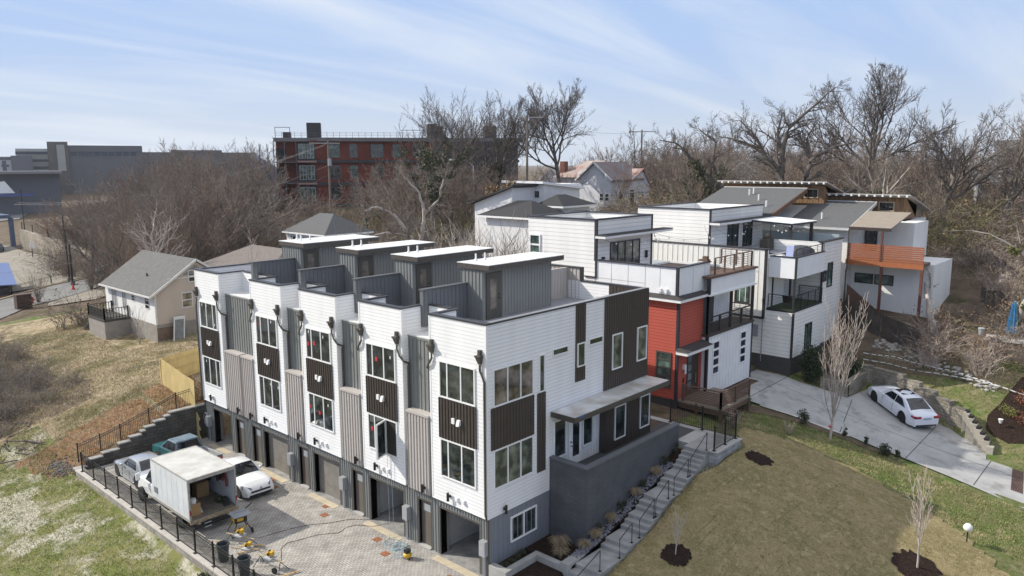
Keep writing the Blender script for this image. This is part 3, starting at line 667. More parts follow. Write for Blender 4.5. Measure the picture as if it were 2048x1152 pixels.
def side_face():
    window(T, 'y', 0, .37, 2.94, 7.58, 9.22, (.345, .67), gm=glass('warm_room_glass', (.055,.045,.037), .05, .7)); window(T, 'y', 0, .37, 2.94, 3.94, 5.70, (.345, .67), gm=glass('green_room_glass', (.055,.062,.045), .05, .7))  # upper window: lit beige interior put into the glass tint
    for (a, b, z0, z1) in ((.24,2.98,5.72,7.55),(3.22,3.78,3.82,7.52)):
        p = MB(); FB(p, 'y', 0, a, b, z0, z1, 0, .03); battens(p, 'y', 0, a, b, z0, z1, .03, .2, .04, .02); p.build('dark_batten_panel', BROWN, T)
    window(T, 'y', 0, 3.33, 3.72, 7.55, 9.27, fw=.05)
    window(T, 'y', 0, 4.26, 5.42, 9.02, 9.36, fw=.05); window(T, 'y', 0, 7.02, 8.15, 9.02, 9.36, fw=.05)
    p = MB(); FB(p, 'y', 0, 5.98, 6.72, 7.45, HP-.08, 0, .03); battens(p, 'y', 0, 5.98, 6.72, 7.45, HP-.08, .03, .2, .04, .02); p.build('dark_batten_panel', BROWN, T)
    window(T, 'y', 0, 6.07, 6.67, 8.16, 9.30, d=.04, fw=.05)
    p = MB(); FB(p, 'y', 0, 8.28, XD+.01, 6.5, HP-.08, 0, .05); battens(p, 'y', 0, 8.28, XD, 6.5, HP-.08, .05, .2, .04, .02); p.build('dark_batten_panel', BROWN, T)
    window(T, 'y', 0, 8.88, 9.78, 7.44, 9.25, d=.06, gm=MATS['green_room_glass']); window(T, 'y', 0, 11.13, 12.05, 7.44, 9.25, d=.06, gm=MATS['green_room_glass'])
    # porch level
    p = MB(); FB(p, 'y', 0, 8.02, XD, 3.42, 6.25, -.2, .32); battens(p, 'y', 0, 8.05, XD, 3.42, 6.25, .32, .2, .04, .02); p.build('dark_porch_panel', BROWN, T)
    window(T, 'y', 0, 8.82, 9.78, 3.86, 5.62, d=.33); window(T, 'y', 0, 11.13, 12.05, 3.86, 5.62, d=.33)
    p = MB(); battens(p, 'y', 0, 4.12, 7.98, 3.42, 6.2, 0, .2, .03, .018); p.build('porch_white_battens', WHITE, T)
    window(T, 'y', 0, 4.36, 5.30, 4.10, 5.95, t=.07, d=.01); window(T, 'y', 0, 6.56, 7.40, 4.10, 5.95, t=.07, d=.01)
    d = MB(); FB(d, 'y', 0, 5.50, 6.46, 3.45, 6.1, -.02, .06); o = d.build('porch_door', WHITE, T)
    FB(MB(), 'y', 0, 5.78, 6.28, 3.85, 5.75, .06, .066).build('door_glass', GLASS, o)
    h = MB(); h.tube([(5.62, -.12, 4.42), (5.74, -.12, 4.42)], .02, 6).tube([(5.62, -.06, 4.42), (5.62, -.12, 4.42)], .02, 6).lathe((5.62, -.09, 4.62), [(.001,-.03),(.035,-.03),(.035,.03),(.001,.03)], 8, ax='y'); h.build('door_handle', BLKMET, o)
    # canopy over the porch
    c = MB(); c.box(4.15, -1.42, 6.22, XD+.05, -.03, 6.46); o = c.build('porch_canopy', BRTRIM, T)
    MB().box(4.20, -1.38, 6.46, XD, -.06, 6.475).build('canopy_top', mat('stained_canopy_membrane', (.66,.67,.67), .5, .3, 1.1, col2=(.40,.37,.32), bump=0), o)
    MB().box(4.5, -1.421, 6.40, 4.85, -1.38, 6.464).build('blue_tape', mat('blue_tape', (.04,.13,.36), .6, 0), o)
    sconce(T, 'y', 0, 1.0, 2.9)
    # porch floor and block walls
    f = MB(); f.box(4.2, -2.0, 3.1, 14.1, 0, 3.4); f.build('porch_floor', mat('porch_slab', (.07,.072,.075), .8, .1), T)
    b = MB(); b.box(4.1, -2.15, -.3, 4.35, -.02, 4.28); b.box(4.35, -2.15, -.3, 12.05, -1.9, 4.28); b.box(11.8, -1.9, -.3, 12.05, -.4, 3.1)
    b.build('dark_block_wall', BLOCKD, T, label='dark grey block wall around the side porch')
    c = MB(); c.box(4.06, -2.19, 4.28, 4.39, -.02, 4.34); c.box(4.39, -2.19, 4.28, 12.10, -1.86, 4.34)
    c.build('block_wall_cap', mat('porch_wall_cap', (.12,.13,.145), .6, .08), T)
side_face()

def bulkheads():
    YT = [5.25, 10.35, 15.35, 20.45]
    for k, yt in enumerate(YT):
        x0, x1 = 4.05, 9.2; y0, y1 = yt-1.15, yt+.35
        if k == 3: y1 = yt+1.35
        if k == 3: y0 = yt-.75
        z1 = 12.62
        m = MB(); m.box(x0, y0, DECK, x1, y1, z1); battens(m, 'x', x0, y0+.02, y1-.02, DECK, z1, 0, .26, .045, .03)
        battens(m, 'y', y0, x0+1.35, x1-.02, DECK, z1, 0, .22, .04, .022)
        battens(m, 'y', y0, x0+.02, x0+1.30, 12.42, z1, 0, .22, .04, .022)
        o = m.build('stair_hut', GRAYB, T)
        r = MB(); r.box(x0-.12, y0-.50, z1, x1+.45, y1+.12, z1+.24); r.build('hut_fascia', BRTRIM, o)
        r = MB(); r.box(x0-.14, y0-.52, z1+.24, x1+.47, y1+.14, z1+.27); r.build('hut_roof', TPO, o)
        vs = [(.74,1.2),(1.3,1.12)] if k < 3 else [(.74,1.1),(1.3,.95),(.9,1.8)]
        for vx, vy in vs[:4]:
            v = MB(); cx, cy = x0+vx, y0+vy
            v.lathe((cx, cy, z1+.27), [(.001,0),(.10,0),(.06,.10),(.045,.12),(.045,.34),(.03,.36),(.001,.36)], 10); v.build('roof_vent_pipe', WHITE, o)
        d = MB(); FB(d, 'y', y0, x0+.18, x0+1.25, DECK, 12.42, 0, .06); dd = d.build('hut_door', mat('dark_olive_door', (.062,.060,.052), .5, .05), T)
        FB(MB(), 'y', y0, x0+.42, x0+.86, DECK+.5, 12.15, .06, .068).build('door_glass', mat('lit_room_glass', (.23,.19,.16), .15, .3, 2, col2=(.06,.06,.06)), dd)
        h = MB(); h.box(x0+1.0, y0-.10, DECK+.98, x0+1.14, y0-.06, DECK+1.02).box(x0+1.03, y0-.09, DECK+1.15, x0+1.09, y0-.06, DECK+1.22); h.build('door_handle', BLKMET, dd)
        # privacy wall on the unit line
        p = MB(); px = 1.15; p.box(px, yt-.10, DECK, x0-.01, yt+.10, 11.85); battens(p, 'y', yt-.10, px+.1, x0-.05, DECK, 11.85, 0, .26, .04, .022)
        p.build('privacy_wall', mat('privacy_wall_grey', (.14, .15, .16), .6, .05), T)
        MB().box(px-.03, yt-.10-.05, 11.85, x0-.01, yt+.15, 11.92).build('privacy_wall_cap', GTRIM, T)
        p = MB(); p.box(x1+.01, yt-.08, DECK, XD-.22, yt+.08, 11.85)
        battens(p, 'y', yt-.08, x1+.1, XD-.3, DECK, 11.85, 0, .26, .04, .02); p.build('rear_privacy_wall', BEIGE, T)
    # rear screen wall and caps
    p = MB(); p.box(XD-.20, 4.3, 11.05, XD-.02, 25.2, 11.85); p.build('rear_screen', BEIGE, T)
    p = MB(); battens(p, 'x', XD-.22, 4.35, 25.1, DECK, 11.85, 0, .26, .04, .02); p.build('rear_screen_battens', BEIGE, T)
    p = MB(); p.box(XD-.26, 4.25, 11.85, XD+.03, 25.2, 11.92); p.box(XD-.26, 4.20, 11.13, XD+.03, 4.28, 11.92); p.box(XD-.26, 3.3, HP-.07, XD+.03, 4.2, HP)
    p.build('rear_screen_cap', mat('cap_metal', (.045,)*3), T)
    p = MB(); FB(p, 'x', XD-.22, .25, 2.3, DECK+.1, HP-.08, 0, .02); battens(p, 'x', XD-.22, .25, 2.3, DECK+.1, HP-.08, .02, .24, .04, .02); p.build('dark_parapet_lining', mat('dark_bronze_siding', (.06,)*3), T)
bulkheads()
# bits inside and above the open garages
g = MB(); g.hexa([(3.0,2.5,.04),(3.1,2.5,.04),(3.1,3.2,.04),(3.0,3.2,.04),(3.4,2.55,1.95),(3.5,2.55,1.95),(3.5,3.1,2.05),(3.4,3.1,2.05)])
tag(g.build('plasterboard_offcut', mat('plasterboard', (.5,)*3), loc=(3.2, 2.8, .04)), 'torn white plasterboard sheet leaning inside the nearest open garage', 'board')

# ------------------------------------------------------------ side stairs, planter, landing
def stairs():
    t = thing('garden_stairs', 'grey concrete garden stairs climbing beside the dark block wall', 'stairs', (2.5, -3.4, .1))
    y0, y1 = -4.0, -2.72
    land = [(.9, 2.6, .02+.0), ]
    fl = [  # (x start of the tread, z) from the bottom
    ]
    seq = []; x = -2.2; z = -.83
    lv = [(-2.6,-.83),(-2.2,-.66),(-1.85,-.49),(-1.5,-.32),(.9,-.15+.0),(1.25,.02),(1.6,.19)]
    steps = [(-3.4,-1.0),(-1.4,-.83),(-1.05,-.66),(-.7,-.49),(-.35,-.32),(.0,-.15),(.35,.02),(.7,.19),(1.7,.36),(2.1,.53),(2.6,.70),
             (4.45,.87),(4.8,1.04),(6.0,1.21),(6.3,1.38),(6.6,1.55),(7.2,1.72),(7.5,1.89),(7.9,2.06),(9.1,2.21),(9.4,2.38),(9.72,2.55),(10.55,2.72),(10.85,2.89),(11.1,3.06),(11.35,3.23),(11.6,3.40)]
    for i, (xs, zs) in enumerate(steps):
        xe = steps[i+1][0] if i+1 < len(steps) else 14.1
        m = MB(); m.box(xs-.02, y0, zs-1.1, xe, y1, zs)
        m.build('step' if xe-xs < .6 else 'landing', CONCD if zs < .8 else mat('stair_concrete', (.24,.24,.235), .85, .25, 1.6, col2=(.36,.36,.35), bump=.004, bscale=30), t)
    # handrails
    rails = [(9.95,10.0+.45,11.55),]
    R = [(-.9,.3,-.66,.02),(2.35,2.95,.70,.70)]
    hr = [((.9,.19),(2.75,.70)),((4.2,.70),(5.15,1.04)),((5.75,1.04),(6.95,1.55)),((7.1,1.55),(8.2,2.06)),((8.7,2.06),(10.0,2.55)),((10.2,2.55),(11.8,3.40))]
    who = ['lowest','second lowest','third lowest','third highest','second highest','highest']
    for k, ((xa, za), (xb, zb)) in enumerate(hr):
        m = MB(); yy = y0+.13
        m.tube([(xa, yy, za), (xa, yy, za+.86), (xb, yy, zb+.92), (xb, yy, zb)], .022, 6, cap=True)
        for xx, zz in ((xa, za), (xb, zb)): m.box(xx-.06, yy-.06, zz, xx+.06, yy+.06, zz+.015)
        tag(m.build('handrail', BLKMET, loc=(xa, yy, za)), '%s of the black metal handrails on the concrete garden stairs' % who[k], 'handrail', 'handrails on the garden stairs')
    for k, (xa, xb, z) in enumerate([(2.95,4.35,.70),(5.1,5.95,1.04),(6.9,7.2,1.55),(8.2,9.1,2.06)]):
        m = MB(); m.hexa([(xa,y1,z-.1),(xb,y1,z+.0),(xb,y1+.03,z+.0),(xa,y1+.03,z-.1),(xa,y1,z+.03),(xb,y1,z+.30),(xb,y1+.03,z+.30),(xa,y1+.03,z+.03)]); m.build('edging', BLKMET, t)
    # landing deck and block cheek wall with its railing
    w = thing('landing_retaining_wall', 'grey block retaining wall around the top landing of the garden stairs', 'wall', (13, -4.2, 2.2))
    m = MB(); m.box(11.8, -4.45, 2.0, 14.45, -4.0, 3.36); m.box(14.1, -4.0, 2.0, 14.45, 2.0, 3.36); m.build('wall_blocks', brick('landing_block', (.33,.34,.35),(.26,.27,.28),(.16,.165,.17),.6,.2,.01,.008), w)
    m = MB(); m.box(11.75, -4.5, 3.36, 14.5, -3.97, 3.42); m.box(14.07, -3.97, 3.36, 14.5, 2.0, 3.42); m.build('wall_cap', CONC, w)
    MB().box(12.1, -2.72, 2.9, 14.1, 0, 3.395).build('path_slab', CONC, w)
    fence_run('landing_railing', 'black metal railing around the top landing in front of the red house', [((14.28,-.35,3.42),(14.28,-2.3,3.42)),((14.28,-2.3,3.42),(14.28,-4.22,3.42)),((14.28,-4.22,3.42),(13.1,-4.22,3.42)),((13.1,-4.22,3.42),(11.92,-4.22,3.42))], 1.28)
def fence_run(name, label, segs, h=1.12, pick=.105, top2=True, postw=.06, cat='fence', foot=True):
    t = thing(name, label, cat, segs[0][0]); posts = []
    r = MB(); p = MB()
    for a, b in segs:
        a = Vector(a); b = Vector(b)
        for q in (a, b):
            if not any((q-s).length < .05 for s in posts): posts.append(q)
        up = Vector((0, 0, 1))
        for hh in (.09, h-.17, h-.04): r.beam(a+up*hh, b+up*hh, .028, .03)
        L = (b-a).length; n = int(L/pick)
        for i in range(1, n):
            q = a.lerp(b, i/n); p.box(q.x-.008, q.y-.008, q.z+.05, q.x+.008, q.y+.008, q.z+h-.03)
    r.build('rail', BLKMET, t); p.build('pickets', BLKMET, t)
    for q in posts:
        m = MB(); m.box(q.x-postw/2, q.y-postw/2, q.z, q.x+postw/2, q.y+postw/2, q.z+h+.06)
        if foot: m.box(q.x-.09, q.y-.09, q.z, q.x+.09, q.y+.09, q.z+.02)
        m.build('post', BLKMET, t)
    return t
stairs()
def planter():
    t = thing('concrete_planter', 'low concrete planter wall with mulch bed at the foot of the block wall', 'planter', (1.5, -.8, 0))
    cl = mat('planter_concrete', (.40,.395,.375), .85, .25, 1.3, col2=(.25,.25,.24), bump=.004, bscale=30)
    m = MB()
    pts = [(.12,-.12),(.12,-.80),(2.05,-.80),(2.05,-2.12),(3.3,-2.62),(5.1,-2.62)]
    m.box(.02,-1.0,-.9,.34,-.02,.68); m.box(.34,-1.0,-.9,2.05,-.72,.68); m.box(2.05,-2.3,-.9,2.33,-.72,.68); m.box(2.05,-2.72,-.9,4.6,-2.3,.82)
    m.build('planter_wall', cl, t)
    s = MB(); s.box(.34,-.72,-.2,2.05,0,.50); s.box(2.33,-2.3,-.2,4.1,0,.52); s.build('mulch_bed', M_MULCH, t)
    o = MB().box(-14,-2.72+.0,-.3,.02,-.3,.0)
planter()
def white_utility():
    pass

# ------------------------------------------------------------ west edge of the court: low wall and railing
def west_wall():
    m = brick('tan_garden_block', (.38,.355,.32),(.29,.27,.245),(.15,.14,.125),.45,.2,.012,.012)
    t = thing('low_court_wall', 'low tan block wall along the outer edge of the paved court', 'wall', (-7.4, 12, -.6))
    MB().box(-7.62, -13, -1.4, -7.22, 25.9, .07).build('wall_blocks', m, t)
    MB().box(-7.66, -13, .07, -7.18, 25.95, .15).build('wall_cap', mat('wall_cap_stone', (.46,.43,.39), .85, .15, 3), t)
    ys = [25.35-1.752*i for i in range(16)]
    fence_run('court_railing', 'black metal railing on the low wall along the paved court', [((-7.44, ys[i], .15), (-7.44, ys[i+1], .15)) for i in range(len(ys)-1)], 1.13)
    # stepped wall at the north end
    t = thing('stepped_retaining_wall', 'stepped dark grey block retaining wall at the far end of the paved court', 'wall', (-3, 26.2, 0))
    st = [(-7.6,-6.95,.16),(-6.95,-6.05,.52),(-6.05,-5.1,.70),(-5.1,-4.42,1.02),(-4.42,-3.75,1.24),(-3.75,-3.5,1.44),(-3.5,-2.9,1.62),(-2.9,-2.25,1.84),(-2.25,-1.93,2.02),(-1.93,.36,2.19)]
    w = MB(); c = MB()
    for a, b, z in st: w.box(a, 26.0, -.6, b, 26.32, z-.07); c.box(a-.03, 25.96, z-.07, b, 26.36, z)
    w.build('wall_blocks', brick('dark_wall_block', (.115,.105,.095),(.085,.08,.072),(.045,.042,.038),.45,.2,.012,.015), t); c.build('wall_cap', mat('wall_cap_stone2', (.36,.35,.33), .85, .15, 3), t)
    P = [(-7.21,.30),(-5.95,.55),(-4.77,.86),(-3.02,1.44),(-1.27,2.04),(.45,2.24)]
    fence_run('retaining_wall_railing', 'black metal railing stepping down behind the dark retaining wall', [((P[i][0],26.6,P[i][1]),(P[i+1][0],26.6,P[i+1][1])) for i in range(5)], 1.12, foot=False)
west_wall()
# ------------------------------------------------------------ vehicles
TYRE = mat('tyre_rubber', (.018,.018,.019), .85, .1)
RIM = mat('alloy_rim', (.42,.43,.44), .3, .05, metal=.8)
RIMD = mat('dark_alloy_rim', (.16,.15,.14), .35, .05, metal=.6)
CGLASS = glass('car_glass', (.006,.008,.012), .03, .9)
LENSR = mat('red_lens', (.28,.01,.02), .2, 0, spec=.8)
LENSC = mat('clear_lens', (.22,.23,.25), .12, 0, spec=.9)
UNDER = mat('black_plastic', (.015,.015,.016), .6, 0)
def paint(name, col, metal=0):
    m = mat(name, col, .22, .015, 2, metal=metal, spec=.6, world=False); m.node_tree.nodes['Principled BSDF'].inputs['Coat Weight'].default_value = .6; return m
def wheel(par, x, y, r, w, rim, spokes=5):
    s = 1 if y > 0 else -1
    m = MB(); m.lathe((x, y, r), [(r*.62, -w/2), (r*.96, -w/2), (r, -w/2+.03), (r, w/2-.03), (r*.96, w/2), (r*.62, w/2)], 24, ax='y')
    o = m.build('wheel', TYRE, par, smooth=False)
    k = MB(); yo = y+s*(w/2-.03)
    k.lathe((x, yo-s*.05, r), [(.001,-.01),(r*.64,-.01),(r*.64,.01),(.001,.01)], 20, 1, ax='y')
    k.lathe((x, yo, r), [(r*.57,-.02),(r*.68,-.02),(r*.68,.02),(r*.57,.02)], 24, 0, ax='y')
    for i in range(spokes):
        a = 2*math.pi*i/spokes+.3; p = Vector((x, yo, r)); q = p+Vector((math.cos(a), 0, math.sin(a)))*r*.62
        k.beam(p, q, .03, .09, 0)
    k.lathe((x, yo+s*.005, r), [(.001,-.02),(.06,-.02),(.06,.02),(.001,.02)], 12, 0, ax='y')
    k.build('rim', [rim, UNDER], o)
def sedan(name, label, col, L, Wd, Hh, wb, loc, heading, pitch=0, rim=None, black_roof=False, group=None, metal=0, detail=True, tail=None, fastback=0, plate=True, clearance=.17, wr=.33):
    t = thing(name, label, 'car', loc, group); OFF[t] = Vector((0, 0, 0))
    P = paint(name+'_paint_'+str(len(MATS)), col, metal)
    hx = L/2; fx, rx = hx-.90*L/4.7, hx-.90*L/4.7-wb    # axle positions
    def wplan(x):       # half width
        u = abs(x)/hx; return Wd/2*(1-.16*max(0, (u-.62)/.38)**2.2)
    kz = Hh/1.45
    top = [(-hx,.80),(-hx+.06,.93),(-hx+.30,1.00),(-hx+.85,1.02),(-.95,1.0),(.75,.98),(hx-1.2,.93),(hx-.55,.83),(hx-.18,.70),(hx-.02,.56),(hx,.50)]
    def zt_(x): return float(np.interp(x, [a for a, b in top], [b for a, b in top]))*kz
    def zb(x):
        z = clearance + .06*max(0, (abs(x)-hx+.5)/.5)
        for ax_ in (fx, rx):
            d = abs(x-ax_); R = wr+.055
            if d < R: z = max(z, wr*.98+math.sqrt(R*R-d*d))
        return z
    xs = sorted(set([round(v, 3) for v in list(np.linspace(-hx, hx, 41))+[ax_+s*(wr+.055)*c for ax_ in (fx, rx) for s in (-1, 1) for c in (1.0,.999,.97,.88,.75,.5,.25)]+[fx, rx, -hx+.02, hx-.02, hx-.06]]))
    b = MB(); rings = []
    for x in xs:
        w = wplan(x); z0 = zb(x); z1 = zt_(x); zs = min(z1-.04, .80*kz+.02*(1-abs(x)/hx)); zs = max(zs, z0+.03)
        zm = max(min(.50*kz, zs-.05), z0+.02)
        sec = [(w*.955, z0), (w*.99, (z0+zm)/2), (w, zm), (w*.985, (zm+zs)/2), (w*.955, zs), (w*.90, (zs+z1)/2+.012), (w*.70, z1), (0, z1+.022)]
        full = [(x, a, z) for a, z in sec]+[(x, -a, z) for a, z in reversed(sec[:-1])]
        rings.append(len(b.v)); b.v += full
    n = 15
    for i in range(len(rings)-1):
        for j in range(n-1):
            a = rings[i]+j; c = rings[i+1]+j; b.f.append((a, a+1, c+1, c)); b.m.append(0)
        b.f.append((rings[i], rings[i+1], rings[i+1]+n-1, rings[i]+n-1)); b.m.append(1)
    b.f.append(tuple(rings[0]+j for j in range(n))); b.m.append(0); b.f.append(tuple(rings[-1]+n-1-j for j in range(n))); b.m.append(0)
    body = b.build('body', [P, UNDER], t, smooth=True)
    e = body.modifiers.new('edge', 'EDGE_SPLIT'); e.split_angle = rad(38)
    # greenhouse: windscreen base, roof front, roof rear, rear glass base
    zbelt = .93*kz; a0, a1, a2, a3 = .92*L/4.7, .28*L/4.7, -.95*L/4.7, (-1.62-fastback)*L/4.7
    wb_, wt_ = Wd/2*.90, Wd/2*.66
    def roofz(x): 
        u = (x-a2)/(a1-a2); return Hh-.055*(1-u)*.9-.02*u*u if 0 <= u <= 1 else Hh
    g = MB(); st = []
    def gs(x, zr, wbk=1.0, wtk=1.0):
        zr = max(zr, zbelt+.004); u = (zr-zbelt)/(Hh-zbelt); wt2 = wb_*wbk+(wt_*wtk-wb_*wbk)*u
        st.append(len(g.v)); g.v.extend([(x, wb_*wbk, zbelt-.02), (x, wt2, zr-.05*u), (x, wt2*.86, zr), (x, 0, zr+.015*u), (x, -wt2*.86, zr), (x, -wt2, zr-.05*u), (x, -wb_*wbk, zbelt-.02)])
    X = [a0, (a0*2+a1)/3, (a0+2*a1)/3, a1, a1-.3, 0-.25, a2+.3, a2, (a2*2+a3)/3, (a2+2*a3)/3, a3]
    ZR = [zbelt, zbelt+(Hh-.03-zbelt)*.40, zbelt+(Hh-.03-zbelt)*.76, Hh-.03, Hh-.008, Hh, Hh-.02, Hh-.055, zbelt+(Hh-.055-zbelt)*.72, zbelt+(Hh-.055-zbelt)*.36, zbelt]
    for i, (x, z) in enumerate(zip(X, ZR)): gs(x, z, 1.0 if 0 < i < 10 else .97)
    for i in range(len(st)-1):
        for j in range(6):
            q = (st[i]+j, st[i+1]+j, st[i+1]+j+1, st[i]+j+1); g.f.append(q); g.m.append(0)
    cab = g.build('roof', P, t, smooth=True); e = cab.modifiers.new('edge', 'EDGE_SPLIT'); e.split_angle = rad(30)
    def ring(i): s = st[i]; return [Vector(g.v[s+j]) for j in range(7)]
    def proud(pts, nrm, d=.008): return [p+nrm*d for p in pts]
    def panel(name, q, m, shrink=.04, lab=None):
        c = sum(q, Vector((0, 0, 0)))/len(q); nr = (q[1]-q[0]).cross(q[-1]-q[0]).normalized()
        if nr.dot(c-Vector((c.x*.8, 0, .6))) < 0: nr = -nr
        q2 = [p+(c-p).normalized()*shrink+nr*.012 for p in q]; mb = MB(); mb.poly(q2); mb.poly([p-nr*.02 for p in reversed(q2)])
        return mb.build(name, m, t, label=lab)
    r0, r1, r2, r3, r7, r8, r9, r10 = [ring(i) for i in (0, 1, 2, 3, 7, 8, 9, 10)]
    # glass: windscreen, rear, sides
    ws = MB()
    def strip(rs, jl, nm, m, inset=.0):
        mb = MB()
        for p, q in zip(rs[:-1], rs[1:]):
            for j in range(jl[0], jl[1]):
                a, b2, c, d = p[j], q[j], q[j+1], p[j+1]; nr = (b2-a).cross(d-a)
                if nr.length < 1e-8: continue
                nr.normalize()
                if nr.z < 0: nr = -nr
                mb.poly([a+nr*.010, b2+nr*.010, c+nr*.010, d+nr*.010])
        return mb.build(nm, m, t, smooth=True)
    strip([r0, r1, r2, r3], (2, 4), 'windscreen', CGLASS); strip([r7, r8, r9, r10], (2, 4), 'rear_window', CGLASS)
    for j, s in ((0, 1), (5, -1)):
        xs2 = [a0-.30, a1-.06, -.34*L/4.7]; 
        def sp(x, u):   # point on the side plane
            y = wb_+(wt_-wb_)*u; return Vector((x, s*(y+.004+.006), zbelt+(Hh-.05-zbelt)*u))
        fr = [sp(a0-.34, .10), sp(a1-.02, .86), sp(-.30, .90), sp(-.34, .10)]; re_ = [sp(-.40, .10), sp(-.36, .90), sp(a2+.18, .86), sp(a3+.52, .12)]
        for q in (fr, re_):
            mb = MB(); mb.poly(q if s > 0 else q[::-1]); mb.build('side_window', CGLASS, t)
        mb = MB(); mb.blob((a0-.42, s*(Wd/2+.06), zbelt+.06), (.09,.10,.07), 1, amp=.02); mb.build('mirror', P, t, smooth=True)
    for ax_ in (fx, rx):
        for s in (1, -1): wheel(t, ax_, s*(Wd/2-.12), wr, .21, rim or RIM)
    # arch liners
    ar = MB()
    for ax_ in (fx, rx):
        for s in (1, -1): ar.lathe((ax_, s*(Wd/2-.16), wr+.02), [(.001,-.12),(wr+.03,-.12),(wr+.03,.02),(.001,.02)], 18, ax='y')
    ar.build('wheel_arch_liner', UNDER, t)
    for s in (1, -1):
        w = wplan(hx-.18); m = MB(); m.hexa([(hx-.42,s*(wplan(hx-.42)+.004),.60*kz),(hx-.04,s*w*.62,.545*kz),(hx-.10,s*w*.58,.67*kz),(hx-.46,s*(wplan(hx-.45)-.10),.765*kz),(hx-.40,s*(wplan(hx-.42)+.006),.70*kz),(hx-.0,s*w*.62,.60*kz),(hx-.06,s*w*.60,.69*kz),(hx-.44,s*(wplan(hx-.45)-.02),.78*kz)]); m.build('headlight', LENSC, t)
        w = wplan(-hx+.06); m = MB(); m.box(-hx-.012,s*w*.52,.74*kz,-hx+.10,s*w*.985,.88*kz).box(-hx+.06,s*w*.93,.76*kz,-hx+.34,s*(wplan(-hx+.3)+.008),.86*kz); m.build('tail_light', LENSR, t)
    m = MB(); m.box(hx-.05,-.55,.42*kz,hx+.012,.55,.52*kz).box(hx-.02,-.66,.22,hx+.018,.66,.31); m.build('grille', UNDER, t)
    m = MB(); m.box(-hx-.012,-.7,.24,-hx+.06,.7,.33); m.build('bumper_insert', UNDER, t)
    m = MB(); m.box(-hx-.02,-.26,.66*kz,-hx+.02,.26,.78*kz); m.build('number_plate', mat('plate_blue_white', (.35,.40,.50), .4, 0), t)
    sk = MB()
    for s in (1, -1):
        for xx in (.0, -1.05): sk.box(xx-.09, s*(Wd/2-.008), .80*kz-.05, xx+.09, s*(Wd/2+.022), .80*kz-.02)
        sk.box(rx+wr+.1, s*(Wd/2*.955-.01), .19, fx-wr-.1, s*(Wd/2*.99), .235)
    sk.build('door_handle', P, t)
    ln = MB()
    for s in (1, -1):
        for xx in (a0-.30, -.37, -1.25*L/4.7): ln.box(xx-.006, s*(Wd/2*.985), .30, xx+.006, s*(Wd/2+.0025), .80*kz)
    ln.build('door_gap', UNDER, t)
    t.rotation_euler = (0, -pitch, heading)
    return t
# pitch: nose up positive (rotation about the car's own y axis before the heading)
sil = sedan('silver_sedan', 'silver sedan parked at the far end of the court beside the stepped wall', (.44,.46,.48), 4.62, 1.80, 1.42, 2.68, (-5.32, 22.15, 0), rad(90), metal=.55)
wht = sedan('white_sedan', 'white sedan with its nose toward the camera between the box truck and the garages', (.78,.79,.80), 4.62, 1.80, 1.44, 2.65, (-2.15, 17.0, 0), rad(-92), rim=RIMD)
dv = Vector((30.43-28.59, -6.31+8.55, 0)); hd = math.atan2(dv.y, dv.x); ctr = Vector(((30.43+28.59)/2, (-6.31-8.55)/2, 1.77)) + Vector((math.sin(hd), -math.cos(hd), 0))*.80
drv = sedan('parked_white_sedan', 'white luxury sedan with a dark sunroof parked on the concrete driveway', (.74,.77,.84), 4.95, 1.88, 1.46, 2.92, tuple(ctr), hd, pitch=math.atan2(.46, 2.9), rim=RIMD, fastback=.22, wr=.35)
MB().box(-.55, -.45, 1.455, .25, .45, 1.462).build('sunroof', CGLASS, drv)
def emblem():
    m = MB(); m.lathe((2.325, 0, .60), [(.001,-.01),(.075,-.01),(.075,.01),(.001,.01)], 14, ax='x'); m.build('badge', RIM, wht)
emblem()
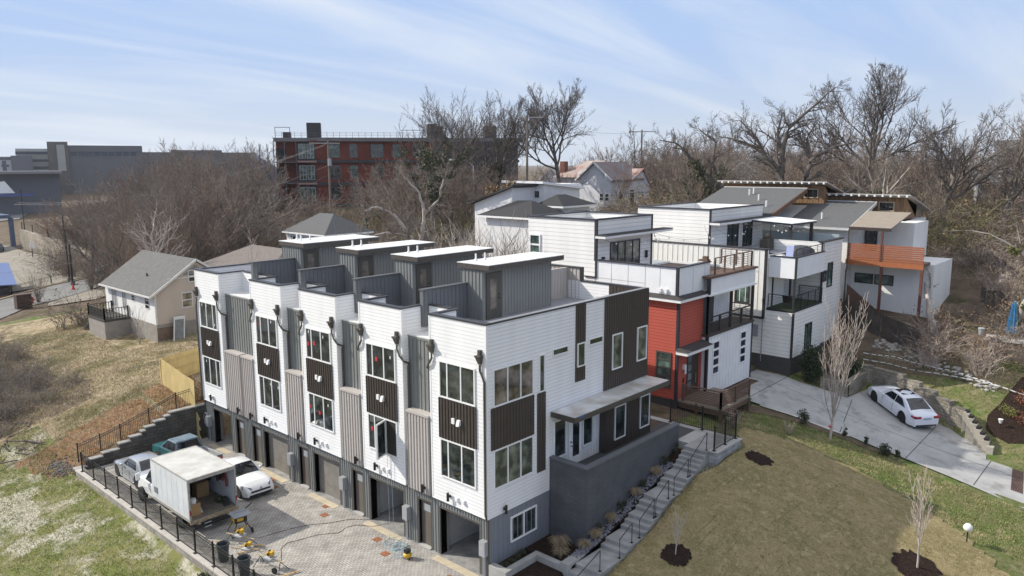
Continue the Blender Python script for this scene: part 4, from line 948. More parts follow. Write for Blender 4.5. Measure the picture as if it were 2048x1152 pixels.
def pickup():
    t = thing('teal_pickup', 'faded teal pickup truck with an open bed parked behind the box truck', 'pickup truck', (-2.75, 22.35, 0)); OFF[t] = Vector((0, 0, 0)); t.rotation_euler = (0, 0, rad(93))
    P = mat('faded_teal_paint', (.02,.10,.105), .35, .2, 3, world=False); PR = mat('sunbleached_roof_paint', (.20,.27,.33), .5, .35, 2.5, col2=(.06,.10,.13), world=False); PS = mat('silver_lower_paint', (.42,.43,.43), .4, .1, world=False)
    hx = 2.6; W2 = .88
    b = MB(); sec = [(-2.6,.62,.98),(-.3,.62,.98)]
    b.hexa([(-.45,-W2,.42),(2.5,-W2*.95,.42),(2.5,W2*.95,.42),(-.45,W2,.42),(-.45,-W2,1.02),(1.35,-W2,1.02),(1.35,W2,1.02),(-.45,W2,1.02)])
    b.hexa([(1.35,-W2,.42),(2.55,-W2*.93,.42),(2.55,W2*.93,.42),(1.35,W2,.42),(1.35,-W2,1.02),(2.5,-W2*.9,.86),(2.5,W2*.9,.86),(1.35,W2,1.02)])
    b.build('body', P, t, bevel=.05)
    c = MB(); c.hexa([(-.45,-W2*.97,1.02),(1.30,-W2*.97,1.02),(1.30,W2*.97,1.02),(-.45,W2*.97,1.02),(-.33,-W2*.78,1.60),(.62,-W2*.78,1.60),(.62,W2*.78,1.60),(-.33,W2*.78,1.60)]); c.build('cab_roof', PR, t, bevel=.05)
    g = MB(); g.poly([(1.28,-W2*.86,1.08),(1.28,W2*.86,1.08),(.68,W2*.70,1.56),(.68,-W2*.70,1.56)]); g.build('windscreen', CGLASS, t)
    MB().poly([(-.452,W2*.8,1.08),(-.452,-W2*.8,1.08),(-.37,-W2*.68,1.53),(-.37,W2*.68,1.53)]).build('rear_window', CGLASS, t)
    for s in (1, -1):
        MB().poly([(-.38,s*W2*.965,1.09),(1.12,s*W2*.965,1.09),(.62,s*W2*.82,1.53),(-.30,s*W2*.82,1.53)][::s]).build('side_window', CGLASS, t)
    d = MB(); d.box(-2.6,-W2,.55,-.5,-W2+.07,1.0).box(-2.6,W2-.07,.55,-.5,W2,1.0).box(-.57,-W2,.55,-.5,W2,1.0); d.build('bed_side', PS, t)
    MB().box(-2.62,-W2,.55,-2.55,W2,.98).build('tailgate', P, t)
    MB().box(-2.6,-W2+.07,.50,-.5,W2-.07,.56).build('bed_floor', UNDER, t)
    rn = random.Random(2); q = MB()
    for i in range(14): x = rn.uniform(-2.4,-.8); y = rn.uniform(-.6,.6); q.box(x-rn.uniform(.1,.3), y-.08, .56, x+.2, y+rn.uniform(.05,.2), .56+rn.uniform(.1,.4), rn.randrange(3))
    tag(q.build('bed_load', [mat('grey_bag', (.35,.36,.37), .8), mat('black_tarp', (.03,.03,.035), .7), mat('pale_wood', (.42,.31,.18), .8)], loc=(0,0,0)), 'loose tools and scraps lying in the bed of the teal pickup', 'scrap').parent = None
    lo = bpy.data.objects['bed_load']; lo.location = t.location; lo.rotation_euler = t.rotation_euler
    MB().box(-2.74,-W2,.42,-2.6,W2,.58).build('rear_bumper', RIM, t)
    for s in (1, -1): MB().box(-2.63,s*(W2-.16),.62,-2.58,s*W2*1.005,.92).build('tail_light', LENSR, t)
    for x in (-1.62, 1.62):
        for s in (1, -1): wheel(t, x, s*(W2-.10), .35, .22, RIM)
pickup()

def box_truck():
    t = thing('box_truck', 'white box truck with its rear door open, full of tools, beside the court railing', 'truck', (-5.5, 15.4, 0))
    BW = mat('truck_box_white', (.70,.72,.74), .5, .08, .9, col2=(.58,.60,.62)); BRF = mat('dirty_truck_roof', (.60,.60,.575), .7, .2, 1.3, col2=(.42,.41,.38)); GR = mat('rusty_cream_steel', (.42,.38,.28), .7, .3, 5, col2=(.22,.13,.07)); WD = mat('worn_truck_floor', (.16,.14,.115), .8, .3, 3)
    x0, x1, y0, y1, zf, zr = -6.72, -4.32, 13.3, 17.45, .82, 2.80
    w = MB(); w.box(x0, y0, zf, x0+.05, y1, zr); w.box(x1-.05, y0, zf, x1, y1, zr); w.box(x0+.05, y1-.05, zf, x1-.05, y1, zr)
    for i in range(1, 7): yy = y0+i*(y1-y0)/7; w.box(x0-.006, yy-.012, zf+.1, x0, yy+.012, zr-.1); w.box(x1, yy-.012, zf+.1, x1+.006, yy+.012, zr-.1)
    w.build('box_wall', BW, t)
    MB().box(x0, y0, zr, x1, y1, zr+.03).build('box_roof', BRF, t)
    f = MB(); f.box(x0-.02, y0-.03, zf-.16, x0+.07, y0+.05, zr+.05).box(x1-.07, y0-.03, zf-.16, x1+.02, y0+.05, zr+.05).box(x0+.07, y0-.03, zr-.12, x1-.07, y0+.06, zr+.05).box(x0-.01, y0, zf-.14, x0+.02, y1, zf).box(x1-.02, y0, zf-.14, x1+.01, y1, zf)
    f.box(x0-.02,y0,zr-.02,x0+.03,y1,zr+.045).box(x1-.03,y0,zr-.02,x1+.02,y1,zr+.045).box(x0,y1-.04,zr-.02,x1,y1+.02,zr+.045)
    f.build('rear_frame', mat('truck_frame_paint', (.42,.42,.40), .6, .25, 4, col2=(.28,.26,.22)), t)
    MB().box(x0+.05, y0, zf-.1, x1-.05, y1-.05, zf).build('load_floor', WD, t)
    m = MB(); m.box(x0-.02, y0-.10, zf-.22, x1+.02, y0-.0, zf-.06); m.box(x0+.35, y0-.12, .40, x0+.47, y0+.1, zf-.2).box(x1-.62, y0-.12, .40, x1-.5, y0+.1, zf-.2); m.build('rear_sill', GR, t)
    MB().box(x0+.1, y0-.22, .36, x1-.1, y0-.08, .50).build('step_bumper', UNDER, t)
    for xx in (x0+.03, x1-.03): MB().box(xx-.035, y0-.045, 1.05, xx+.035, y0-.02, 1.30).build('tail_light', LENSR, t)
    m = MB(); m.box(x0+.55, y0+.3, .45, x0+.65, 19.2, .72).box(x1-.65, y0+.3, .45, x1-.55, 19.2, .72); m.build('chassis_rail', UNDER, t)
    MB().box(x0+.60,y0-.20,.30,x0+.95,y0-.17,.52).build('number_plate', mat('plate_pale',(.6,.6,.6),.5), t)
    # cab
    c = MB(); c.hexa([(x0+.12,17.55,.5),(x1-.12,17.55,.5),(x1-.2,19.95,.5),(x0+.2,19.95,.5),(x0+.12,17.55,1.25),(x1-.12,17.55,1.25),(x1-.3,19.85,1.12),(x0+.3,19.85,1.12)])
    c.hexa([(x0+.16,17.55,1.25),(x1-.16,17.55,1.25),(x1-.22,18.95,1.22),(x0+.22,18.95,1.22),(x0+.28,17.55,2.0),(x1-.28,17.55,2.0),(x1-.36,18.35,1.98),(x0+.36,18.35,1.98)]); c.build('cab', paint('truck_cab_white', (.72,.73,.73)), t, bevel=.06)
    g = MB()
    for s, xx in ((-1, x0+.16), (1, x1-.16)): g.poly([(xx+s*.01-s*.02, 17.75, 1.3),(xx+s*.0-s*.04, 18.75, 1.3),(xx-s*.14, 18.3, 1.9),(xx-s*.10, 17.75, 1.92)])
    g.poly([(x0+.3,18.97,1.27),(x1-.3,18.97,1.27),(x1-.42,18.42,1.93),(x0+.42,18.42,1.93)]); g.build('cab_glass', CGLASS, t)
    for s, xx in ((-1, x0+.1), (1, x1-.1)):
        m = MB(); m.tube([(xx, 18.7, 1.3), (xx+s*.28, 18.75, 1.35), (xx+s*.28, 18.75, 1.75), (xx, 18.6, 1.8)], .014, 5).box(xx+s*.28-.10, 18.72, 1.36, xx+s*.28+.10, 18.79, 1.72); m.build('mirror', WHITE, t)
    def wh(x, y, dual=False):
        q = MB(); s = -1 if x < -5.5 else 1
        q.lathe((x, y, .38), [(.2,-.12),(.36,-.12),(.38,-.09),(.38,.09),(.36,.12),(.2,.12)], 22, ax='x'); o = q.build('wheel', TYRE, t)
        MB().lathe((x+s*.06, y, .38), [(.001,-.02),(.22,-.02),(.22,.03),(.10,.06),(.001,.06)], 18, ax='x').build('rim', WHITE, o)
    for x in (x0+.16, x1-.16): wh(x, 19.15); wh(x, 14.6)
    # what is inside
    rn = random.Random(8)
    ply = mat('plywood', (.36,.22,.10), .8, .2, 2)
    tag(MB().box(-5.35, 15.4, .82, -4.72, 15.46, 1.55).box(-5.35,15.46,.82,-5.30,15.95,1.55).box(-4.77,15.46,.82,-4.72,15.95,1.55).box(-5.35,15.4,1.55,-4.72,15.95,1.58).build('plywood_cabinet', ply, loc=(-5.1,15.7,.82)), 'plywood tool cabinet standing inside the open box truck', 'cabinet')
    tag(MB().box(-6.62, 13.55, .82, -6.05, 13.6, 1.42).box(-6.62,13.6,.82,-6.57,13.95,1.42).box(-6.10,13.6,.82,-6.05,13.95,1.42).box(-6.62,13.6,1.3,-6.05,13.95,1.34).build('plywood_crate', ply, loc=(-6.35,13.75,.82)), 'small plywood crate at the left rear corner inside the truck', 'crate')
    tag(MB().hexa([(-6.1,13.8,.825),(-5.9,13.7,.825),(-5.45,15.2,.825),(-5.65,15.25,.825),(-6.1,13.8,.87),(-5.9,13.7,.87),(-5.45,15.2,.87),(-5.65,15.25,.87)]).build('white_board', WHITE, loc=(-5.8,14.5,.82)), 'long white board lying on the floor of the open truck', 'board')
    m = MB(); m.lathe((-6.3, 13.76, 1.34), [(.001,0),(.12,0),(.14,.3),(.001,.3)], 12); tag(m.build('bucket', WHITEP, loc=(-6.3,13.76,1.34)), 'white bucket on the small crate inside the truck', 'bucket')
    m = MB(); m.box(-6.0,15.0,.82,-5.9,15.2,1.5).box(-6.03,15.0,1.5,-5.87,15.2,1.95); tag(m.build('shop_tool', mat('pale_grey_tool', (.42,.43,.44), .5), loc=(-5.95,15.1,.82)), 'pale grey upright tool standing inside the truck', 'tool')
    cl = [mat('clutter_black', (.02,.02,.022), .7), mat('clutter_red', (.20,.04,.03), .6), mat('clutter_tan', (.30,.24,.16), .8), mat('clutter_olive', (.06,.07,.03), .8), mat('clutter_grey', (.2,.2,.21), .6)]
    m = MB()
    for i in range(60):
        x = rn.uniform(-6.55,-4.5); y = rn.uniform(15.9,17.2); z = rn.uniform(.82,2.3); s = rn.uniform(.06,.22); m.box(x-s, y-s, z, x+s*rn.uniform(.5,1.4), y+s, z+s*rn.uniform(.5,1.6), rn.randrange(5))
    for i in range(22):
        y = rn.uniform(13.9,15.8); z = rn.uniform(2.0,2.5); m.box(-4.42, y, z-rn.uniform(.15,.5), -4.5, y+rn.uniform(.03,.14), z, rn.choice([0,1,1,3]))
    for i in range(16):
        x = rn.uniform(-4.95,-4.5); y = rn.uniform(13.5,14.4); s = rn.uniform(.05,.13); m.box(x-s, y-s, .82, x+s, y+s, .82+s*rn.uniform(.8,2), rn.choice([0,0,4,3]))
    o = m.build('tool_clutter', cl, loc=(-5.5,16,.82)); o['kind'] = 'stuff'; tag(o, 'jumble of tools and bags piled inside the open box truck', 'tools')
box_truck()
# ------------------------------------------------------------ the red and white house
DSH = mat('dark_roof_shingles', (.050,.046,.046), .95, .25, 8, bump=.01, bscale=40)
FOUND = mat('dark_foundation', (.055,.052,.05), .85, .15, 3)
NAVY = mat('dark_corner_trim', (.028,.027,.032), .5, .05)
BRW = mat('brown_deck_wood', (.125,.075,.052), .7, .25, 4, stretch=(1,1,6))
DECKF = mat('weathered_deck_boards', (.24,.20,.155), .8, .2, 3)
def rail(par, segs, h=.95, bars=7, m=None, post=.09, step=1.3, name='railing', bt=.018, up=.14):
    m = m or BRW; mb = MB()
    for a, b in segs:
        a = Vector(a); b = Vector(b); L = (b-a).length; n = max(1, round(L/step)); z = Vector((0, 0, 1))
        mb.beam(a+z*h, b+z*h, post*1.1, .05)
        for i in range(n+1):
            q = a.lerp(b, i/n); mb.box(q.x-post/2, q.y-post/2, q.z, q.x+post/2, q.y+post/2, q.z+h-.02)
        for k in range(bars): zz = up+(h-up-.05)*k/bars; mb.beam(a+z*zz, b+z*zz, bt, bt)
    return mb.build(name, m, par)
def red_house():
    t = thing('red_house', 'white modern house with a red clapboard front box and rooftop terrace', 'house', (21, 6, 3.2))
    MB().box(16.55, .65, 2.2, 25.4, 12.0, 3.92).build('foundation', FOUND, t)
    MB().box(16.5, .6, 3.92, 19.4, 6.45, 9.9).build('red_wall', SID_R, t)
    w = MB(); w.box(16.5, 6.45, 3.92, 25.4, 12.05, 10.8); w.box(16.52, 6.5, 10.8, 16.72, 12.03, 14.16); w.box(16.72, 11.83, 10.8, 22.9, 12.03, 14.16); w.box(22.7, 6.5, 10.8, 22.9, 11.83, 14.16)
    w.box(16.72, 6.5, 10.8, 22.7, 6.7, 14.16); w.box(16.72, 6.7, 13.3, 22.7, 11.83, 13.5)
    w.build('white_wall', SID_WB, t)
    MB().box(16.74, 6.72, 13.5, 22.68, 11.81, 13.53).build('flat_roof', TPO, t)
    w = MB(); w.box(19.4, .25, 3.92 if False else 3.5, 25.5, 6.4, 7.3); battens(w, 'y', .25, 19.5, 25.4, 3.5, 7.25, 0, .42, .05, .02); w.box(19.4, 1.8, 7.3, 25.5, 6.4, 10.0); battens(w, 'y', 1.8, 19.5, 25.4, 7.4, 9.8, 0, .42, .05, .02)
    w.build('white_batten_wall', WHITEP, t)
    c = MB()
    for x, y in ((16.47,.57),): c.box(x, y, 3.92, x+.16, y+.16, 9.88)
    c.box(19.34, .19, 3.5, 19.5, .36, 10.9); c.box(25.40, .19, 3.5, 25.54, .34, 7.3); c.box(16.46, 6.42, 11.66, 16.6, 6.60, 14.2); c.box(22.84,6.44,10.8,22.96,6.58,14.2); c.box(16.44,.67,10.0,16.58,.83,11.7)
    c.build('corner_trim', NAVY, t)
    c = MB(); c.box(16.44, 6.44, 14.16, 16.8, 12.1, 14.24); c.box(16.8, 6.44, 14.16, 22.96, 6.76, 14.24); c.box(16.8, 11.77, 14.16, 22.96, 12.1, 14.24); c.box(22.64,6.76,14.16,22.96,11.77,14.24)
    c.box(16.42, .64, 11.70, 16.74, 6.40, 11.76); c.box(16.74, .64, 11.70, 20.3, .94, 11.76); c.box(16.42,6.40,10.64,16.5,6.50,11.76); c.box(16.42,6.5,10.60,16.5,7.3,10.68)
    c.build('parapet_cap', NAVY, t)
    # skirt roofs
    def skirt(nm, x0, y0, x1, z):
        f = MB(); f.box(x0, y0, z-.24, x1, y0+.5, z-.04) if x1 else None
        return f
    f = MB(); f.box(16.15, .30, 9.76, 19.36, .6, 9.93); f.box(16.15, .60, 9.76, 16.5, 6.45, 9.93); f.build('fascia', WHITE, t)
    f = MB(); f.hexa([(16.12,.27,9.93),(19.36,.27,9.93),(19.36,.75,9.93),(16.5,.75,9.93),(16.5,.75,10.12),(19.36,.75,10.12),(19.36,.76,10.12),(16.5,.76,10.12)]); f.hexa([(16.12,.27,9.931),(16.5,.75,9.931),(16.5,6.45,9.931),(16.12,6.45,9.931),(16.5,.75,10.12),(16.51,.75,10.12),(16.51,6.45,10.12),(16.5,6.45,10.12)]); f.build('skirt_roof', DSH, t)
    # terrace parapet
    p = MB(); p.box(16.5, .7, 10.0, 16.68, 6.5, 11.7); p.box(16.68, .7, 10.0, 20.25, .88, 11.7)
    p.build('terrace_parapet', WHITEP, t)
    j = MB()
    for y in (5.3, 4.1, 2.9, 1.9): j.box(16.492, y-.012, 10.05, 16.5, y+.012, 11.68)
    j.box(16.492, 2.9, 10.62, 16.5, 6.4, 10.645)
    for x in (18.2, 19.6): j.box(x-.01, .692, 10.1, x+.01, .7, 11.68)
    j.build('panel_joint', mat('joint_grey', (.35,.35,.36), .6, 0), t)
    for y in (1.85, 1.45): MB().box(16.38, y-.09, 10.22, 16.5, y+.09, 10.44).build('wall_vent', WHITE, t)
    MB().box(16.68, .88, 10.5, 25.5, 6.5, 10.68).build('terrace_deck', BRW, t)
    # upper right: deck edge band, rails
    b = MB(); b.box(19.42, .22, 9.86, 25.6, .34, 10.82); b.box(25.48, .34, 9.86, 25.6, 6.4, 10.82); b.build('deck_band', WHITEP, t)
    b = MB(); b.box(19.30, .12, 10.82, 25.75, .9, 10.95); b.build('deck_edge_board', BRW, t)
    MB().box(19.3,.12,9.76,25.7,.4,9.86).build('band_trim', WHITE, t)
    rail(t, [((20.4,.45,10.95),(25.45,.45,10.95)),((25.45,.45,10.95),(25.45,2.6,10.95))], 1.0, 7)
    tag(MB().box(19.9,.72,11.76,20.3,1.3,11.86).box(20.0,.8,11.86,20.25,1.1,12.05).build('corner_block', BRW, loc=(20,1,11.76)), 'brown wooden box on the corner of the red house terrace', 'box')
    # balcony
    d = MB(); d.box(19.32, .16, 7.26, 25.62, 1.8, 7.42); d.build('balcony_floor', mat('dark_deck_edge', (.05,.04,.036), .6, .1), t)
    rail(t, [((19.5,.28,7.42),(25.4,.28,7.42)),((25.45,.28,7.42),(25.45,1.8,7.42))], .98, 7, mat('dark_deck_edge', (0,)*3), .12, 1.5)
    for x in (19.42, 22.4, 25.45): MB().box(x-.08, .2, 7.42, x+.08, .36, 9.8).build('balcony_post', mat('dark_deck_edge', (0,)*3), t)
    p = MB(); FB(p, 'y', 1.8, 21.6, 23.0, 7.45, 9.6, 0, .04); p.build('balcony_door', mat('slate_door', (.06,.07,.08), .3, 0), t)
    # windows and doors
    window(t, 'x', 16.5, .98, 2.0, 4.55, 6.72, bars=(.34,.56,.78), fm=BRTRIM, gm=GLASSG, fw=.10, mw=.10)
    for h in (20.1, 23.8): window(t, 'y', .25, h, h+.82, 4.75, 6.85, bars=(.25,.5,.75), fm=WHITE, gm=mat('dark_blue_glass', (.02,.026,.05), .15, 0), fw=.07, mw=.14, t=.04, d=.02)
    for y in (11.05,): window(t, 'x', 16.5, 10.95, 11.9, 11.0, 13.05, bars=(.33,.66), fw=.1, mw=.12, gm=GLASSG)
    window(t, 'x', 16.5, 8.0, 9.3, 10.75, 11.1, gm=GLASS)
    window(t, 'y', 6.5, 18.0, 21.45, 10.8, 12.7, (.25,.5,.75), fm=NAVY, gm=glass('terrace_door_glass', (.05,.055,.05), .08, .7), fw=.07, name='sliding_door')
    for x in (17.2, 22.2): 
        m = MB(); m.box(x-.09, 6.33, 11.75, x+.09, 6.5, 11.85).box(x-.07, 6.35, 11.35, x+.07, 6.47, 11.75); m.build('wall_lantern', BLKMET, t)
    c = MB(); c.box(16.42, 5.75, 13.06, 24.4, 6.5, 13.22); c.build('canopy_fascia', WHITE, t); MB().box(16.40, 5.72, 13.22, 24.45, 6.52, 13.26).build('canopy_roof', DSH, t)
    d = MB(); FB(d, 'y', .6, 17.6, 19.0, 3.95, 6.62, 0, .03); o = d.build('front_door_frame', mat('dark_door_wood', (.035,.022,.018), .4, .1), t)
    p = MB()
    for k in range(4): FB(p, 'y', .6, 17.72, 18.15, 4.3+k*.55, 4.72+k*.55, .03, .04)
    p.build('door_glass', mat('grey_door_glass', (.12,.14,.15), .1, .1), o)
    MB().tube([(18.55,.48,4.6),(18.55,.48,5.2)], .02, 5).build('door_handle', RIM, o)
    m = MB(); m.box(17.15,.45,5.65,17.35,.6,5.95).box(17.2,.42,5.4,17.3,.5,5.65); m.build('wall_lantern', WHITE, t)
    for z in (4.9, 5.1): pass
    nb = MB(); nb.box(17.18,.575,4.82,17.24,.6,5.12).box(17.24,.575,4.95,17.32,.6,4.99).box(17.24,.575,5.08,17.32,.6,5.12).box(17.30,.575,4.82,17.34,.6,5.12); nb.build('house_number', BLKMET, t)
    f = MB(); f.box(16.3, -.15, 6.72, 19.34, .6, 6.92); f.build('entry_fascia', WHITE, t)
    MB().hexa([(16.26,-.2,6.92),(19.34,-.2,6.92),(19.34,.6,6.92),(16.26,.6,6.92),(16.5,.45,7.08),(19.34,.45,7.08),(19.34,.6,7.08),(16.5,.6,7.08)]).build('entry_roof', DSH, t)
    # front deck
    d = MB(); d.box(16.7, -2.15, 3.78, 20.4, .6, 3.92); d.build('deck_floor', DECKF, t)
    rail(t, [((16.75,-2.1,3.92),(16.75,.3,3.92)),((16.75,-2.1,3.92),(20.35,-2.1,3.92))], .98, 8, BRW, .11, 1.8, bt=.05)
    m = MB()
    for x, y in ((16.75,-2.1),(20.3,-2.1),(16.75,-.6)): m.box(x-.07, y-.07, 2.7, x+.07, y+.07, 3.92)
    m.box(16.7,-2.13,3.5,20.4,-2.05,3.78); m.box(16.7,-2.05,3.5,16.78,.6,3.78); m.build('deck_frame', BRW, t)
    tag(MB().box(19.0,1.6,10.72,19.9,1.7,11.35).box(19.0,1.7,11.0,19.06,2.2,11.35).box(18.98,1.58,11.35,19.92,2.25,11.38).build('patio_bench', mat('pale_grey_tool', (.4,)*3), loc=(19.4,1.8,10.7)), 'small grey table on the terrace of the red house', 'table')
red_house()

# ------------------------------------------------------------ white house with the green balcony
def white_house():
    t = thing('white_balcony_house', 'white modern house with two corner balconies and a fabric awning over its rooftop', 'house', (32, 5, 3.2))
    MB().box(28.22, -1.38, 2.0, 37.4, 12, 4.5).build('foundation', FOUND, t)
    w = MB(); w.box(28.2, -1.4, 4.5, 33.4, 12, 7.62); w.box(28.2, 1.0, 7.62, 33.4, 12, 11.2); w.box(33.4, -1.2, 4.5, 37.4, 12, 11.2); w.box(33.4,-1.2,11.2,33.6,3.0,12.0); w.box(33.6,-1.2,11.2,37.4,-1.0,12.0)
    w.box(28.3, 5.0, 11.2, 28.5, 11.1, 14.3); w.box(28.5, 5.0, 11.2, 37, 5.2, 14.3); w.box(28.5, 10.9, 11.2, 37, 11.1, 14.3); w.box(36.8, 5.2, 11.2, 37, 10.9, 14.3); w.box(28.5, 5.2, 13.3, 36.8, 10.9, 13.5)
    w.build('white_wall', SID_WB, t)
    MB().box(28.52, 5.22, 13.5, 36.78, 10.88, 13.53).build('flat_roof', TPO, t)
    b = MB(); b.box(27.8, .5, 7.2, 28.2, 12, 11.8); b.box(28.2, .5, 7.62, 31.0, 1.0, 11.2); battens(b, 'x', 27.8, .6, 11.9, 7.3, 11.75, 0, .42, .05, .03); battens(b, 'y', .5, 27.9, 28.9, 7.7, 11.4, 0, .42, .05, .02)
    b.build('batten_wall', mat('warm_white_panel', (.74,.73,.70), .6, .04), t)
    m = MB(); m.box(27.74,.44,7.15,27.9,.60,11.85).box(27.74,.44,7.05,27.82,12,7.2).box(27.74,.44,11.8,28.3,12,11.87).box(28.9,.40,7.62,29.0,.5,11.4); m.box(28.14,-1.46,4.5,28.30,-1.34,7.6).box(28.24,4.94,11.2,28.36,5.06,14.34)
    m.box(28.22,4.92,14.3,28.56,11.16,14.38).box(28.56,4.92,14.3,37.05,5.26,14.38).box(28.56,10.84,14.3,37.05,11.16,14.38).box(33.3,-1.3,12.0,37.5,-.9,12.08); m.box(33.3,-1.22,11.0,33.44,-1.14,12.0)
    m.build('dark_trim', NAVY, t)
    m = MB(); m.box(28.2, -1.4, 7.62, 33.4, 1.0, 7.76); m.build('balcony_floor', NAVY, t); MB().box(28.3,-1.3,7.76,33.3,.9,7.785).build('balcony_turf', mat('artificial_turf', (.035,.06,.02), .95, .2, 8), t)
    rail(t, [((28.24,.4,7.76),(28.24,-1.36,7.76)),((28.24,-1.36,7.76),(33.36,-1.36,7.76)),((33.36,-1.36,7.76),(33.36,.3,7.76))], 1.0, 8, BLKMET, .04, 1.3, bt=.014)
    for x, y in ((28.25,-1.35),(33.3,-1.3),(31.9,.4)): MB().box(x-.06, y-.06, 7.76, x+.06, y+.06, 9.95).build('balcony_post', NAVY, t)
    b = MB(); b.box(28.2, -1.4, 9.95, 28.32, .45, 11.35); b.box(28.32, -1.4, 9.95, 33.3, -1.28, 11.35); b.box(28.32,-1.28,9.95,33.3,.9,10.05); b.build('upper_balcony_band', WHITEP, t)
    m = MB(); m.box(28.16,-1.44,11.35,33.34,-1.26,11.42).box(28.16,-1.26,11.35,28.34,.4,11.42).box(28.12,-1.48,9.9,28.26,-1.36,11.4); m.build('band_cap', NAVY, t)
    rail(t, [((28.3,-1.34,11.42),(33.3,-1.34,11.42))], .52, 4, BLKMET, .03, 1.3, bt=.012, up=.1)
    window(t, 'y', 1.0, 29.1, 31.4, 7.8, 9.8, (.45,), fm=NAVY, gm=GLASSG, name='balcony_door')
    window(t, 'x', 27.8, 3.2, 4.3, 8.0, 10.2, fm=NAVY, gm=GLASSG, fw=.10); window(t, 'x', 27.8, 1.55, 2.65, 8.0, 10.0, fm=NAVY, gm=GLASSG, fw=.10)
    window(t, 'y', -1.4, 30.4, 31.6, 4.75, 6.55, (.4,), fm=NAVY, gm=GLASSG, fw=.08)
    window(t, 'y', -1.2, 34.6, 35.6, 8.6, 10.4, fm=NAVY, gm=GLASSG, fw=.08); window(t, 'y', -1.2, 33.8, 34.4, 9.1, 9.9, fm=NAVY, gm=GLASSG, fw=.08)
    window(t, 'y', 5.0, 31.0, 32.8, 11.25, 13.2, (.5,), fm=NAVY, gm=GLASS, fw=.08, name='terrace_door'); window(t, 'y', 5.0, 33.6, 35.2, 11.25, 13.2, (.5,), fm=NAVY, gm=GLASS, fw=.08, name='terrace_door')
    c = MB(); c.box(28.2, 4.2, 13.25, 37.6, 5.0, 13.42); c.build('canopy_fascia', WHITE, t); MB().box(28.18, 4.17, 13.42, 37.65, 5.02, 13.46).build('canopy_roof', DSH, t)
    m = MB(); m.box(28.08,1.0,5.7,28.2,1.6,6.5).tube([(28.15,.7,4.0),(28.15,.7,9.0)], .03, 5); m.build('electric_meter', mat('meter_grey', (.24,.26,.30), .4, .1), t)
    w = MB(); w.box(33.6,-1.0,10.9,37.4,3.0,11.0); w.build('terrace_floor', CONCD, t)
    MB().box(28.2,.9,11.18,33.6,5.0,11.24).build('terrace_deck', mat('roof_deck_grey', (.3,)*3), t)
    g = MB(); g.box(37.2,-1.0,11.2,37.26,5.0,12.3); g.build('glass_screen', mat('pale_screen_glass', (.34,.40,.42), .15, .05), t)
    # awning, posts, string lights
    a = thing('fabric_awning', 'white fabric awning on dark posts over the rooftop terrace', 'awning', (35, 2.5, 11.2))
    f = MB(); f.hexa([(33.2,1.0,13.22),(37.2,.7,13.22),(37.6,5.4,13.42),(33.4,5.4,13.42),(33.2,1.0,13.26),(37.2,.7,13.26),(37.6,5.4,13.46),(33.4,5.4,13.46)]); f.build('canopy_fabric', mat('white_awning_fabric', (.75,.76,.76), .7, .04), a)
    for x, y in ((33.7,1.3),(36.9,1.0)): MB().box(x-.1, y-.1, 11.2, x+.1, y+.1, 13.24).build('awning_post', NAVY, a)
    m = MB(); m.beam((33.3,1.1,13.16),(37.2,.8,13.16),.1,.12).beam((33.4,1.1,13.16),(33.4,5.2,13.34),.08,.1); m.build('awning_beam', NAVY, a)
    BULB = mat('bulb_glass', (.85,.83,.75), .2, 0)
    def string(name, label, pts, sag, n):
        o = MB(); W2 = []
        for a2, b2 in zip(pts[:-1], pts[1:]):
            a2 = Vector(a2); b2 = Vector(b2)
            W2 += [a2.lerp(b2, k/8)-Vector((0,0,sag*4*(k/8)*(1-k/8))) for k in range(9)]
        o.tube(W2, .008, 4, 0); k = max(2, len(W2)//n)
        for q in W2[::k]: o.lathe((q.x, q.y, q.z-.13), [(.001,0),(.045,.03),(.035,.10),(.001,.13)], 6, 1)
        tag(o.build(name, [BLKMET, BULB], loc=tuple(pts[0])), label, 'string lights')
    string('string_lights', 'string of round bulbs hanging beneath the fabric awning', [(30.5,1.2,13.3),(33.3,1.2,13.1),(36.9,1.0,13.1),(37.2,4.8,13.1)], .45, 22)
    string('string_lights', 'string of bulbs draped over the glazed doors of the upper box', [(28.4,4.7,13.1),(31.0,3.8,12.6),(33.5,4.6,13.1),(36.8,4.7,13.1)], .35, 22)
    string('string_lights', 'string of bulbs above the red house terrace', [(16.8,6.3,13.0),(20.5,4.4,12.9),(22.9,6.3,13.0),(26,3.5,12.6),(28.2,5.4,13.2)], .3, 26)
    tag(MB().tube([(22.4,2.0,10.68),(22.4,2.0,13.2)], .03, 6).lathe((22.4,2.0,10.68),[(.001,0),(.2,0),(.2,.06),(.001,.06)],12).build('light_pole', BLKMET, loc=(22.4,2,10.7)), 'thin dark pole standing on the terrace of the red house', 'pole')
    tag(MB().tube([(30.4,1.4,11.24),(30.4,1.4,13.4)], .03, 6).lathe((30.4,1.4,11.24),[(.001,0),(.2,0),(.2,.06),(.001,.06)],12).build('light_pole', BLKMET, loc=(30.4,1.4,11.2)), 'thin dark pole on the batten parapet side of the awning terrace', 'pole')
    g = thing('covered_grill', 'brown covered barbecue grill on the awning terrace', 'grill', (32.6, 2.6, 11.24)); GC = mat('olive_brown_cover', (.07,.06,.045), .8, .2)
    MB().box(32.0,2.3,11.3,33.2,2.9,12.1).build('cart', GC, g, bevel=.05); MB().blob((32.6,2.6,12.2),(.45,.3,.28),3,amp=.05,n=14,k=8).build('lid', GC, g, smooth=True)
    c = thing('covered_table', 'dark covered round spa on the upper balcony', 'spa', (33.0, -.2, 10.1)); CV = mat('charcoal_cover', (.045,.05,.06), .7, .15)
    MB().lathe((32.2,-.1,10.05),[(.001,0),(.95,0),(1.0,1.2),(.9,1.5),(.5,1.72),(.001,1.78)],20).build('cover', CV, c, smooth=True)
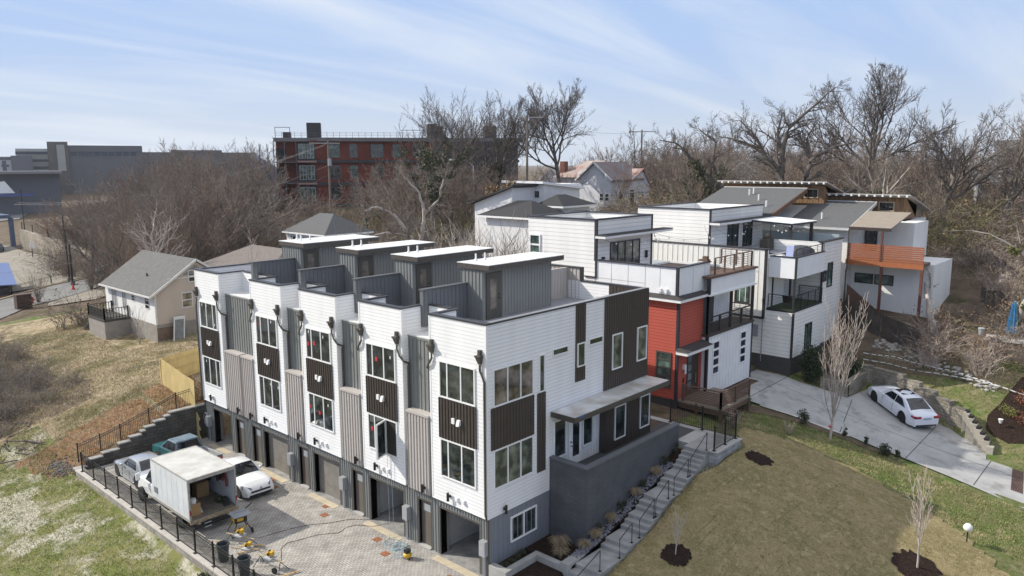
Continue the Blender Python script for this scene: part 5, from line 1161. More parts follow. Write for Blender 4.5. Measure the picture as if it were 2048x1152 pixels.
    ch = thing('lawn_chair', 'pale blue folding chair beside the covered spa', 'chair', (29.6, -.3, 10.05)); B2 = mat('pale_blue_fabric', (.36,.40,.62), .7, .05)
    MB().hexa([(29.3,-.5,10.55),(29.8,-.5,10.5),(29.8,0,10.5),(29.3,0,10.55),(29.3,-.5,10.6),(29.8,-.5,10.55),(29.8,0,10.55),(29.3,0,10.6)]).hexa([(29.75,-.5,10.55),(29.8,-.5,10.55),(29.8,0,10.55),(29.75,0,10.55),(29.95,-.5,12.0),(30,-.5,12.0),(30,0,12.0),(29.95,0,12.0)]).build('seat', B2, ch)
    m = MB(); [m.tube([(x,y,10.05),(x,y,10.55)], .02, 5) for x in (29.35,29.78) for y in (-.48,-.02)]; m.build('legs', BLKMET, ch)
    ch = thing('patio_chair', 'black wire chair on the green turf balcony', 'chair', (29.0, -.6, 7.8)); m = MB()
    m.beam((28.8,-.8,8.2),(29.3,-.8,8.2),.03,.03).box(28.8,-.85,8.2,29.25,-.4,8.24).hexa([(28.8,-.85,8.24),(28.84,-.85,8.24),(28.84,-.4,8.24),(28.8,-.4,8.24),(28.6,-.85,8.7),(28.64,-.85,8.7),(28.64,-.4,8.7),(28.6,-.4,8.7)]); m.build('seat', BLKMET, ch)
    m = MB(); [m.tube([(x,y,7.785),(x,y,8.2)], .015, 5) for x in (28.83,29.22) for y in (-.82,-.43)]; m.build('legs', BLKMET, ch)
white_house()

# ------------------------------------------------------------ house with grey pitched roofs and orange balcony
CEDAR = mat('weathered_cedar', (.12,.065,.035), .75, .5, 2.4, col2=(.34,.20,.095), stretch=(3,3,.35))
ORANGE = mat('orange_stained_wood', (.33,.115,.052), .65, .2, 2, stretch=(1,1,8))
def roof_house():
    t = thing('grey_roof_house', 'white house with grey shed roofs, cedar clerestories and an orange slatted balcony', 'house', (44, 4, 6))
    def slab(nm, P, th, m, down=True):
        a = [Vector(p) for p in P]; n = Vector((0, 0, th)); return MB().hexa([p-n for p in a]+a).build(nm, m, t)
    w = MB(); w.box(40.2, -.65, 4.5, 45.7, 12, 12.55); w.extr([(40.2,-.65,12.55),(45.7,-.65,12.55),(45.7,-.65,14.1)], (0,12.6,0)); w.box(41.5,-6.6,4.5,47,-.65,10.0); w.box(45.7,-3.2,4.5,52,12,12.9)
    w.box(44.0,-4.4,10.0,48,-.65,12.9)
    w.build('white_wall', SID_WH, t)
    slab('grey_roof', [(39.6,-.85,12.62),(46.0,-.85,14.36),(46.0,4.35,14.36),(39.6,4.35,12.62)], .16, SHING)
    slab('grey_roof', [(37.2,4.35,13.6),(44.2,4.35,15.45),(44.2,12.0,15.45),(37.2,12.0,13.6)], .16, SHING)
    m = MB(); m.box(39.5,-.9,12.42,39.62,4.4,12.60); m.beam((39.6,-.88,12.53),(46,-.88,14.27),.05,.24); m.box(45.96,-.86,14.3,46.06,4.3,14.42).box(44.16,4.3,15.39,44.26,12,15.51); m.build('fascia', mat('pale_fascia', (.55,.55,.54), .6, .05), t)
    m = MB(); m.beam((37.2,4.30,13.42),(44.2,4.30,15.27),.06,.34); m.build('rake_board', mat('brown_rake', (.16,.085,.05), .7, .15), t)
    MB().tube([(39.5,-.92,12.5),(39.5,-.95,9.5),(40.1,-.7,9.3),(40.1,-.7,5.5)], .05, 6).build('downspout', BRTRIM, t)
    # clerestories with cedar boards, roofs falling away to the back
    for k, (x, ya, yb, z0, z1) in enumerate(((45.2, 3.2, 12.5, 13.4, 15.95), (46.6, -3.0, 3.2, 13.0, 14.95))):
        c = MB(); c.box(x, ya, z0, x+3, yb, z1-.25); c.extr([(x,ya,z1-.25),(x+3,ya,z1-.9),(x+3,ya,z0)], (0,.01,0)); battens(c, 'x', x, ya, yb, z0, z1-.2, 0, .5, .03, .02); c.build('cedar_wall', CEDAR, t)
        R2 = mat('thin_roof_edge', (.40,.38,.35), .7, .1)
        slab('high_roof', [(x-.9,ya-.5,z1+.10),(x+5.4,ya-.5,z1-1.35),(x+5.4,yb+.3,z1-1.35),(x-.9,yb+.3,z1+.10)], .10, R2)
        r = MB(); y = ya-.3
        while y < yb+.2: r.box(x-.95, y, z1-.12, x, y+.14, z1+.04); y += .62
        r.build('rafter_ends', WHITE, t)
        for y in ((ya+.5, ya+2.0) if k == 0 else (ya+.9, ya+4.2)): window(t, 'x', x, y, y+1.25, z1-1.35, z1-.55, fm=mat('tan_frame', (.45,.36,.25), .6), fw=.08)
    # porch roof
    slab('tan_porch_roof', [(39.6,-3.9,12.72),(43.6,-4.2,13.75),(43.6,-.9,13.75),(39.6,-.95,12.72)], .10, mat('tan_metal_roof', (.27,.23,.18), .6, .1))
    MB().box(39.5,-3.95,12.5,39.62,-.9,12.74).build('porch_beam', mat('dark_porch_beam', (.05,.035,.03), .7), t)
    # balcony
    s = MB()
    for k in range(8): s.box(39.55, -6.3, 10.25+k*.155, 39.62, -.85, 10.25+k*.155+.125)
    s.box(39.50,-3.45,10.2,39.55,-3.38,11.5); s.build('balcony_slats', ORANGE, t)
    MB().box(39.52,-6.35,9.82,39.66,-.8,10.22).build('balcony_beam', mat('orange_beam', (.36,.12,.045), .6, .15), t); MB().box(39.66,-6.3,10.0,41.6,-.8,10.2).build('balcony_floor', BRW, t)
    for y in (-3.45, -6.25): MB().box(39.5, y-.09, 5, 39.7, y+.09, 9.82).build('balcony_post', mat('red_brown_post', (.13,.05,.035), .7, .2), t)
    MB().box(39.5,-3.42,10.2,39.64,-3.28,12.5).build('porch_post', mat('red_brown_post', (0,)*3), t)
    window(t, 'x', 41.5, -2.35, -.95, 8.15, 8.95, fm=NAVY, gm=GLASSG, fw=.08); window(t, 'x', 41.5, -3.85, -2.45, 8.15, 8.95, fm=NAVY, gm=GLASSG, fw=.08)
    window(t, 'x', 44.0, -1.7, -.75, 10.4, 12.3, fm=NAVY, fw=.08, name='balcony_door'); window(t, 'y', -.65, 42.2, 43.3, 7.0, 9.0, fm=NAVY, fw=.08, name='door')
    for x, y in ((40.6,7),(42.0,8.5),(42.4,8.3),(39.0,5.6),(41.4,1.9)):
        z = 12.62+(x-39.6)*.272 if y < 4.35 else 13.6+(x-37.2)*.264
        MB().tube([(x,y,z-.05),(x,y,z+.5)], .07, 8).build('roof_vent', WHITE, t)
    st = MB()
    for k in range(10): st.box(40.0+k*.0, -1.2-k*.30, 7.2-k*.22, 41.4, -.9-k*.30, 7.26-k*.22)
    st.hexa([(39.95,-.9,5.4),(40.0,-.9,5.4),(40.0,-4.2,4.6),(39.95,-4.2,4.6),(39.95,-.9,8.2),(40.0,-.9,8.2),(40.0,-4.2,5.6),(39.95,-4.2,5.6)]); st.build('brown_stair', mat('dull_brown_fence', (.14,.085,.06), .8, .2), t)
roof_house()

# ------------------------------------------------------------ small houses to the left
def gable_house():
    t = thing('small_gable_house', 'small old white house with a grey gable roof and raised back porch', 'house', (8, 48, 3))
    fb = mat('old_block_foundation', (.33,.30,.26), .9, .15, 2, col2=(.24,.22,.20))
    MB().box(4.42, 42.42, 1.5, 11.6, 53.0, 4.48).build('foundation', fb, t)
    MB().box(4.5,43.9,3.0,4.55,45,4.1) 
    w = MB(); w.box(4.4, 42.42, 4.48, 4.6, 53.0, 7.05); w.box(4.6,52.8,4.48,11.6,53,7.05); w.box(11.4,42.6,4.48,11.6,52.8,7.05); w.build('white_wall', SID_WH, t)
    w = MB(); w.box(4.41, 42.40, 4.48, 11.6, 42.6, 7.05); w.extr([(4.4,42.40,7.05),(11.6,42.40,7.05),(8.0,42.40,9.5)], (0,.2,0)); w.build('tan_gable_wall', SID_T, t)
    r = MB()
    for s in (-1, 1):
        a = Vector((8, 42.1, 9.72)); b = Vector((8+s*4.05, 42.1, 6.96)); L = Vector((0, 10.9 if s < 0 else 11.1, 0)); n = Vector((0,0,.14)); P = [b, a, a+L, b+L] if s < 0 else [a, b, b+L, a+L]
        r.hexa([p-n for p in P]+P)
    r.build('gable_roof', mat('old_grey_shingles', (.105,.105,.10), .95, .3, 3, col2=(.155,.152,.145), bump=.01, bscale=30), t)
    m = MB(); m.beam((3.95,42.1,6.88),(8,42.1,9.64),.06,.18).beam((12.05,42.1,6.88),(8,42.1,9.64),.06,.18).box(3.86,42.1,6.80,3.98,53.1,6.94).box(4.36,42.36,4.48,4.5,42.44,7.0); m.box(5.6,42.34,8.15,10.4,42.42,8.25); m.build('eave_trim', mat('old_white_trim', (.60,.59,.57), .6, .1), t)
    MB().extr([(6.9,42.37,8.4),(9.1,42.37,8.4),(8,42.37,9.15)], (0,.04,0)).build('gable_vent', mat('grey_vent', (.20,.20,.20), .7), t)
    TW = mat('old_white_trim', (0,)*3)
    for a, b, z0, z1 in ((43.5,44.4,5.65,6.8),(46.4,47.1,6.0,6.8)): window(t, 'x', 4.4, a, b, z0, z1, bars=(.33,.66), fm=TW, fw=.07, t=.03)
    for a, b in ((50.4,51.6),(48.3,49.2)): window(t, 'x', 4.4, a, b, 5.0, 6.72, (.5,), fm=TW, gm=mat('pale_curtain_glass', (.30,.31,.31), .2, .2), fw=.08, t=.03, name='patio_door')
    window(t, 'y', 42.4, 6.6, 7.6, 5.6, 6.95, bars=(.5,), fm=TW, gm=glass('curtain_glass', (.10,.085,.06), .1, .6), fw=.10, t=.04); window(t, 'y', 42.4, 7.3, 8.0, 7.75, 8.8, bars=(.5,), fm=TW, fw=.08)
    MB().box(4.41,42.39,3.1,5.9,42.42,4.2).build('foundation_panel', mat('rusty_panel', (.17,.12,.09), .9, .2, 3), t)
    p = MB(); p.box(2.3, 47.9, 1.6, 4.4, 51.6, 4.3); p.build('porch_base', fb, t)
    MB().box(2.25,47.85,4.3,4.4,51.65,4.5).build('porch_floor', mat('dark_porch_boards', (.05,.045,.04), .8, .15), t)
    DR = mat('dark_porch_boards', (0,)*3); r = MB()
    for a, b in (((2.35,47.95,4.5),(2.35,51.55,4.5)),((2.35,47.95,4.5),(4.3,47.95,4.5)),((2.35,51.55,4.5),(4.3,51.55,4.5))):
        a = Vector(a); b = Vector(b); r.beam(a+Vector((0,0,.9)), b+Vector((0,0,.9)), .1, .05); r.beam(a+Vector((0,0,.12)), b+Vector((0,0,.12)), .05, .05); n = int((b-a).length/.22)
        for k in range(n+1): q = a.lerp(b, k/n); r.box(q.x-.025, q.y-.025, q.z, q.x+.025, q.y+.025, q.z+.9)
        for q in (a, b): r.box(q.x-.06, q.y-.06, q.z, q.x+.06, q.y+.06, q.z+1.0)
    r.build('porch_railing', DR, t)
    s = MB()
    for k in range(9): s.box(2.6, 51.7+k*.28, 4.3-k*.2, 3.6, 51.98+k*.28, 4.38-k*.2)
    s.beam((2.6,51.7,4.3),(2.6,54.2,2.5),.05,.2).beam((3.6,51.7,4.3),(3.6,54.2,2.5),.05,.2); s.build('porch_stair', DR, t)
    MB().tube([(5.6,46.5,8.05),(5.6,46.5,8.35)], .07, 8).build('roof_vent', BLKMET, t)
    d = thing('discarded_door', 'old white storm door leaning on the foundation of the small house', 'door', (5.9, 42, 3))
    def Q(u, v): return Vector((5.2+u*.95+v*.22, 41.3+.0+v*.30, 2.95+v*1.0))
    f = MB(); n = Vector((0,.05,-.015))
    def bar(u0,u1,v0,v1): P = [Q(u0,v0),Q(u1,v0),Q(u1,v1),Q(u0,v1)]; f.hexa([p for p in P]+[p+n for p in P])
    for q in ((0,.1,0,2.1),(.9,1,0,2.1),(.1,.9,0,.12),(.1,.9,1.85,2.1)): bar(*q)
    f.build('door_frame', TW, d); g = MB(); P = [Q(.1,.1),Q(.9,.1),Q(.9,1.85),Q(.1,1.85)]; g.hexa([p+n*.3 for p in P]+[p+n*.6 for p in P]); g.build('door_screen', mat('grey_screen', (.16,.17,.16), .3, .3, 3), d)
gable_house()
def shade_house(name, label, x0, y0, x1, y1, zb, ze, zr, rm, wm, hip=1.8, wins=(), axis='y', shut=True):
    t = thing(name, label, 'house', ((x0+x1)/2, (y0+y1)/2, zb)); 
    MB().box(x0, y0, zb, x1, y1, ze).build('wall', wm, t)
    o = .35; X0, Y0, X1, Y1 = x0-o, y0-o, x1+o, y1+o; r = MB()
    if axis == 'y': A, B = ((X0+X1)/2, Y0+hip, zr), ((X0+X1)/2, Y1-hip, zr); r.quad((X0,Y0,ze),(X1,Y0,ze),A,A); q = [(X0,Y0,ze),(X1,Y0,ze),(X1,Y1,ze),(X0,Y1,ze)]
    else: A, B = (X0+hip, (Y0+Y1)/2, zr), (X1-hip, (Y0+Y1)/2, zr); q = [(X0,Y0,ze),(X1,Y0,ze),(X1,Y1,ze),(X0,Y1,ze)]
    r = MB()
    if axis == 'y': r.poly([q[0],q[1],A]); r.poly([q[1],q[2],B,A]); r.poly([q[2],q[3],B]); r.poly([q[3],q[0],A,B])
    else: r.poly([q[0],q[1],B,A]); r.poly([q[1],q[2],B]); r.poly([q[2],q[3],A,B]); r.poly([q[3],q[0],A])
    r.poly([q[3],q[2],q[1],q[0]]); r.build('roof', rm, t)
    f = MB(); f.box(X0,Y0,ze-.16,X1,Y0+.05,ze+.01).box(X0,Y0+.05,ze-.16,X0+.05,Y1,ze+.01).box(X1-.05,Y0+.05,ze-.16,X1,Y1,ze+.01); f.build('eave_board', WHITE, t)
    for (fc, a, b, z0, z1) in wins:
        window(t, fc, x0 if fc == 'x' else y0, a, b, z0, z1, bars=(.5,), fm=WHITE, fw=.07, t=.03)
        if shut:
            c = x0 if fc == 'x' else y0; s = MB(); FB(s, fc, c, a-.32, a-.03, z0, z1, 0, .03); FB(s, fc, c, b+.03, b+.32, z0, z1, 0, .03); s.build('shutters', mat('grey_green_shutter', (.22,.24,.22), .7), t)
    return t
shade_house('white_shuttered_house', 'white bungalow with grey hipped roof and grey shutters behind the townhouses', 24.3, 47, 30, 54.5, 5.0, 10.3, 12.3, SHING, SID_WH, 2.8, [('x', 52.6, 53.3, 8.6, 9.9), ('x', 50.2, 50.9, 8.6, 9.9), ('x', 47.2, 47.9, 8.6, 9.6)])
shade_house('brown_roof_house', 'low house with a mottled brown hipped roof between small white houses', 12.2, 38.5, 20.5, 51.0, 4.0, 7.9, 9.9, mat('brown_old_shingles', (.135,.112,.100), .95, .35, 5, col2=(.20,.175,.16), bump=.01, bscale=30), mat('dingy_white_wall', (.5,.49,.46), .8, .15, 2), 3.6, [('x', 44.5, 45.6, 5.9, 7.1), ('x', 48, 48.8, 5.9, 7.1)], shut=False)
# ------------------------------------------------------------ distant buildings (built in their own frames, x to the right as seen from the town side)
def frame_thing(name, label, cat, loc, rz, group=None):
    t = thing(name, label, cat, loc, group); t.rotation_euler = (0, 0, rad(rz)); OFF[t] = Vector((0, 0, 0)); return t
def far_windows(t, y, xs, zs, w, h, m=None, fm=None, n='window'):
    for x in xs:
        for z in zs: window(t, 'y', y, x, x+w, z, z+h, (.5,), fm=fm or WHITE, gm=m or GLASS, fw=.12, t=.05, name=n)
def mid_houses():
    WW = mat('plain_white_wall', (.72,.72,.715), .6, .04); DR = mat('black_hip_roof', (.035,.035,.038), .9, .1, 4)
    def hip(t, q, A, B, m, wall=None):
        r = MB(); r.poly([q[0],q[1],B,A]); r.poly([q[1],q[2],B]); r.poly([q[2],q[3],A,B]); r.poly([q[3],q[0],A]); r.poly(q[::-1]); r.build('roof', m, t)
        f_ = MB(); z = q[0][2]; f_.box(q[0][0],q[0][1],z-.2,q[1][0],q[0][1]+.06,z-.01).box(q[1][0]-.06,q[1][1]+.06,z-.2,q[1][0],q[2][1],z-.01); f_.build('eave_board', WHITE, t)
    t = frame_thing('white_box_house', 'white flat roofed modern house with twin dark windows behind the shrubs', 'house', (42.25, 32.1, 0), -90)
    MB().box(-4.8,0,8,0,6.4,15.4).build('wall', WW, t)
    MB().hexa([(-5.7,-.6,15.55),(.35,-.6,15.5),(.35,6.9,14.75),(-5.7,6.9,14.8),(-5.7,-.6,15.8),(.35,-.6,15.75),(.35,6.9,15.0),(-5.7,6.9,15.05)]).build('roof', WHITEP, t)
    for x in (-2.9, -1.65): window(t, 'y', 0, x, x+1.1, 13.9, 14.75, fm=WHITE, fw=.06)
    t = frame_thing('hip_wing_house', 'white house with a small black hip roof right of the flat roofed house', 'house', (40.4, 28.1, 0), -90)
    MB().box(-2.7,0,8,0,4.8,13.2).build('wall', WW, t); hip(t, [(-3.4,-.5,13.3),(.5,-.5,13.3),(.5,5.6,13.3),(-3.4,5.6,13.3)], (-1.7,1.2,14.4), (-1.6,2.6,14.4), DR)
    t = frame_thing('low_hip_house', 'dark roofed low white house just above the red house roof', 'house', (36.4, 22.6, 0), -90)
    MB().box(-3.4,0,7,0,5,12.1).build('wall', WW, t); hip(t, [(-3.9,-.5,12.1),(.5,-.5,12.1),(.5,5.6,12.1),(-3.9,5.6,12.1)], (-2.2,1.6,13.1), (-1.8,3.2,13.1), DR)
    t = frame_thing('sloped_roof_house', 'white house with one dark sloping roof left of the flat roofed house', 'house', (38.54, 33.2, 0), -90)
    MB().box(-5.8,0,8,-.2,7,13.3).extr([(-5.8,0,13.3),(-.2,0,13.3),(-.2,0,15.1)],(0,7,0)).build('wall', WW, t)
    MB().hexa([(-6.5,-.5,13.15),(.3,-.5,15.25),(.3,7.4,15.25),(-6.5,7.4,13.15),(-6.5,-.5,13.35),(.3,-.5,15.45),(.3,7.4,15.45),(-6.5,7.4,13.35)]).build('roof', DSH, t)
    for x, z in ((-2.6,14.4),(-2.0,14.6),(-1.6,14.7)): MB().tube([(x,2,z-.1),(x,2,z+.55)], .07, 6).build('roof_vent', WHITE, t)
    t = frame_thing('dark_hip_house', 'white house with a wide dark hip roof half hidden by bare shrubs', 'house', (35.2, 27.8, 0), -90)
    MB().box(-6.2,0,6,0,5,12.3).build('wall', WW, t); hip(t, [(-7.0,-.6,12.4),(.6,-.6,12.4),(.6,5.8,12.4),(-7.0,5.8,12.4)], (-3.8,2.2,13.9), (-2.4,2.8,13.9), DR)
mid_houses()
RUST = mat('rusty_tin_roof', (.42,.40,.38), .6, .3, .55, col2=(.26,.10,.06)); RUSTG = mat('grey_rusty_tin_roof', (.20,.19,.19), .6, .3, .6, col2=(.16,.085,.07))
def old_houses():
    OW = mat('weathered_white_wall', (.62,.63,.66), .8, .12, .8)
    t = frame_thing('old_gable_house', 'old white gabled house with a grey and rust tin roof on the hill', 'house', (68.9, 41.9, 0), -90)
    w = MB(); w.box(-5.4,0,9,0,7.5,15.7).extr([(-5.4,0,15.7),(0,0,15.7),(-2.7,0,17.7)],(0,7.5,0)); w.build('wall', OW, t)
    r = MB()
    for a, b in (((-6.0,15.35),(-2.7,17.9)),((.6,15.35),(-2.7,17.9))):
        P = [Vector((a[0],-.5,a[1])),Vector((b[0],-.5,b[1])),Vector((b[0],8,b[1])),Vector((a[0],8,a[1]))]; n = Vector((0,0,.12)); r.hexa([p-n for p in P]+P)
    r.build('tin_roof', RUSTG, t)
    m = MB(); m.beam((-6.0,-.54,15.25),(-2.7,-.54,17.82),.06,.2).beam((.6,-.54,15.25),(-2.7,-.54,17.82),.06,.2); m.build('gable_trim', WHITE, t)
    for x in (-1.9,-.95): window(t, 'y', 0, x, x+.75, 12.3, 13.4, fm=WHITE, fw=.08, bars=(.5,))
    MB().tube([(-1.0,4.5,16.4),(-1.0,4.5,17.6)],.1,6).build('flue', GALV, t)
    t2 = MB(); t2.box(.0,2.2,12.4,.04,3.0,13.6).box(0,5.0,10.6,.04,6.6,13.2); t2.build('dark_opening', mat('dark_opening', (.02,.02,.02), .8), t)
    t = frame_thing('old_porch_house', 'small weathered white gabled house with a boarded porch, right of the old gabled house', 'house', (73.0, 41.5, 0), 0)
    w = MB(); w.box(0,0,9,5.6,6,14.4).extr([(0,0,14.4),(5.6,0,14.4),(3.4,0,16.7)],(0,6,0)); w.build('wall', OW, t)
    MB().hexa([(-1.4,-.3,14.1),(3.4,-.3,16.75),(3.4,6.2,16.75),(-1.4,6.2,14.1),(-1.4,-.3,14.25),(3.4,-.3,16.9),(3.4,6.2,16.9),(-1.4,6.2,14.25)]).hexa([(3.4,-.3,16.75),(6.2,-.3,13.9),(6.2,6.2,13.9),(3.4,6.2,16.75),(3.4,-.3,16.9),(6.2,-.3,14.05),(6.2,6.2,14.05),(3.4,6.2,16.9)]).build('tin_roof', RUST, t)
    m = MB(); m.box(.3,-.06,10.8,1.3,0,13.8).box(3.0,-.06,10.5,3.9,0,13.0); m.build('dark_opening', mat('dark_opening', (.02,.02,.02), .8), t); MB().box(0,-.12,13.4,5.6,-.062,13.55).build('porch_lintel', OW, t)
    t = frame_thing('rusty_roof_house', 'brick chimney house with a large rusty tin hip roof on the hill', 'house', (71.5, 47.5, 0), -90)
    MB().box(-6,0,9,2.4,8,15.6).build('wall', OW, t)
    r = MB(); q = [(-6.8,-.6,15.6),(3.2,-.6,15.6),(3.2,8.6,15.6),(-6.8,8.6,15.6)]; A, B = (-3.6,4,18.1),(-.2,4,18.1); r.poly([q[0],q[1],B,A]); r.poly([q[1],q[2],B]); r.poly([q[2],q[3],A,B]); r.poly([q[3],q[0],A]); r.poly(q[::-1]); r.build('tin_roof', RUST, t)
    MB().box(-6.2,.6,12,-5.3,1.5,18.0).build('chimney', mat('old_red_brick', (.19,.075,.055), .9, .2, 4), t)
    for nm, lab, loc, rz, sx, zb, ze, zr, rm in (
        ('grey_far_house', 'small grey roofed house beyond the old houses', (100.5,66.5,0), -53, 5, 11, 15.6, 17.8, mat('pale_grey_roof', (.20,.21,.20), .9, .1)),
        ('orange_gable_house', 'tiny house with an orange gable left of the old houses', (80, 62, 0), -50, 1.8, 11, 15.0, 17.0, mat('orange_brick_gable', (.34,.14,.07), .8, .1)),
        ('rust_gable_house', 'house with a white trimmed rusty gable among the trees right of centre', (82.5,28.5,0), -62, 4.0, 10, 14.8, 17.8, RUST)):
        t = frame_thing(nm, lab, 'house', loc, rz)
        MB().box(-sx,0,zb,sx,7,ze).extr([(-sx,0,ze),(sx,0,ze),(0,0,zr-.2)],(0,7,0)).build('wall', mat('dull_brick_wall', (.22,.12,.09), .9, .15, 2) if 'far' in nm else OW, t)
        r = MB()
        for s in (-1,1): P = [Vector((s*(sx+.5),-.4,ze-.25)),Vector((0,-.4,zr)),Vector((0,7.4,zr)),Vector((s*(sx+.5),7.4,ze-.25))]; n = Vector((0,0,.15)); r.hexa([p-n for p in P]+P)
        r.build('roof', rm, t); m = MB(); m.beam((-sx-.5,-.42,ze-.3),(0,-.42,zr-.05),.06,.25).beam((sx+.5,-.42,ze-.3),(0,-.42,zr-.05),.06,.25); m.build('gable_trim', WHITE, t)
    t = frame_thing('grey_porch_house', 'two storey grey house with white trim among the trees at the right edge', 'house', (88.8, -2.5, 0), -76)
    G2 = mat('blue_grey_wall', (.12,.13,.15), .7, .08); w = MB(); w.box(-2.5,0,7,14,10,15.0); w.box(-.2,1,15,10,9,18.0).extr([(-.4,1,18),(2.2,1,18),(.9,1,19.6)],(0,8,0)); w.build('wall', G2, t)
    m = MB(); m.box(-3.2,-.5,14.9,15,-.3,15.15).box(-2.9,-.2,10.2,-2.6,0,15).box(-.35,.8,15,-.1,1,18.2).box(-4.5,-1,11.2,-.5,-.8,11.5).box(-3,-.9,8,-2.75,-.7,11.3).box(-4,-.9,8,-3.8,-.7,11.3); m.build('white_trim', WHITE, t)
    MB().hexa([(-3.3,-.6,15.1),(15,-.6,15.1),(15,3,16.4),(-3.3,3,16.4),(-3.3,-.6,15.2),(15,-.6,15.2),(15,3,16.5),(-3.3,3,16.5)]).build('roof', mat('slate_roof', (.10,.105,.11), .9, .1), t)
    MB().hexa([(-1,.4,17.9),(10.5,.4,17.9),(10.5,5,20.3),(-1,5,20.3),(-1,.4,18),(10.5,.4,18),(10.5,5,20.4),(-1,5,20.4)]).build('upper_roof', mat('slate_roof', (0,)*3), t)
    for x in (.6,2.1,3.6): window(t, 'y', 1, x, x+.9, 16.6, 17.5, fm=WHITE, fw=.16)
    window(t, 'y', 0, .4, 2.2, 13.4, 14.1, fm=WHITE, fw=.14)
old_houses()
def brick_flats():
    RB = brick('red_brick', (.20,.052,.034), (.155,.042,.028), (.08,.045,.038), .45, .15, .015, .01, nscale=.4, namt=.25)
    DKB = mat('dark_metal_cladding', (.035,.037,.042), .6, .1, .6); GB = mat('grey_balcony_metal', (.10,.105,.11), .6, .1)
    t = frame_thing('brick_apartments', 'long red brick apartment building with dark bay windows and rooftop railings', 'building', (61.2, 105.3, 0), -38)
    # corner at local x=0; left wing recedes with stairs and galleries, long front runs right
    MB().box(0, .4, 6, 40, 16, 22.2).build('brick_front', RB, t)
    MB().box(-6.6, 2.5, 6, 0, 16, 22.0).build('brick_side', RB, t)
    m = MB(); m.box(-6.9,1.6,22.0,1.2,16.2,22.7).box(1.2,-.1,22.0,40.4,16.2,22.7); m.build('roof_edge', mat('weathered_grey_fascia', (.17,.165,.16), .8, .15, .5), t)
    for z in (18.2, 14.0, 10.0): MB().box(0, .05, z-.25, 40.2, .4, z+.25).build('floor_band', DKB, t)
    b = MB()
    for z0 in (10.3,14.3,18.5): b.box(-2.4,.2,z0,.9,2.5,z0+3.2)
    b.box(-2.5,.1,6,1.0,2.6,10); b.build('corner_bay', DKB, t)
    for z0 in (6.4,10.7,14.8,18.8):
        for x in (-2.2,-.7): window(t, 'y', .2, x, x+1.3, z0, z0+2.7, (.5,), bars=(.35,), fm=mat('bay_frame', (.30,.31,.31), .5), gm=GLASSG, fw=.09, name='bay_window')
    for zz in (10.15,14.15,18.3): MB().box(-2.5,.0,zz-.25,1.0,.2,zz+.1).build('bay_band', mat('pinkish_band', (.30,.20,.17), .8), t)
    k = 0
    for x in (3.0,7.2,11.2,15.4,19.2,23.5,32,36.5):
        for z0 in (6.6,10.7,14.7,18.7):
            w = 2.4 if k % 2 == 0 else 1.5
            window(t, 'y', .4, x, x+w, z0+.2, z0+2.8, (.5,), bars=(.4,), fm=GB, gm=GLASS if (k*7+int(z0)) % 3 else GLASSG, fw=.1); 
        k += 1
    d = MB()
    for x, w in ((26.2,3.4),(30.4,9.4)): d.box(x, -.6, 6, x+w, .36, 22.0)
    d.build('dark_bay', DKB, t)
    # left galleries and stairs
    g = MB()
    for z in (10.0,14.0,18.0): g.box(-6.8,.4,z,-2.6,2.5,z+.2); 
    for x in (-6.8,-4.8,-2.7): g.box(x-.08,.4,6,x+.08,.56,22.0)
    for z in (10.2,14.2,18.2):
        g.box(-6.8,.42,z+.95,-2.6,.48,z+1.02)
        for i in range(22): g.box(-6.8+i*.19,.43,z,-6.77+i*.19,.46,z+1)
    g.build('gallery', GB, t)
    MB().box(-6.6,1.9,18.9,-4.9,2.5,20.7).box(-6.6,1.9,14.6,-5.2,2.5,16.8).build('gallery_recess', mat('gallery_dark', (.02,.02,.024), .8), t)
    s = MB()
    for a, b2 in (((-9.2,.2,18),(-6.8,.2,14)),((-9.2,.0,14),(-6.8,.0,10)),((-9.2,.2,10),(-6.6,.2,6))): s.beam(a, b2, .12, .3); s.beam((a[0],a[1],a[2]+1),(b2[0],b2[1],b2[2]+1), .06, .06)
    for x in (-9.4,-8.0): s.box(x,.1,6,x+.12,.22,21.5)
    s.build('outside_stair', GB, t)
    # roof top
    for x, w, h in ((-1.0,2.6,3.0),(-5.5,1.3,1.2),(22.5,1.7,2.9),(24.3,1.3,2.4),(34,2.4,2.6)): MB().box(x,5,22.7,x+w,8,22.7+h).build('roof_hut', mat('roof_hut_brown', (.055,.05,.048), .8, .1, 1), t)
    r = MB()
    for z in (.45,.75,1.05): r.box(-6.6,2.0,22.7+z,39,2.06,22.73+z)
    for i in range(38): r.box(-6.6+i*1.2,2.0,22.7,-6.54+i*1.2,2.06,23.8)
    r.box(-6.6,2.0,24.6,-3.8,2.08,24.7).box(-6.6,2,22.7,-6.5,2.1,24.6).box(-3.9,2,22.7,-3.8,2.1,24.6).box(17,3,24.2,24,3.1,24.3); r.build('roof_railing', GB, t)
brick_flats()
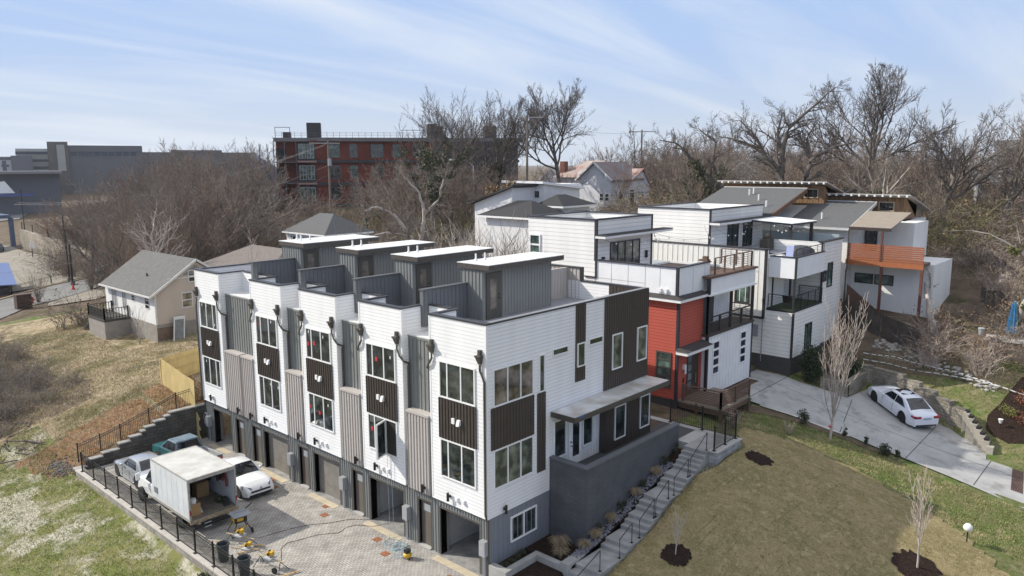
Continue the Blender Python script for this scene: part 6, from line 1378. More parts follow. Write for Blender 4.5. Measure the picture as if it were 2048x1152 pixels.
def far_offices():
    CW = mat('pale_concrete_facade', (.40,.40,.38), .8, .1, .1); DGf = mat('dark_grey_facade', (.12,.125,.135), .6, .1, .1); GL2 = mat('distant_blue_glass', (.05,.07,.10), .3, .1, .2)
    t = frame_thing('long_office_block', 'long distant office block with a pale striped end and dark roof terrace level', 'building', (106, 411, 0), -17)
    MB().box(-10.5,0,-8,3,30,26.0).build('pale_end', CW, t); MB().box(3,-1,-8,12,30,29.5).build('tower', mat('taupe_tower', (.13,.12,.11), .7, .1, .1), t)
    MB().box(12,.5,-8,104,40,24.6).build('dark_wing', DGf, t)
    s = MB()
    for k in range(7): s.box(-10.6,-.3,23.2-k*3.6,3,0,24.6-k*3.6)
    s.build('window_band', mat('band_dark_blue', (.045,.055,.075), .4), t)  # dark blue window strips across the pale end
    f = MB()
    for k in range(16):
        for j in range(6): f.box(-10.2+k*.85,-.6,20.4-j*3.6,-9.95+k*.85,-.3,23.2-j*3.6)
    f.build('facade_fins', CW, t)
    g = MB()
    for k in range(9): g.box(13+k*3.4,.3,22.6,15.8+k*3.4,.5,25.2)
    g.build('terrace_glazing', GL2, t); MB().box(7,-1.3,15,10.5,-1,28).build('pale_panel', CW, t)
    MB().box(11,0,24.6,46,8,27.8).build('roof_storey', DGf, t); MB().box(60,0,24.6,86,8,25.8).build('roof_plant', DGf, t)
    t = frame_thing('panel_garage_block', 'distant parking block with yellow and grey facade panels', 'building', (83, 391.5, 0), -15)
    MB().box(-14,0,-8,4.5,25,20.2).build('wall', mat('offwhite_facade', (.45,.45,.45), .8, .06), t); MB().box(4.5,-1,-8,13,25,22.3).build('stair_tower', mat('mid_grey_facade', (.14,.145,.16), .7), t); MB().box(-5,3,20.2,5,10,21.8).build('roof_plant', DGf, t)
    y = MB(); y.box(-13.5,-.2,9,-11,0,20).box(-6.6,-.2,9,-3.6,0,20); y.build('yellow_panel', mat('yellow_panel', (.58,.52,.08), .6), t)
    d = MB(); [d.box(x,-.25,z,x+w,0,z+1.0) for z in (17.2,13.4,9.6) for x, w in ((-10.8,1.2),(-9.2,2.2),(-2.8,2.4),(.6,3.0))]; d.box(-9.9,-.3,8,-8.4,0,20).box(1.0,-.3,8,2.6,0,20); d.build('dark_panel', mat('grey_blue_panel', (.10,.11,.15), .6), t)
    t = frame_thing('low_canopy_building', 'low dark canopy building in front of the distant parking block', 'building', (70.5, 314, 0), -15)
    MB().box(-16,0,-4,12,20,14.6).build('wall', mat('hazy_grey_wall', (.10,.11,.13), .8, .1), t); MB().box(-18,-4,14.6,13,20,15.6).build('flat_roof', mat('hazy_roof', (.20,.20,.21), .8), t); MB().hexa([(-18,-4.2,7.5),(-3,-4.2,7.5),(-3,-3.9,7.5),(-18,-3.9,7.5),(-18,-4.2,10),(-6,-4.2,12),(-6,-3.9,12),(-18,-3.9,10)]).build('white_panel', WHITEP, t); MB().box(-18,-4.4,6.2,3,-3.9,7.4).build('blue_band', mat('blue_band', (.05,.08,.22), .5), t)
    t = frame_thing('blue_gable_hall', 'pale blue gabled hall behind the bare trees left of the brick building', 'building', (65.0, 128, 0), -31)
    MB().box(-6,0,4,3,20,16.6).extr([(-6,0,16.6),(3,0,16.6),(-2.5,0,20.0)],(0,20,0)).build('wall', mat('pale_blue_wall', (.34,.44,.62), .7, .04), t)
far_offices()
def hills():
    # low wooded ridge on the horizon to the left
    V = []; rn = random.Random(3); n = 70
    mb = MB(); prev = None
    for i in range(n+1):
        a = rad(62+i*(32/n)); R = 2600; u = i/n; h = 60*math.exp(-((u-.93)/.25)**2)+46*math.exp(-((u-.62)/.16)**2)*1.0+14*math.sin(i*.9)*.3
        p = [(R*math.cos(a), R*math.sin(a), -20), (R*1.05*math.cos(a), R*1.05*math.sin(a), 22+h*1.15), (R*1.3*math.cos(a), R*1.3*math.sin(a), -20)]
        if prev: mb.quad(prev[0], p[0], p[1], prev[1]); mb.quad(prev[1], p[1], p[2], prev[2])
        prev = p
    struct(mb.build('hills', mat('wooded_hill', (.06,.065,.05), 1, .2, .01), smooth=True))
hills()
# ------------------------------------------------------------ trees, shrubs, brush
BARK = mat('grey_bark', (.19,.165,.143), .95, .3, 1.5, bump=.02, bscale=8)
BARKD = mat('dark_bark', (.125,.108,.095), .95, .3, 1.5)
BARKL = mat('pale_bark', (.42,.375,.335), .9, .25, 2)
TWIG = mat('brown_twigs', (.175,.143,.118), .95, .35, .25, col2=(.265,.225,.19))
TWIGD = mat('dark_twigs', (.125,.108,.097), .95, .3, .3)
TWIGR = mat('red_brown_twigs', (.19,.135,.105), .95, .35, .2, col2=(.29,.225,.18))
TWIGL = mat('pale_twigs', (.46,.39,.345), .9, .25, .5)
OLIVE = mat('olive_twigs', (.20,.19,.085), .95, .3, .4)
IVY = mat('ivy_leaves', (.030,.042,.017), .7, .4, .8, col2=(.07,.085,.03))
DRYLEAF = mat('dry_leaves', (.20,.12,.065), .9, .4, .6, col2=(.30,.21,.11))
YELLOW = mat('yellow_green_leaves', (.20,.19,.05), .9, .3, .6, col2=(.11,.13,.04))
def rvec(rn):
    while True:
        v = Vector((rn.uniform(-1,1), rn.uniform(-1,1), rn.uniform(-1,1)))
        if .05 < v.length < 1: return v.normalized()
def flat(mb, a, b, w, rn, m=0):
    d = (b-a); s = d.cross(rvec(rn))
    if s.length < 1e-6: return
    s = s.normalized()*(w/2); n = len(mb.v); mb.v += [tuple(a-s), tuple(a+s), tuple(b+s*.35), tuple(b-s*.35)]; mb.f.append((n, n+1, n+2, n+3)); mb.m.append(m)
def tree_mesh(seed, H=14, r0=.28, fork=.32, nl=6, spread=.75, up=.25, lv=4, kids=(6,6,6), lens=(.52,.5,.5), lean=(0,0), twig_w=.03, wander=.22, droop=0, minang=.45, env=None):
    rn = random.Random(seed); tr = MB(); cr = MB()
    def branch(p, d, L, r, l):
        n = 5 if l < 2 else 3; pts = [p.copy()]; q = p.copy(); dd = d.copy()
        for i in range(n):
            if env and l >= 1 and (math.hypot(q.x, q.y)/env[1])**2+((q.z-env[0])/env[2])**2 > 1: break
            dd = (dd+rvec(rn)*wander+Vector((0,0,up*.25 if l else .1))-Vector((0,0,droop*i*.1 if l > 1 else 0))).normalized(); q = q+dd*(L/n); pts.append(q.copy())
        last = l >= lv
        if len(pts) < 2: return
        n = len(pts)-1
        rr = [max(.008, r*(1-.72*i/n)) for i in range(n+1)]
        if l < 2: tr.tube(pts, rr, 7 if l == 0 else 5, cap=False)
        elif l == 2: cr.tube(pts, rr, 4, cap=False)
        elif l == 3: cr.tube(pts, [max(x, twig_w*.4) for x in rr], 3, cap=False)
        else:
            for a, b in zip(pts[:-1:1], pts[1:]): flat(cr, a, b, max(twig_w, r), rn)
        if last: return
        k = kids[min(l, len(kids)-1)] if l else nl
        t0 = fork if l == 0 else .22
        for j in range(k):
            t = t0+(1-t0)*((j+rn.random()*.8)/k); t = min(t, .98); i = min(int(t*n), n-1); f = t*n-i; base = pts[i].lerp(pts[i+1], f)
            ax = (pts[i+1]-pts[i]).normalized(); a2 = 2.4*j+rn.uniform(-.6,.6)+seed
            u = ax.orthogonal().normalized(); v = ax.cross(u); side = u*math.cos(a2)+v*math.sin(a2)
            ang = rn.uniform(minang, spread+.35) if l == 0 else rn.uniform(.4, .95)
            nd = (ax*math.cos(ang)+side*math.sin(ang)+Vector((0,0,up*.5))).normalized()
            sc = (1-.45*(t-t0)/(1-t0)) if l else (1.0-.25*(t-t0)/(1-t0))
            branch(base, nd, L*lens[min(l, len(lens)-1)]*sc*rn.uniform(.75,1.2) if l else H*lens[0]*sc*rn.uniform(.8,1.15), rr[i]*(.62 if l else .58), l+1)
        if l: branch(pts[-1], dd, L*.4, rr[-1], min(l+1, lv))
    branch(Vector((0,0,-.3)), Vector((lean[0], lean[1], 1)).normalized(), H*.62, r0, 0)
    return tr, cr
def leaves(mb, c, r, n, s, rn, m=0, squash=.8):
    for _ in range(n):
        v = rvec(rn)*rn.random()**.4; p = Vector((c[0]+v.x*r, c[1]+v.y*r, c[2]+v.z*r*squash)); a = rvec(rn)*s; b = rvec(rn).cross(a).normalized()*s*.7
        k = len(mb.v); mb.v += [tuple(p-a), tuple(p+b), tuple(p+a), tuple(p-b)]; mb.f.append((k,k+1,k+2,k+3)); mb.m.append(m)
def add_ivy(par, tr, seed, hmax, n=60, m=None, r=.7, cnt=42, s=.14):
    rn = random.Random(seed); mb = MB(); vs = [Vector(v) for v in tr.v if v[2] < hmax]
    for _ in range(n): v = rn.choice(vs); leaves(mb, v, r*rn.uniform(.5,1.1), cnt, s, rn)
    mb.build('ivy', m or IVY, par)
def make_tree(name, label, seed, loc, bark, twig, group=None, ivy=None, scale=1, rz=0, **kw):
    t = thing(name, label, 'tree', loc, group); OFF[t] = Vector((0,0,0)); t.rotation_euler = (0,0,rz)
    tr, cr = tree_mesh(seed, **kw); tr.build('trunk', bark, t, smooth=True); cr.build('branches', twig, t)
    if ivy: add_ivy(t, tr, seed, *ivy)
    return t
CAM = Vector((-21.64, -21.03, 17.59))
def polar(az, d): return CAM.x+d*math.cos(rad(az)), CAM.y+d*math.sin(rad(az))
# individual trees that can be told apart: (label, azimuth, distance, height, seed, style)
def hero_trees():
    L = [
     ('big round crowned bare tree standing alone in the middle of the skyline', 38.4, 112, 23, 11, dict(r0=.5, fork=.42, nl=12, spread=.8, lv=4, kids=(9,9,8), lens=(.50,.55,.5), twig_w=.05, up=.25, env=(13.4,8.2,6.6)), BARKD, TWIGD, None),
     ('tall bare tree with a dense domed crown right of the forked tree', 17.6, 92, 22, 31, dict(r0=.5, fork=.35, nl=13, spread=.85, lv=4, kids=(9,8,8), lens=(.52,.55,.5), twig_w=.045, up=.22, env=(11.6,8.4,6.2)), BARK, TWIGD, None),
     ('snapped pale trunk wrapped in dark ivy left of the shed roofs', 27.4, 84, 14, 43, dict(r0=.36, fork=.35, nl=5, spread=.6, lv=3, kids=(5,5,4), lens=(.42,.5,.5), twig_w=.04), BARK, TWIGD, (9, 40, IVY, .9)),
     ('tall twiggy bare tree near the right edge of the skyline', 12.4, 84, 17, 52, dict(r0=.42, fork=.3, nl=11, spread=.8, lv=4, kids=(8,8,7), lens=(.5,.5,.5), twig_w=.035, up=.25), BARK, TWIGD, None),
     ('bare tree with upright crown cut by the right edge', 9.2, 84, 18, 61, dict(r0=.45, fork=.25, nl=8, spread=.75, lv=4, kids=(7,8,7), lens=(.5,.5,.5), twig_w=.035, up=.35), BARK, TWIG, None),
     ('pale trunked tree with green moss and ivy around its trunk, above the porch roof', 15.4, 76, 15, 67, dict(r0=.38, fork=.35, nl=6, spread=.7, lv=4, kids=(6,6,5), lens=(.5,.5,.5), twig_w=.03), BARKL, TWIG, (7, 16, IVY, .6)),
     ('tall bare tree left of the big round one, leaning over the brick building', 45.6, 108, 19, 71, dict(r0=.4, fork=.3, nl=10, spread=.8, lv=4, kids=(8,8,7), lens=(.5,.5,.5), twig_w=.04, up=.3), BARKD, TWIGD, (9, 30, IVY, .8)),
     ('tall ivy covered tree in front of the brick building', 47.8, 92, 17, 79, dict(r0=.42, fork=.3, nl=10, spread=.7, lv=4, kids=(6,6,5), lens=(.48,.5,.5), twig_w=.04, up=.3), BARKD, TWIGD, (12, 75, IVY, 1.1)),
     ('dark dense crowned tree right of the ivy covered tree', 43.6, 112, 19, 83, dict(r0=.42, fork=.3, nl=11, spread=.65, lv=4, kids=(7,8,7), lens=(.5,.5,.5), twig_w=.045, up=.4), BARKD, TWIGD, (8, 26, IVY, .8)),
     ('pale slender tree beside the leaning split tree', 46.3, 62, 11, 97, dict(r0=.2, fork=.3, nl=6, spread=.6, lv=3, kids=(5,5,5), lens=(.45,.5,.5), twig_w=.028, up=.35), BARKL, TWIGL, None),
     ('tall straight tree with pale side branches above the small gable house', 68.2, 82, 17, 101, dict(r0=.24, fork=.15, nl=24, spread=.9, lv=3, kids=(5,4,4), lens=(.26,.55,.5), twig_w=.028, up=.25), BARKL, TWIGL, None),
     ('high bent bare tree at the left end of the brick building', 62.6, 92, 17, 107, dict(r0=.28, fork=.35, nl=6, spread=.75, lv=4, kids=(5,5,5), lens=(.5,.5,.5), twig_w=.032, lean=(-.2,.2), up=.1, wander=.3), BARKD, TWIGD, None),
     ('thin tree with two straight dark stems among the left trees', 64.6, 88, 14.5, 113, dict(r0=.22, fork=.3, nl=6, spread=.5, lv=3, kids=(5,5,4), lens=(.5,.5,.5), twig_w=.035, up=.35), BARKD, TWIGD, None),
     ('multi stemmed pale bare tree over the brown roof house', 61.8, 66, 8.5, 119, dict(r0=.16, fork=.12, nl=6, spread=.6, lv=3, kids=(5,4,4), lens=(.6,.5,.5), twig_w=.028, up=.3), BARKL, TWIGL, None),
     ('slender bare tree behind the first rooftop hut', 57.4, 58, 6.5, 127, dict(r0=.12, fork=.25, nl=6, spread=.6, lv=3, kids=(4,4,4), lens=(.5,.5,.5), twig_w=.022, up=.3), BARKL, TWIGL, None),
     ('dead looking leaning tree at the far left edge of the woods', 71.5, 120, 14, 131, dict(r0=.34, fork=.3, nl=6, spread=.8, lv=3, kids=(5,5,5), lens=(.5,.5,.5), twig_w=.045, lean=(.4,-.2), up=.1), BARKD, TWIGD, None),
     ('bare tree reaching over the orange balcony from the hillside brush', 12.4, 62, 9.0, 139, dict(r0=.30, fork=.25, nl=6, spread=.95, lv=4, kids=(5,5,4), lens=(.62,.5,.5), twig_w=.024, lean=(.05,.35), up=.05, wander=.34), BARKL, TWIG, None),
     ('tangled pale limbed tree at the right edge above the blue umbrella', 8.2, 64, 13, 149, dict(r0=.36, fork=.3, nl=6, spread=.9, lv=4, kids=(5,5,5), lens=(.6,.5,.5), twig_w=.026, up=.1, wander=.32), BARKL, TWIG, (7, 26, YELLOW, .8)),
     ('dark tree with orange brown ivy left of the old gabled houses', 43.9, 84, 11, 151, dict(r0=.26, fork=.3, nl=6, spread=.6, lv=3, kids=(5,5,5), lens=(.45,.5,.5), twig_w=.035, up=.3), BARKD, TWIGD, (7, 22, DRYLEAF, .7)),
     ('bare tree with a broad crown between the big round tree and the utility pole', 33.9, 122, 15, 157, dict(r0=.34, fork=.25, nl=7, spread=.85, lv=4, kids=(6,6,5), lens=(.5,.5,.5), twig_w=.045, up=.25), BARKD, TWIGD, None),
    ]
    for lab, az, d, H, sd_, kw, bk, tw, iv in L:
        x, y = polar(az, d); z = gz(x, y); H *= (1.0 if 42 < az < 50 and H > 13 else .80) if H > 13 else .9
        if 'env' not in kw: kw['env'] = (H*.72, H*.52, H*.50)
        make_tree('bare_tree', lab, sd_, (x, y, z), bk, tw, ivy=iv, H=H, **kw)
hero_trees()
def path_tree(label, az, d, limbs, seed, bark, twig, zbase=None, lv=3, twig_w=.026, ln=3.2, dens=1.0, extra=None):
    """tree whose main limbs follow given curves (u to the right, v towards the back, w up, in metres from the foot)"""
    x, y = polar(az, d); z = gz(x, y) if zbase is None else zbase; rn = random.Random(seed)
    t = thing('bare_tree', label, 'tree', (x, y, z)); OFF[t] = Vector((0,0,0)); t.rotation_euler = (0,0,rad(az-90)); tr = MB(); cr = MB()
    def br(p, dd, L, r, l):
        n = 4 if l < 2 else 3; P = [p.copy()]; q = p.copy()
        for i in range(n): dd = (dd+rvec(rn)*.28+Vector((0,0,.07))).normalized(); q = q+dd*(L/n); P.append(q.copy())
        if l < 2: cr.tube(P, [max(.012, r*(1-.7*i/n)) for i in range(n+1)], 4, cap=False)
        else:
            for a, b in zip(P[:-1], P[1:]): flat(cr, a, b, max(twig_w, r*1.2), rn)
        if l >= lv: return
        for j in range(5 if l == 0 else 4):
            k = rn.uniform(.15, .98)*n; i = min(int(k), n-1); base = P[i].lerp(P[i+1], k-i); ax = (P[i+1]-P[i]).normalized(); s = ax.cross(rvec(rn)); 
            if s.length < .05: continue
            br(base, (ax*.75+s.normalized()*.75).normalized(), L*rn.uniform(.35,.6), r*.45, l+1)
    for pts, r0, r1 in limbs:
        P = [Vector(p) for p in pts]; Q = []
        for a, b in zip(P[:-1], P[1:]):
            for i in range(4): Q.append(a.lerp(b, i/4)+rvec(rn)*.07)
        Q.append(P[-1]); n = len(Q)-1; R_ = [r0+(r1-r0)*i/n for i in range(n+1)]; tr.tube(Q, R_, 7, cap=False)
        for i in range(1, n+1):
            if R_[i] < .30:
                for _ in range(1 if rn.random() < .75 else 2):
                    ax = (Q[i]-Q[i-1]).normalized(); s = ax.cross(rvec(rn)); 
                    if s.length > .05: br(Q[i], (ax*.7+s.normalized()*.9).normalized(), ln*rn.uniform(.5,1.1)*(.6+.4*(1-i/n)), R_[i]*.5, 0)
    tr.build('trunk', bark, t, smooth=True); cr.build('branches', twig, t)
    if extra: extra(t)
    return t
path_tree('tall bare tree with wide crooked fork above the grey shed roofs', 21.9, 82, [
  ([(0,0,-.5),(0,0,2.5),(-.1,0,4.5)], .50, .42),
  ([(-.1,0,4.5),(-1.2,.3,7.2),(-3.2,.6,10.0),(-5.0,.9,11.0),(-7.6,1.0,11.6)], .36, .05),
  ([(-1.2,.3,7.2),(-1.3,-.4,10.0),(-.8,-.6,12.4),(1.2,-.8,14.2),(3.2,-1,16.0)], .30, .05),
  ([(-1.3,-.4,9.6),(-1.9,0,11.6),(-1.5,.2,13.8)], .22, .06),
  ([(-3.2,.6,10.0),(-4.0,.4,11.6),(-5.6,.4,13.2)], .20, .05),
  ([(-.1,0,4.5),(.9,-.3,7.0),(1.4,-.5,9.2),(3.4,-.8,10.4),(5.4,-1,10.9)], .34, .06),
  ([(1.4,-.5,9.2),(.9,.3,11.2),(1.6,.6,12.8)], .2, .05),
  ([(.2,0,3.4),(2.2,.4,5.0),(5.2,.6,6.0),(8.2,.8,7.4)], .28, .05)], 900, BARKD, TWIGD, ln=3.0)
path_tree('thin dark leaning tree left of the forked tree', 25.2, 84, [
  ([(0,0,-.5),(-.8,0,3.2),(-2.4,0,5.8),(-3.4,.2,8.6)], .34, .16), ([(-2.4,0,5.8),(-4.8,.2,8.2),(-7.0,.3,10.6),(-9.0,.2,11.0)], .2, .05), ([(-3.4,.2,8.6),(-3.2,.3,10.8),(-5.0,.4,12.2)], .16, .05)], 905, BARKD, TWIGD, ln=2.8)
SPLIT = mat('raw_split_wood', (.62,.42,.16), .8, .15)
path_tree('leaning pale tree with a raw yellow split, in front of the brick building', 47.4, 62, [
  ([(0,0,-.5),(-1.1,.2,2.4),(-2.6,.4,4.8),(-3.9,.6,6.6),(-5.2,.7,7.2),(-6.2,.7,6.9)], .26, .05), ([(-1.1,.2,2.4),(-1.7,.4,4.6),(-1.4,.5,6.6),(-1.8,.6,8.4),(-3.0,.6,9.6)], .22, .05),
  ([(-1.4,.5,6.6),(-.3,.6,7.6),(.2,.6,9.4)], .13, .06), ([(-2.6,.4,4.8),(-4.4,.2,5.2),(-6.0,.2,4.8)], .14, .04)], 910, BARKL, TWIG, zbase=7.0, ln=2.4, dens=.8,
  extra=lambda t: MB().hexa([(-.7,-.28,1.5),(-.35,-.28,1.4),(-.35,-.1,1.4),(-.7,-.1,1.5),(-1.15,-.24,3.0),(-1.0,-.24,3.0),(-1.0,-.1,3.0),(-1.15,-.1,3.0)]).build('split_wound', SPLIT, t))
def woodland():
    protos = []; rn = random.Random(77)
    specs = [dict(H=12, r0=.24, fork=.22, nl=8, spread=.75, lv=4, kids=(6,6,5), lens=(.48,.52,.5), twig_w=.042, up=.3),
             dict(H=12, r0=.20, fork=.15, nl=9, spread=.6, lv=4, kids=(6,5,5), lens=(.45,.5,.5), twig_w=.04, up=.4),
             dict(H=12, r0=.26, fork=.3, nl=7, spread=.9, lv=4, kids=(6,6,5), lens=(.5,.5,.5), twig_w=.042, up=.2),
             dict(H=12, r0=.20, fork=.1, nl=9, spread=.8, lv=4, kids=(5,6,5), lens=(.5,.5,.5), twig_w=.04, up=.25, wander=.3)]
    cols = [(BARK, TWIG), (BARKD, TWIGR), (BARKD, TWIG), (BARK, TWIGR)]
    G = {'L': ('brown bare tree in the dense woods filling the left distance', 'bare trees of the left woods'),
         'C': ('bare tree in the belt of trees between the brick building and the houses', 'bare trees of the middle belt'),
         'R': ('bare tree in the woods behind the grey roof house', 'bare trees of the right woods')}
    for i, sp in enumerate(specs):
        t = make_tree('woodland_tree', G['L'][0], 200+i*7, (0,0,0), *cols[i], group=G['L'][1], **sp); kids(t); protos.append(t)
    used = [False]*4; n = 0
    def where(az, d, key):
        if key == 'L': a = 'at the far left end of the left woods' if az > 70.5 else 'in the left woods above the small gable house' if az > 66.5 else 'in the left woods over the brown roof house' if az > 62.5 else 'in the left woods beside the brick apartments' if az > 59.8 else 'low in the belt below the brick apartments'
        elif key == 'C': a = 'below the left end of the brick apartments' if az > 53 else 'before the middle of the brick apartments' if az > 48.5 else 'before the dark right end of the brick apartments' if az > 42.5 else 'around the white flat roofed house' if az > 38.5 else 'around the old gabled houses'
        else: a = 'behind the olive shrubs right of the old houses' if az > 29 else 'behind the left grey shed roof' if az > 23 else 'behind the cedar clerestories' if az > 17 else 'behind the orange balcony' if az > 12 else 'at the right edge of the woods'
        r = 'near' if d < 105 else 'middle' if d < 130 else 'distant'
        return '%s bare tree %s' % ({'near':'nearer','middle':'mid distance','distant':'distant'}[r], a), 'bare trees %s, %s row' % (a, r)
    def put(az, d, h, key):
        nonlocal n
        x, y = polar(az, d); z = gz(x, y); k = rn.randrange(4); s = h/12*rn.uniform(.85,1.12)
        if blocked(x, y): return
        if not used[k]:
            used[k] = True; t = protos[k]; t.location = (x,y,z); t.rotation_euler = (0,0,rn.uniform(0,6.28)); t.scale = (s,s,s)
            t['label'], t['group'] = where(az, d, key)
        else: dup(protos[k], (x,y,z), rn.uniform(0,6.28), *where(az, d, key), (s*rn.uniform(.85,1.2), s*rn.uniform(.85,1.2), s))
        n += 1
    # left woods
    for _ in range(150):
        az = rn.uniform(56.5, 73.8); d = rn.uniform(88, 168); 
        if az > 69.5 and d < 100+ (az-69.5)*14: continue
        h = 14.4-4.6*max(0,(az-68)/5) + (d-90)*.02; h *= .5 if az < 59.8 else 1; put(az, d, h*rn.uniform(.72,1.0), 'L')
    for _ in range(70):
        az = rn.uniform(34, 58.5); d = rn.uniform(88, 142); put(az, d, rn.uniform(3.2,4.8) if az > 52 else rn.uniform(5.0,7.5) if az > 46 else (rn.uniform(3.4,5.0) if 33.5 < az < 39 and d < 112 else rn.uniform(6.5,9.5)), 'C')
    for _ in range(22): put(rn.uniform(42.5, 53), rn.uniform(94, 128), rn.uniform(8.5, 12.5), 'C')
    for _ in range(45): put(rn.uniform(26, 37.8), rn.uniform(116, 150), rn.uniform(8.5, 12.5), 'R')
    for _ in range(150):
        az = rn.uniform(7.5, 34); d = rn.uniform(82, 165); put(az, d, rn.uniform(7.0,11.0), 'R')
HOUSE_ZONES = [(24,43,33,57),(11,37,22,53),(26,20,50,42),(64,36,82,60),(40,-9,53,13),(84,-16,104,6),(96,60,106,74),(48,92,66,112)]
def blocked(x, y):
    if any(a-2 < x < c+2 and b-2 < y < d+2 for a, b, c, d in HOUSE_ZONES): return True
    # footprint of the brick building, in its own frame
    dx, dy = x-61.2, y-105.3; c, s = math.cos(rad(38)), math.sin(rad(38)); u = dx*c-dy*s; v = dx*s+dy*c
    return -10 < u < 64 and -2 < v < 19
woodland()

def brush(name, label, pts, mats, hgt=2.4, stems=26, w=.035, seed=1, leaf=0, rad_=1.2, leafs=.10):
    """thicket: fans of arching stems with side twigs"""
    rn = random.Random(seed); mb = MB(); nm = len(mats)
    for (x, y, s) in pts:
        z = gz(x, y); m0 = rn.randrange(max(1, nm-1)) if nm > 1 else 0; H = hgt*s
        for _ in range(stems):
            a = rn.uniform(0, 6.28); e = rn.uniform(.1, .95); p = Vector((x+rn.uniform(-.4,.4)*rad_, y+rn.uniform(-.4,.4)*rad_, z)); d = Vector((math.cos(a)*e, math.sin(a)*e, 1)).normalized(); L = H*rn.uniform(.5,1.1); q = p
            for i in range(4):
                d = (d+rvec(rn)*.22+Vector((math.cos(a)*.1, math.sin(a)*.1, -.10*i))).normalized(); q2 = q+d*L/4; flat(mb, q, q2, w*(1-.15*i), rn, m0)
                for _k in range(3):
                    t = q.lerp(q2, rn.random()); flat(mb, t, t+(d+rvec(rn)*.9).normalized()*L*rn.uniform(.12,.3), w*.6, rn, m0)
                q = q2
        if leaf: leaves(mb, (x, y, z+H*.45), rad_*s*1.1, leaf, leafs, rn, nm-1, .7)
    o = mb.build(name, mats, loc=(pts[0][0], pts[0][1], gz(pts[0][0], pts[0][1]))); o['kind'] = 'stuff'; tag(o, label, 'brush'); return o
def scatter_polar(n, az0, az1, d0, d1, s0, s1, seed):
    rn = random.Random(seed); out = []
    while len(out) < n:
        x, y = polar(rn.uniform(az0, az1), rn.uniform(d0, d1))
        if not blocked(x, y): out.append((x, y, rn.uniform(s0, s1)))
    return out
brush('left_undergrowth', 'brown leafless undergrowth filling the left woods', [p for p in scatter_polar(420, 56, 73.5, 80, 150, 1.2, 2.6, 5) if not (p[0] < 16 and p[1] < 118 and p[1] > 60)], [TWIGR, TWIG, TWIGD, DRYLEAF], 2.6, 20, .06, 5, 14, 1.6, .12)
brush('middle_undergrowth', 'brown and olive undergrowth between the houses and the brick building', scatter_polar(300, 33, 58, 84, 140, .8, 1.8, 9), [TWIG, TWIGR, OLIVE, YELLOW], 2.4, 18, .055, 9, 12, 1.6, .12)
brush('right_undergrowth', 'brown and olive undergrowth of the right woods', scatter_polar(420, 7, 34, 76, 150, 1.0, 2.4, 12), [TWIG, TWIGR, OLIVE, DRYLEAF], 2.8, 20, .06, 12, 16, 1.8, .13)
def near_right():
    rn = random.Random(21); P = []
    while len(P) < 210:
        x = rn.uniform(33.5, 60); y = rn.uniform(-32, -3)
        if x < 41.5 and y > -7.2: continue
        if y < -9.5-(x-34)*.95+0 and x < 44: 
            if y < -11-(x-34)*1.15: continue
        if x > 41 and x < 53 and y > -8.2: continue
        P.append((x, y, rn.uniform(.6, 1.35)))
    brush('hillside_thicket', 'tangled brown thicket on the hillside right of the driveway lawn', P, [TWIG, TWIGR, TWIGL, DRYLEAF], 2.2, 26, .028, 21, 46, 1.5, .07)
near_right()
def near_left():
    rn = random.Random(31); P = []
    while len(P) < 95:
        x = rn.uniform(-12, -3.2); y = rn.uniform(34, 58)
        if x > -4.5 and y < 38: continue
        P.append((x, y, rn.uniform(.55, 1.2)))
    brush('yard_thicket', 'dense leafless grey brown thicket beside the small gable house yard', P, [TWIG, BARK, TWIGL], 2.3, 34, .022, 31, 0, 1.4)
near_left()
# single shrubs
def shrub(name, label, x, y, h, mats, seed, stems=22, w=.02, leaf=0, r=.6, ls=.05, lm=None, z=None, cat='shrub', group=None, squash=.9, ball=False):
    z = gz(x, y) if z is None else z; rn = random.Random(seed); mb = MB(); lb = MB()
    for _ in range(stems):
        a = rn.uniform(0, 6.28); e = rn.uniform(.05, .6)*r/h*1.6; p = Vector((x+rn.uniform(-.06,.06), y+rn.uniform(-.06,.06), z)); d = Vector((math.cos(a)*e, math.sin(a)*e, 1)).normalized(); L = h*rn.uniform(.6,1.05); q = p
        for i in range(4):
            d = (d+rvec(rn)*.12).normalized(); q2 = q+d*L/4; flat(mb, q, q2, w*(1-.15*i), rn)
            for _k in range(3): t = q.lerp(q2, rn.random()); flat(mb, t, t+(d+rvec(rn)*.7).normalized()*L*rn.uniform(.1,.25), w*.6, rn)
            q = q2
    t = thing(name, label, cat, (x, y, z), group); mb.build('stems', mats, t)
    if leaf:
        n = max(4, leaf//60)
        for _ in range(n):
            v = rvec(rn); c = (x+v.x*r*.55, y+v.y*r*.55, z+h*(.5+v.z*.36)); leaves(lb, c, r*.55, leaf//n, ls, rn, 0, squash)
        lb.build('foliage', lm or IVY, t)
    return t
EVG = mat('evergreen_leaves', (.020,.034,.014), .75, .5, 3, col2=(.045,.065,.025))
shrub('holly_bush', 'dark pointed evergreen bush at the foot of the low wall, left of two', -8.5, 8.3, 1.55, TWIGD, 1, 14, .02, 1500, .45, .05, EVG)
shrub('holly_bush', 'dark pointed evergreen bush at the foot of the low wall, right of two', -8.2, 6.6, 1.15, TWIGD, 2, 14, .02, 1100, .38, .05, EVG)
shrub('conifer_shrub', 'dark green rounded conifer at the near corner of the white balcony house', 28.9, -2.6, 2.7, TWIGD, 3, 12, .03, 3200, .85, .07, EVG)
shrub('willowy_shrub', 'grey brown willowy shrub beside the dark conifer', 30.4, -3.4, 2.3, TWIG, 4, 90, .03, 900, 1.1, .06, mat('grey_brown_leaves', (.16,.13,.10), .9, .3, 2))
shrub('conifer_shrub', 'low dark evergreen between the white balcony house and the driveway pad', 32.0, -3.9, 2.0, TWIGD, 5, 12, .03, 1600, .9, .07, EVG)
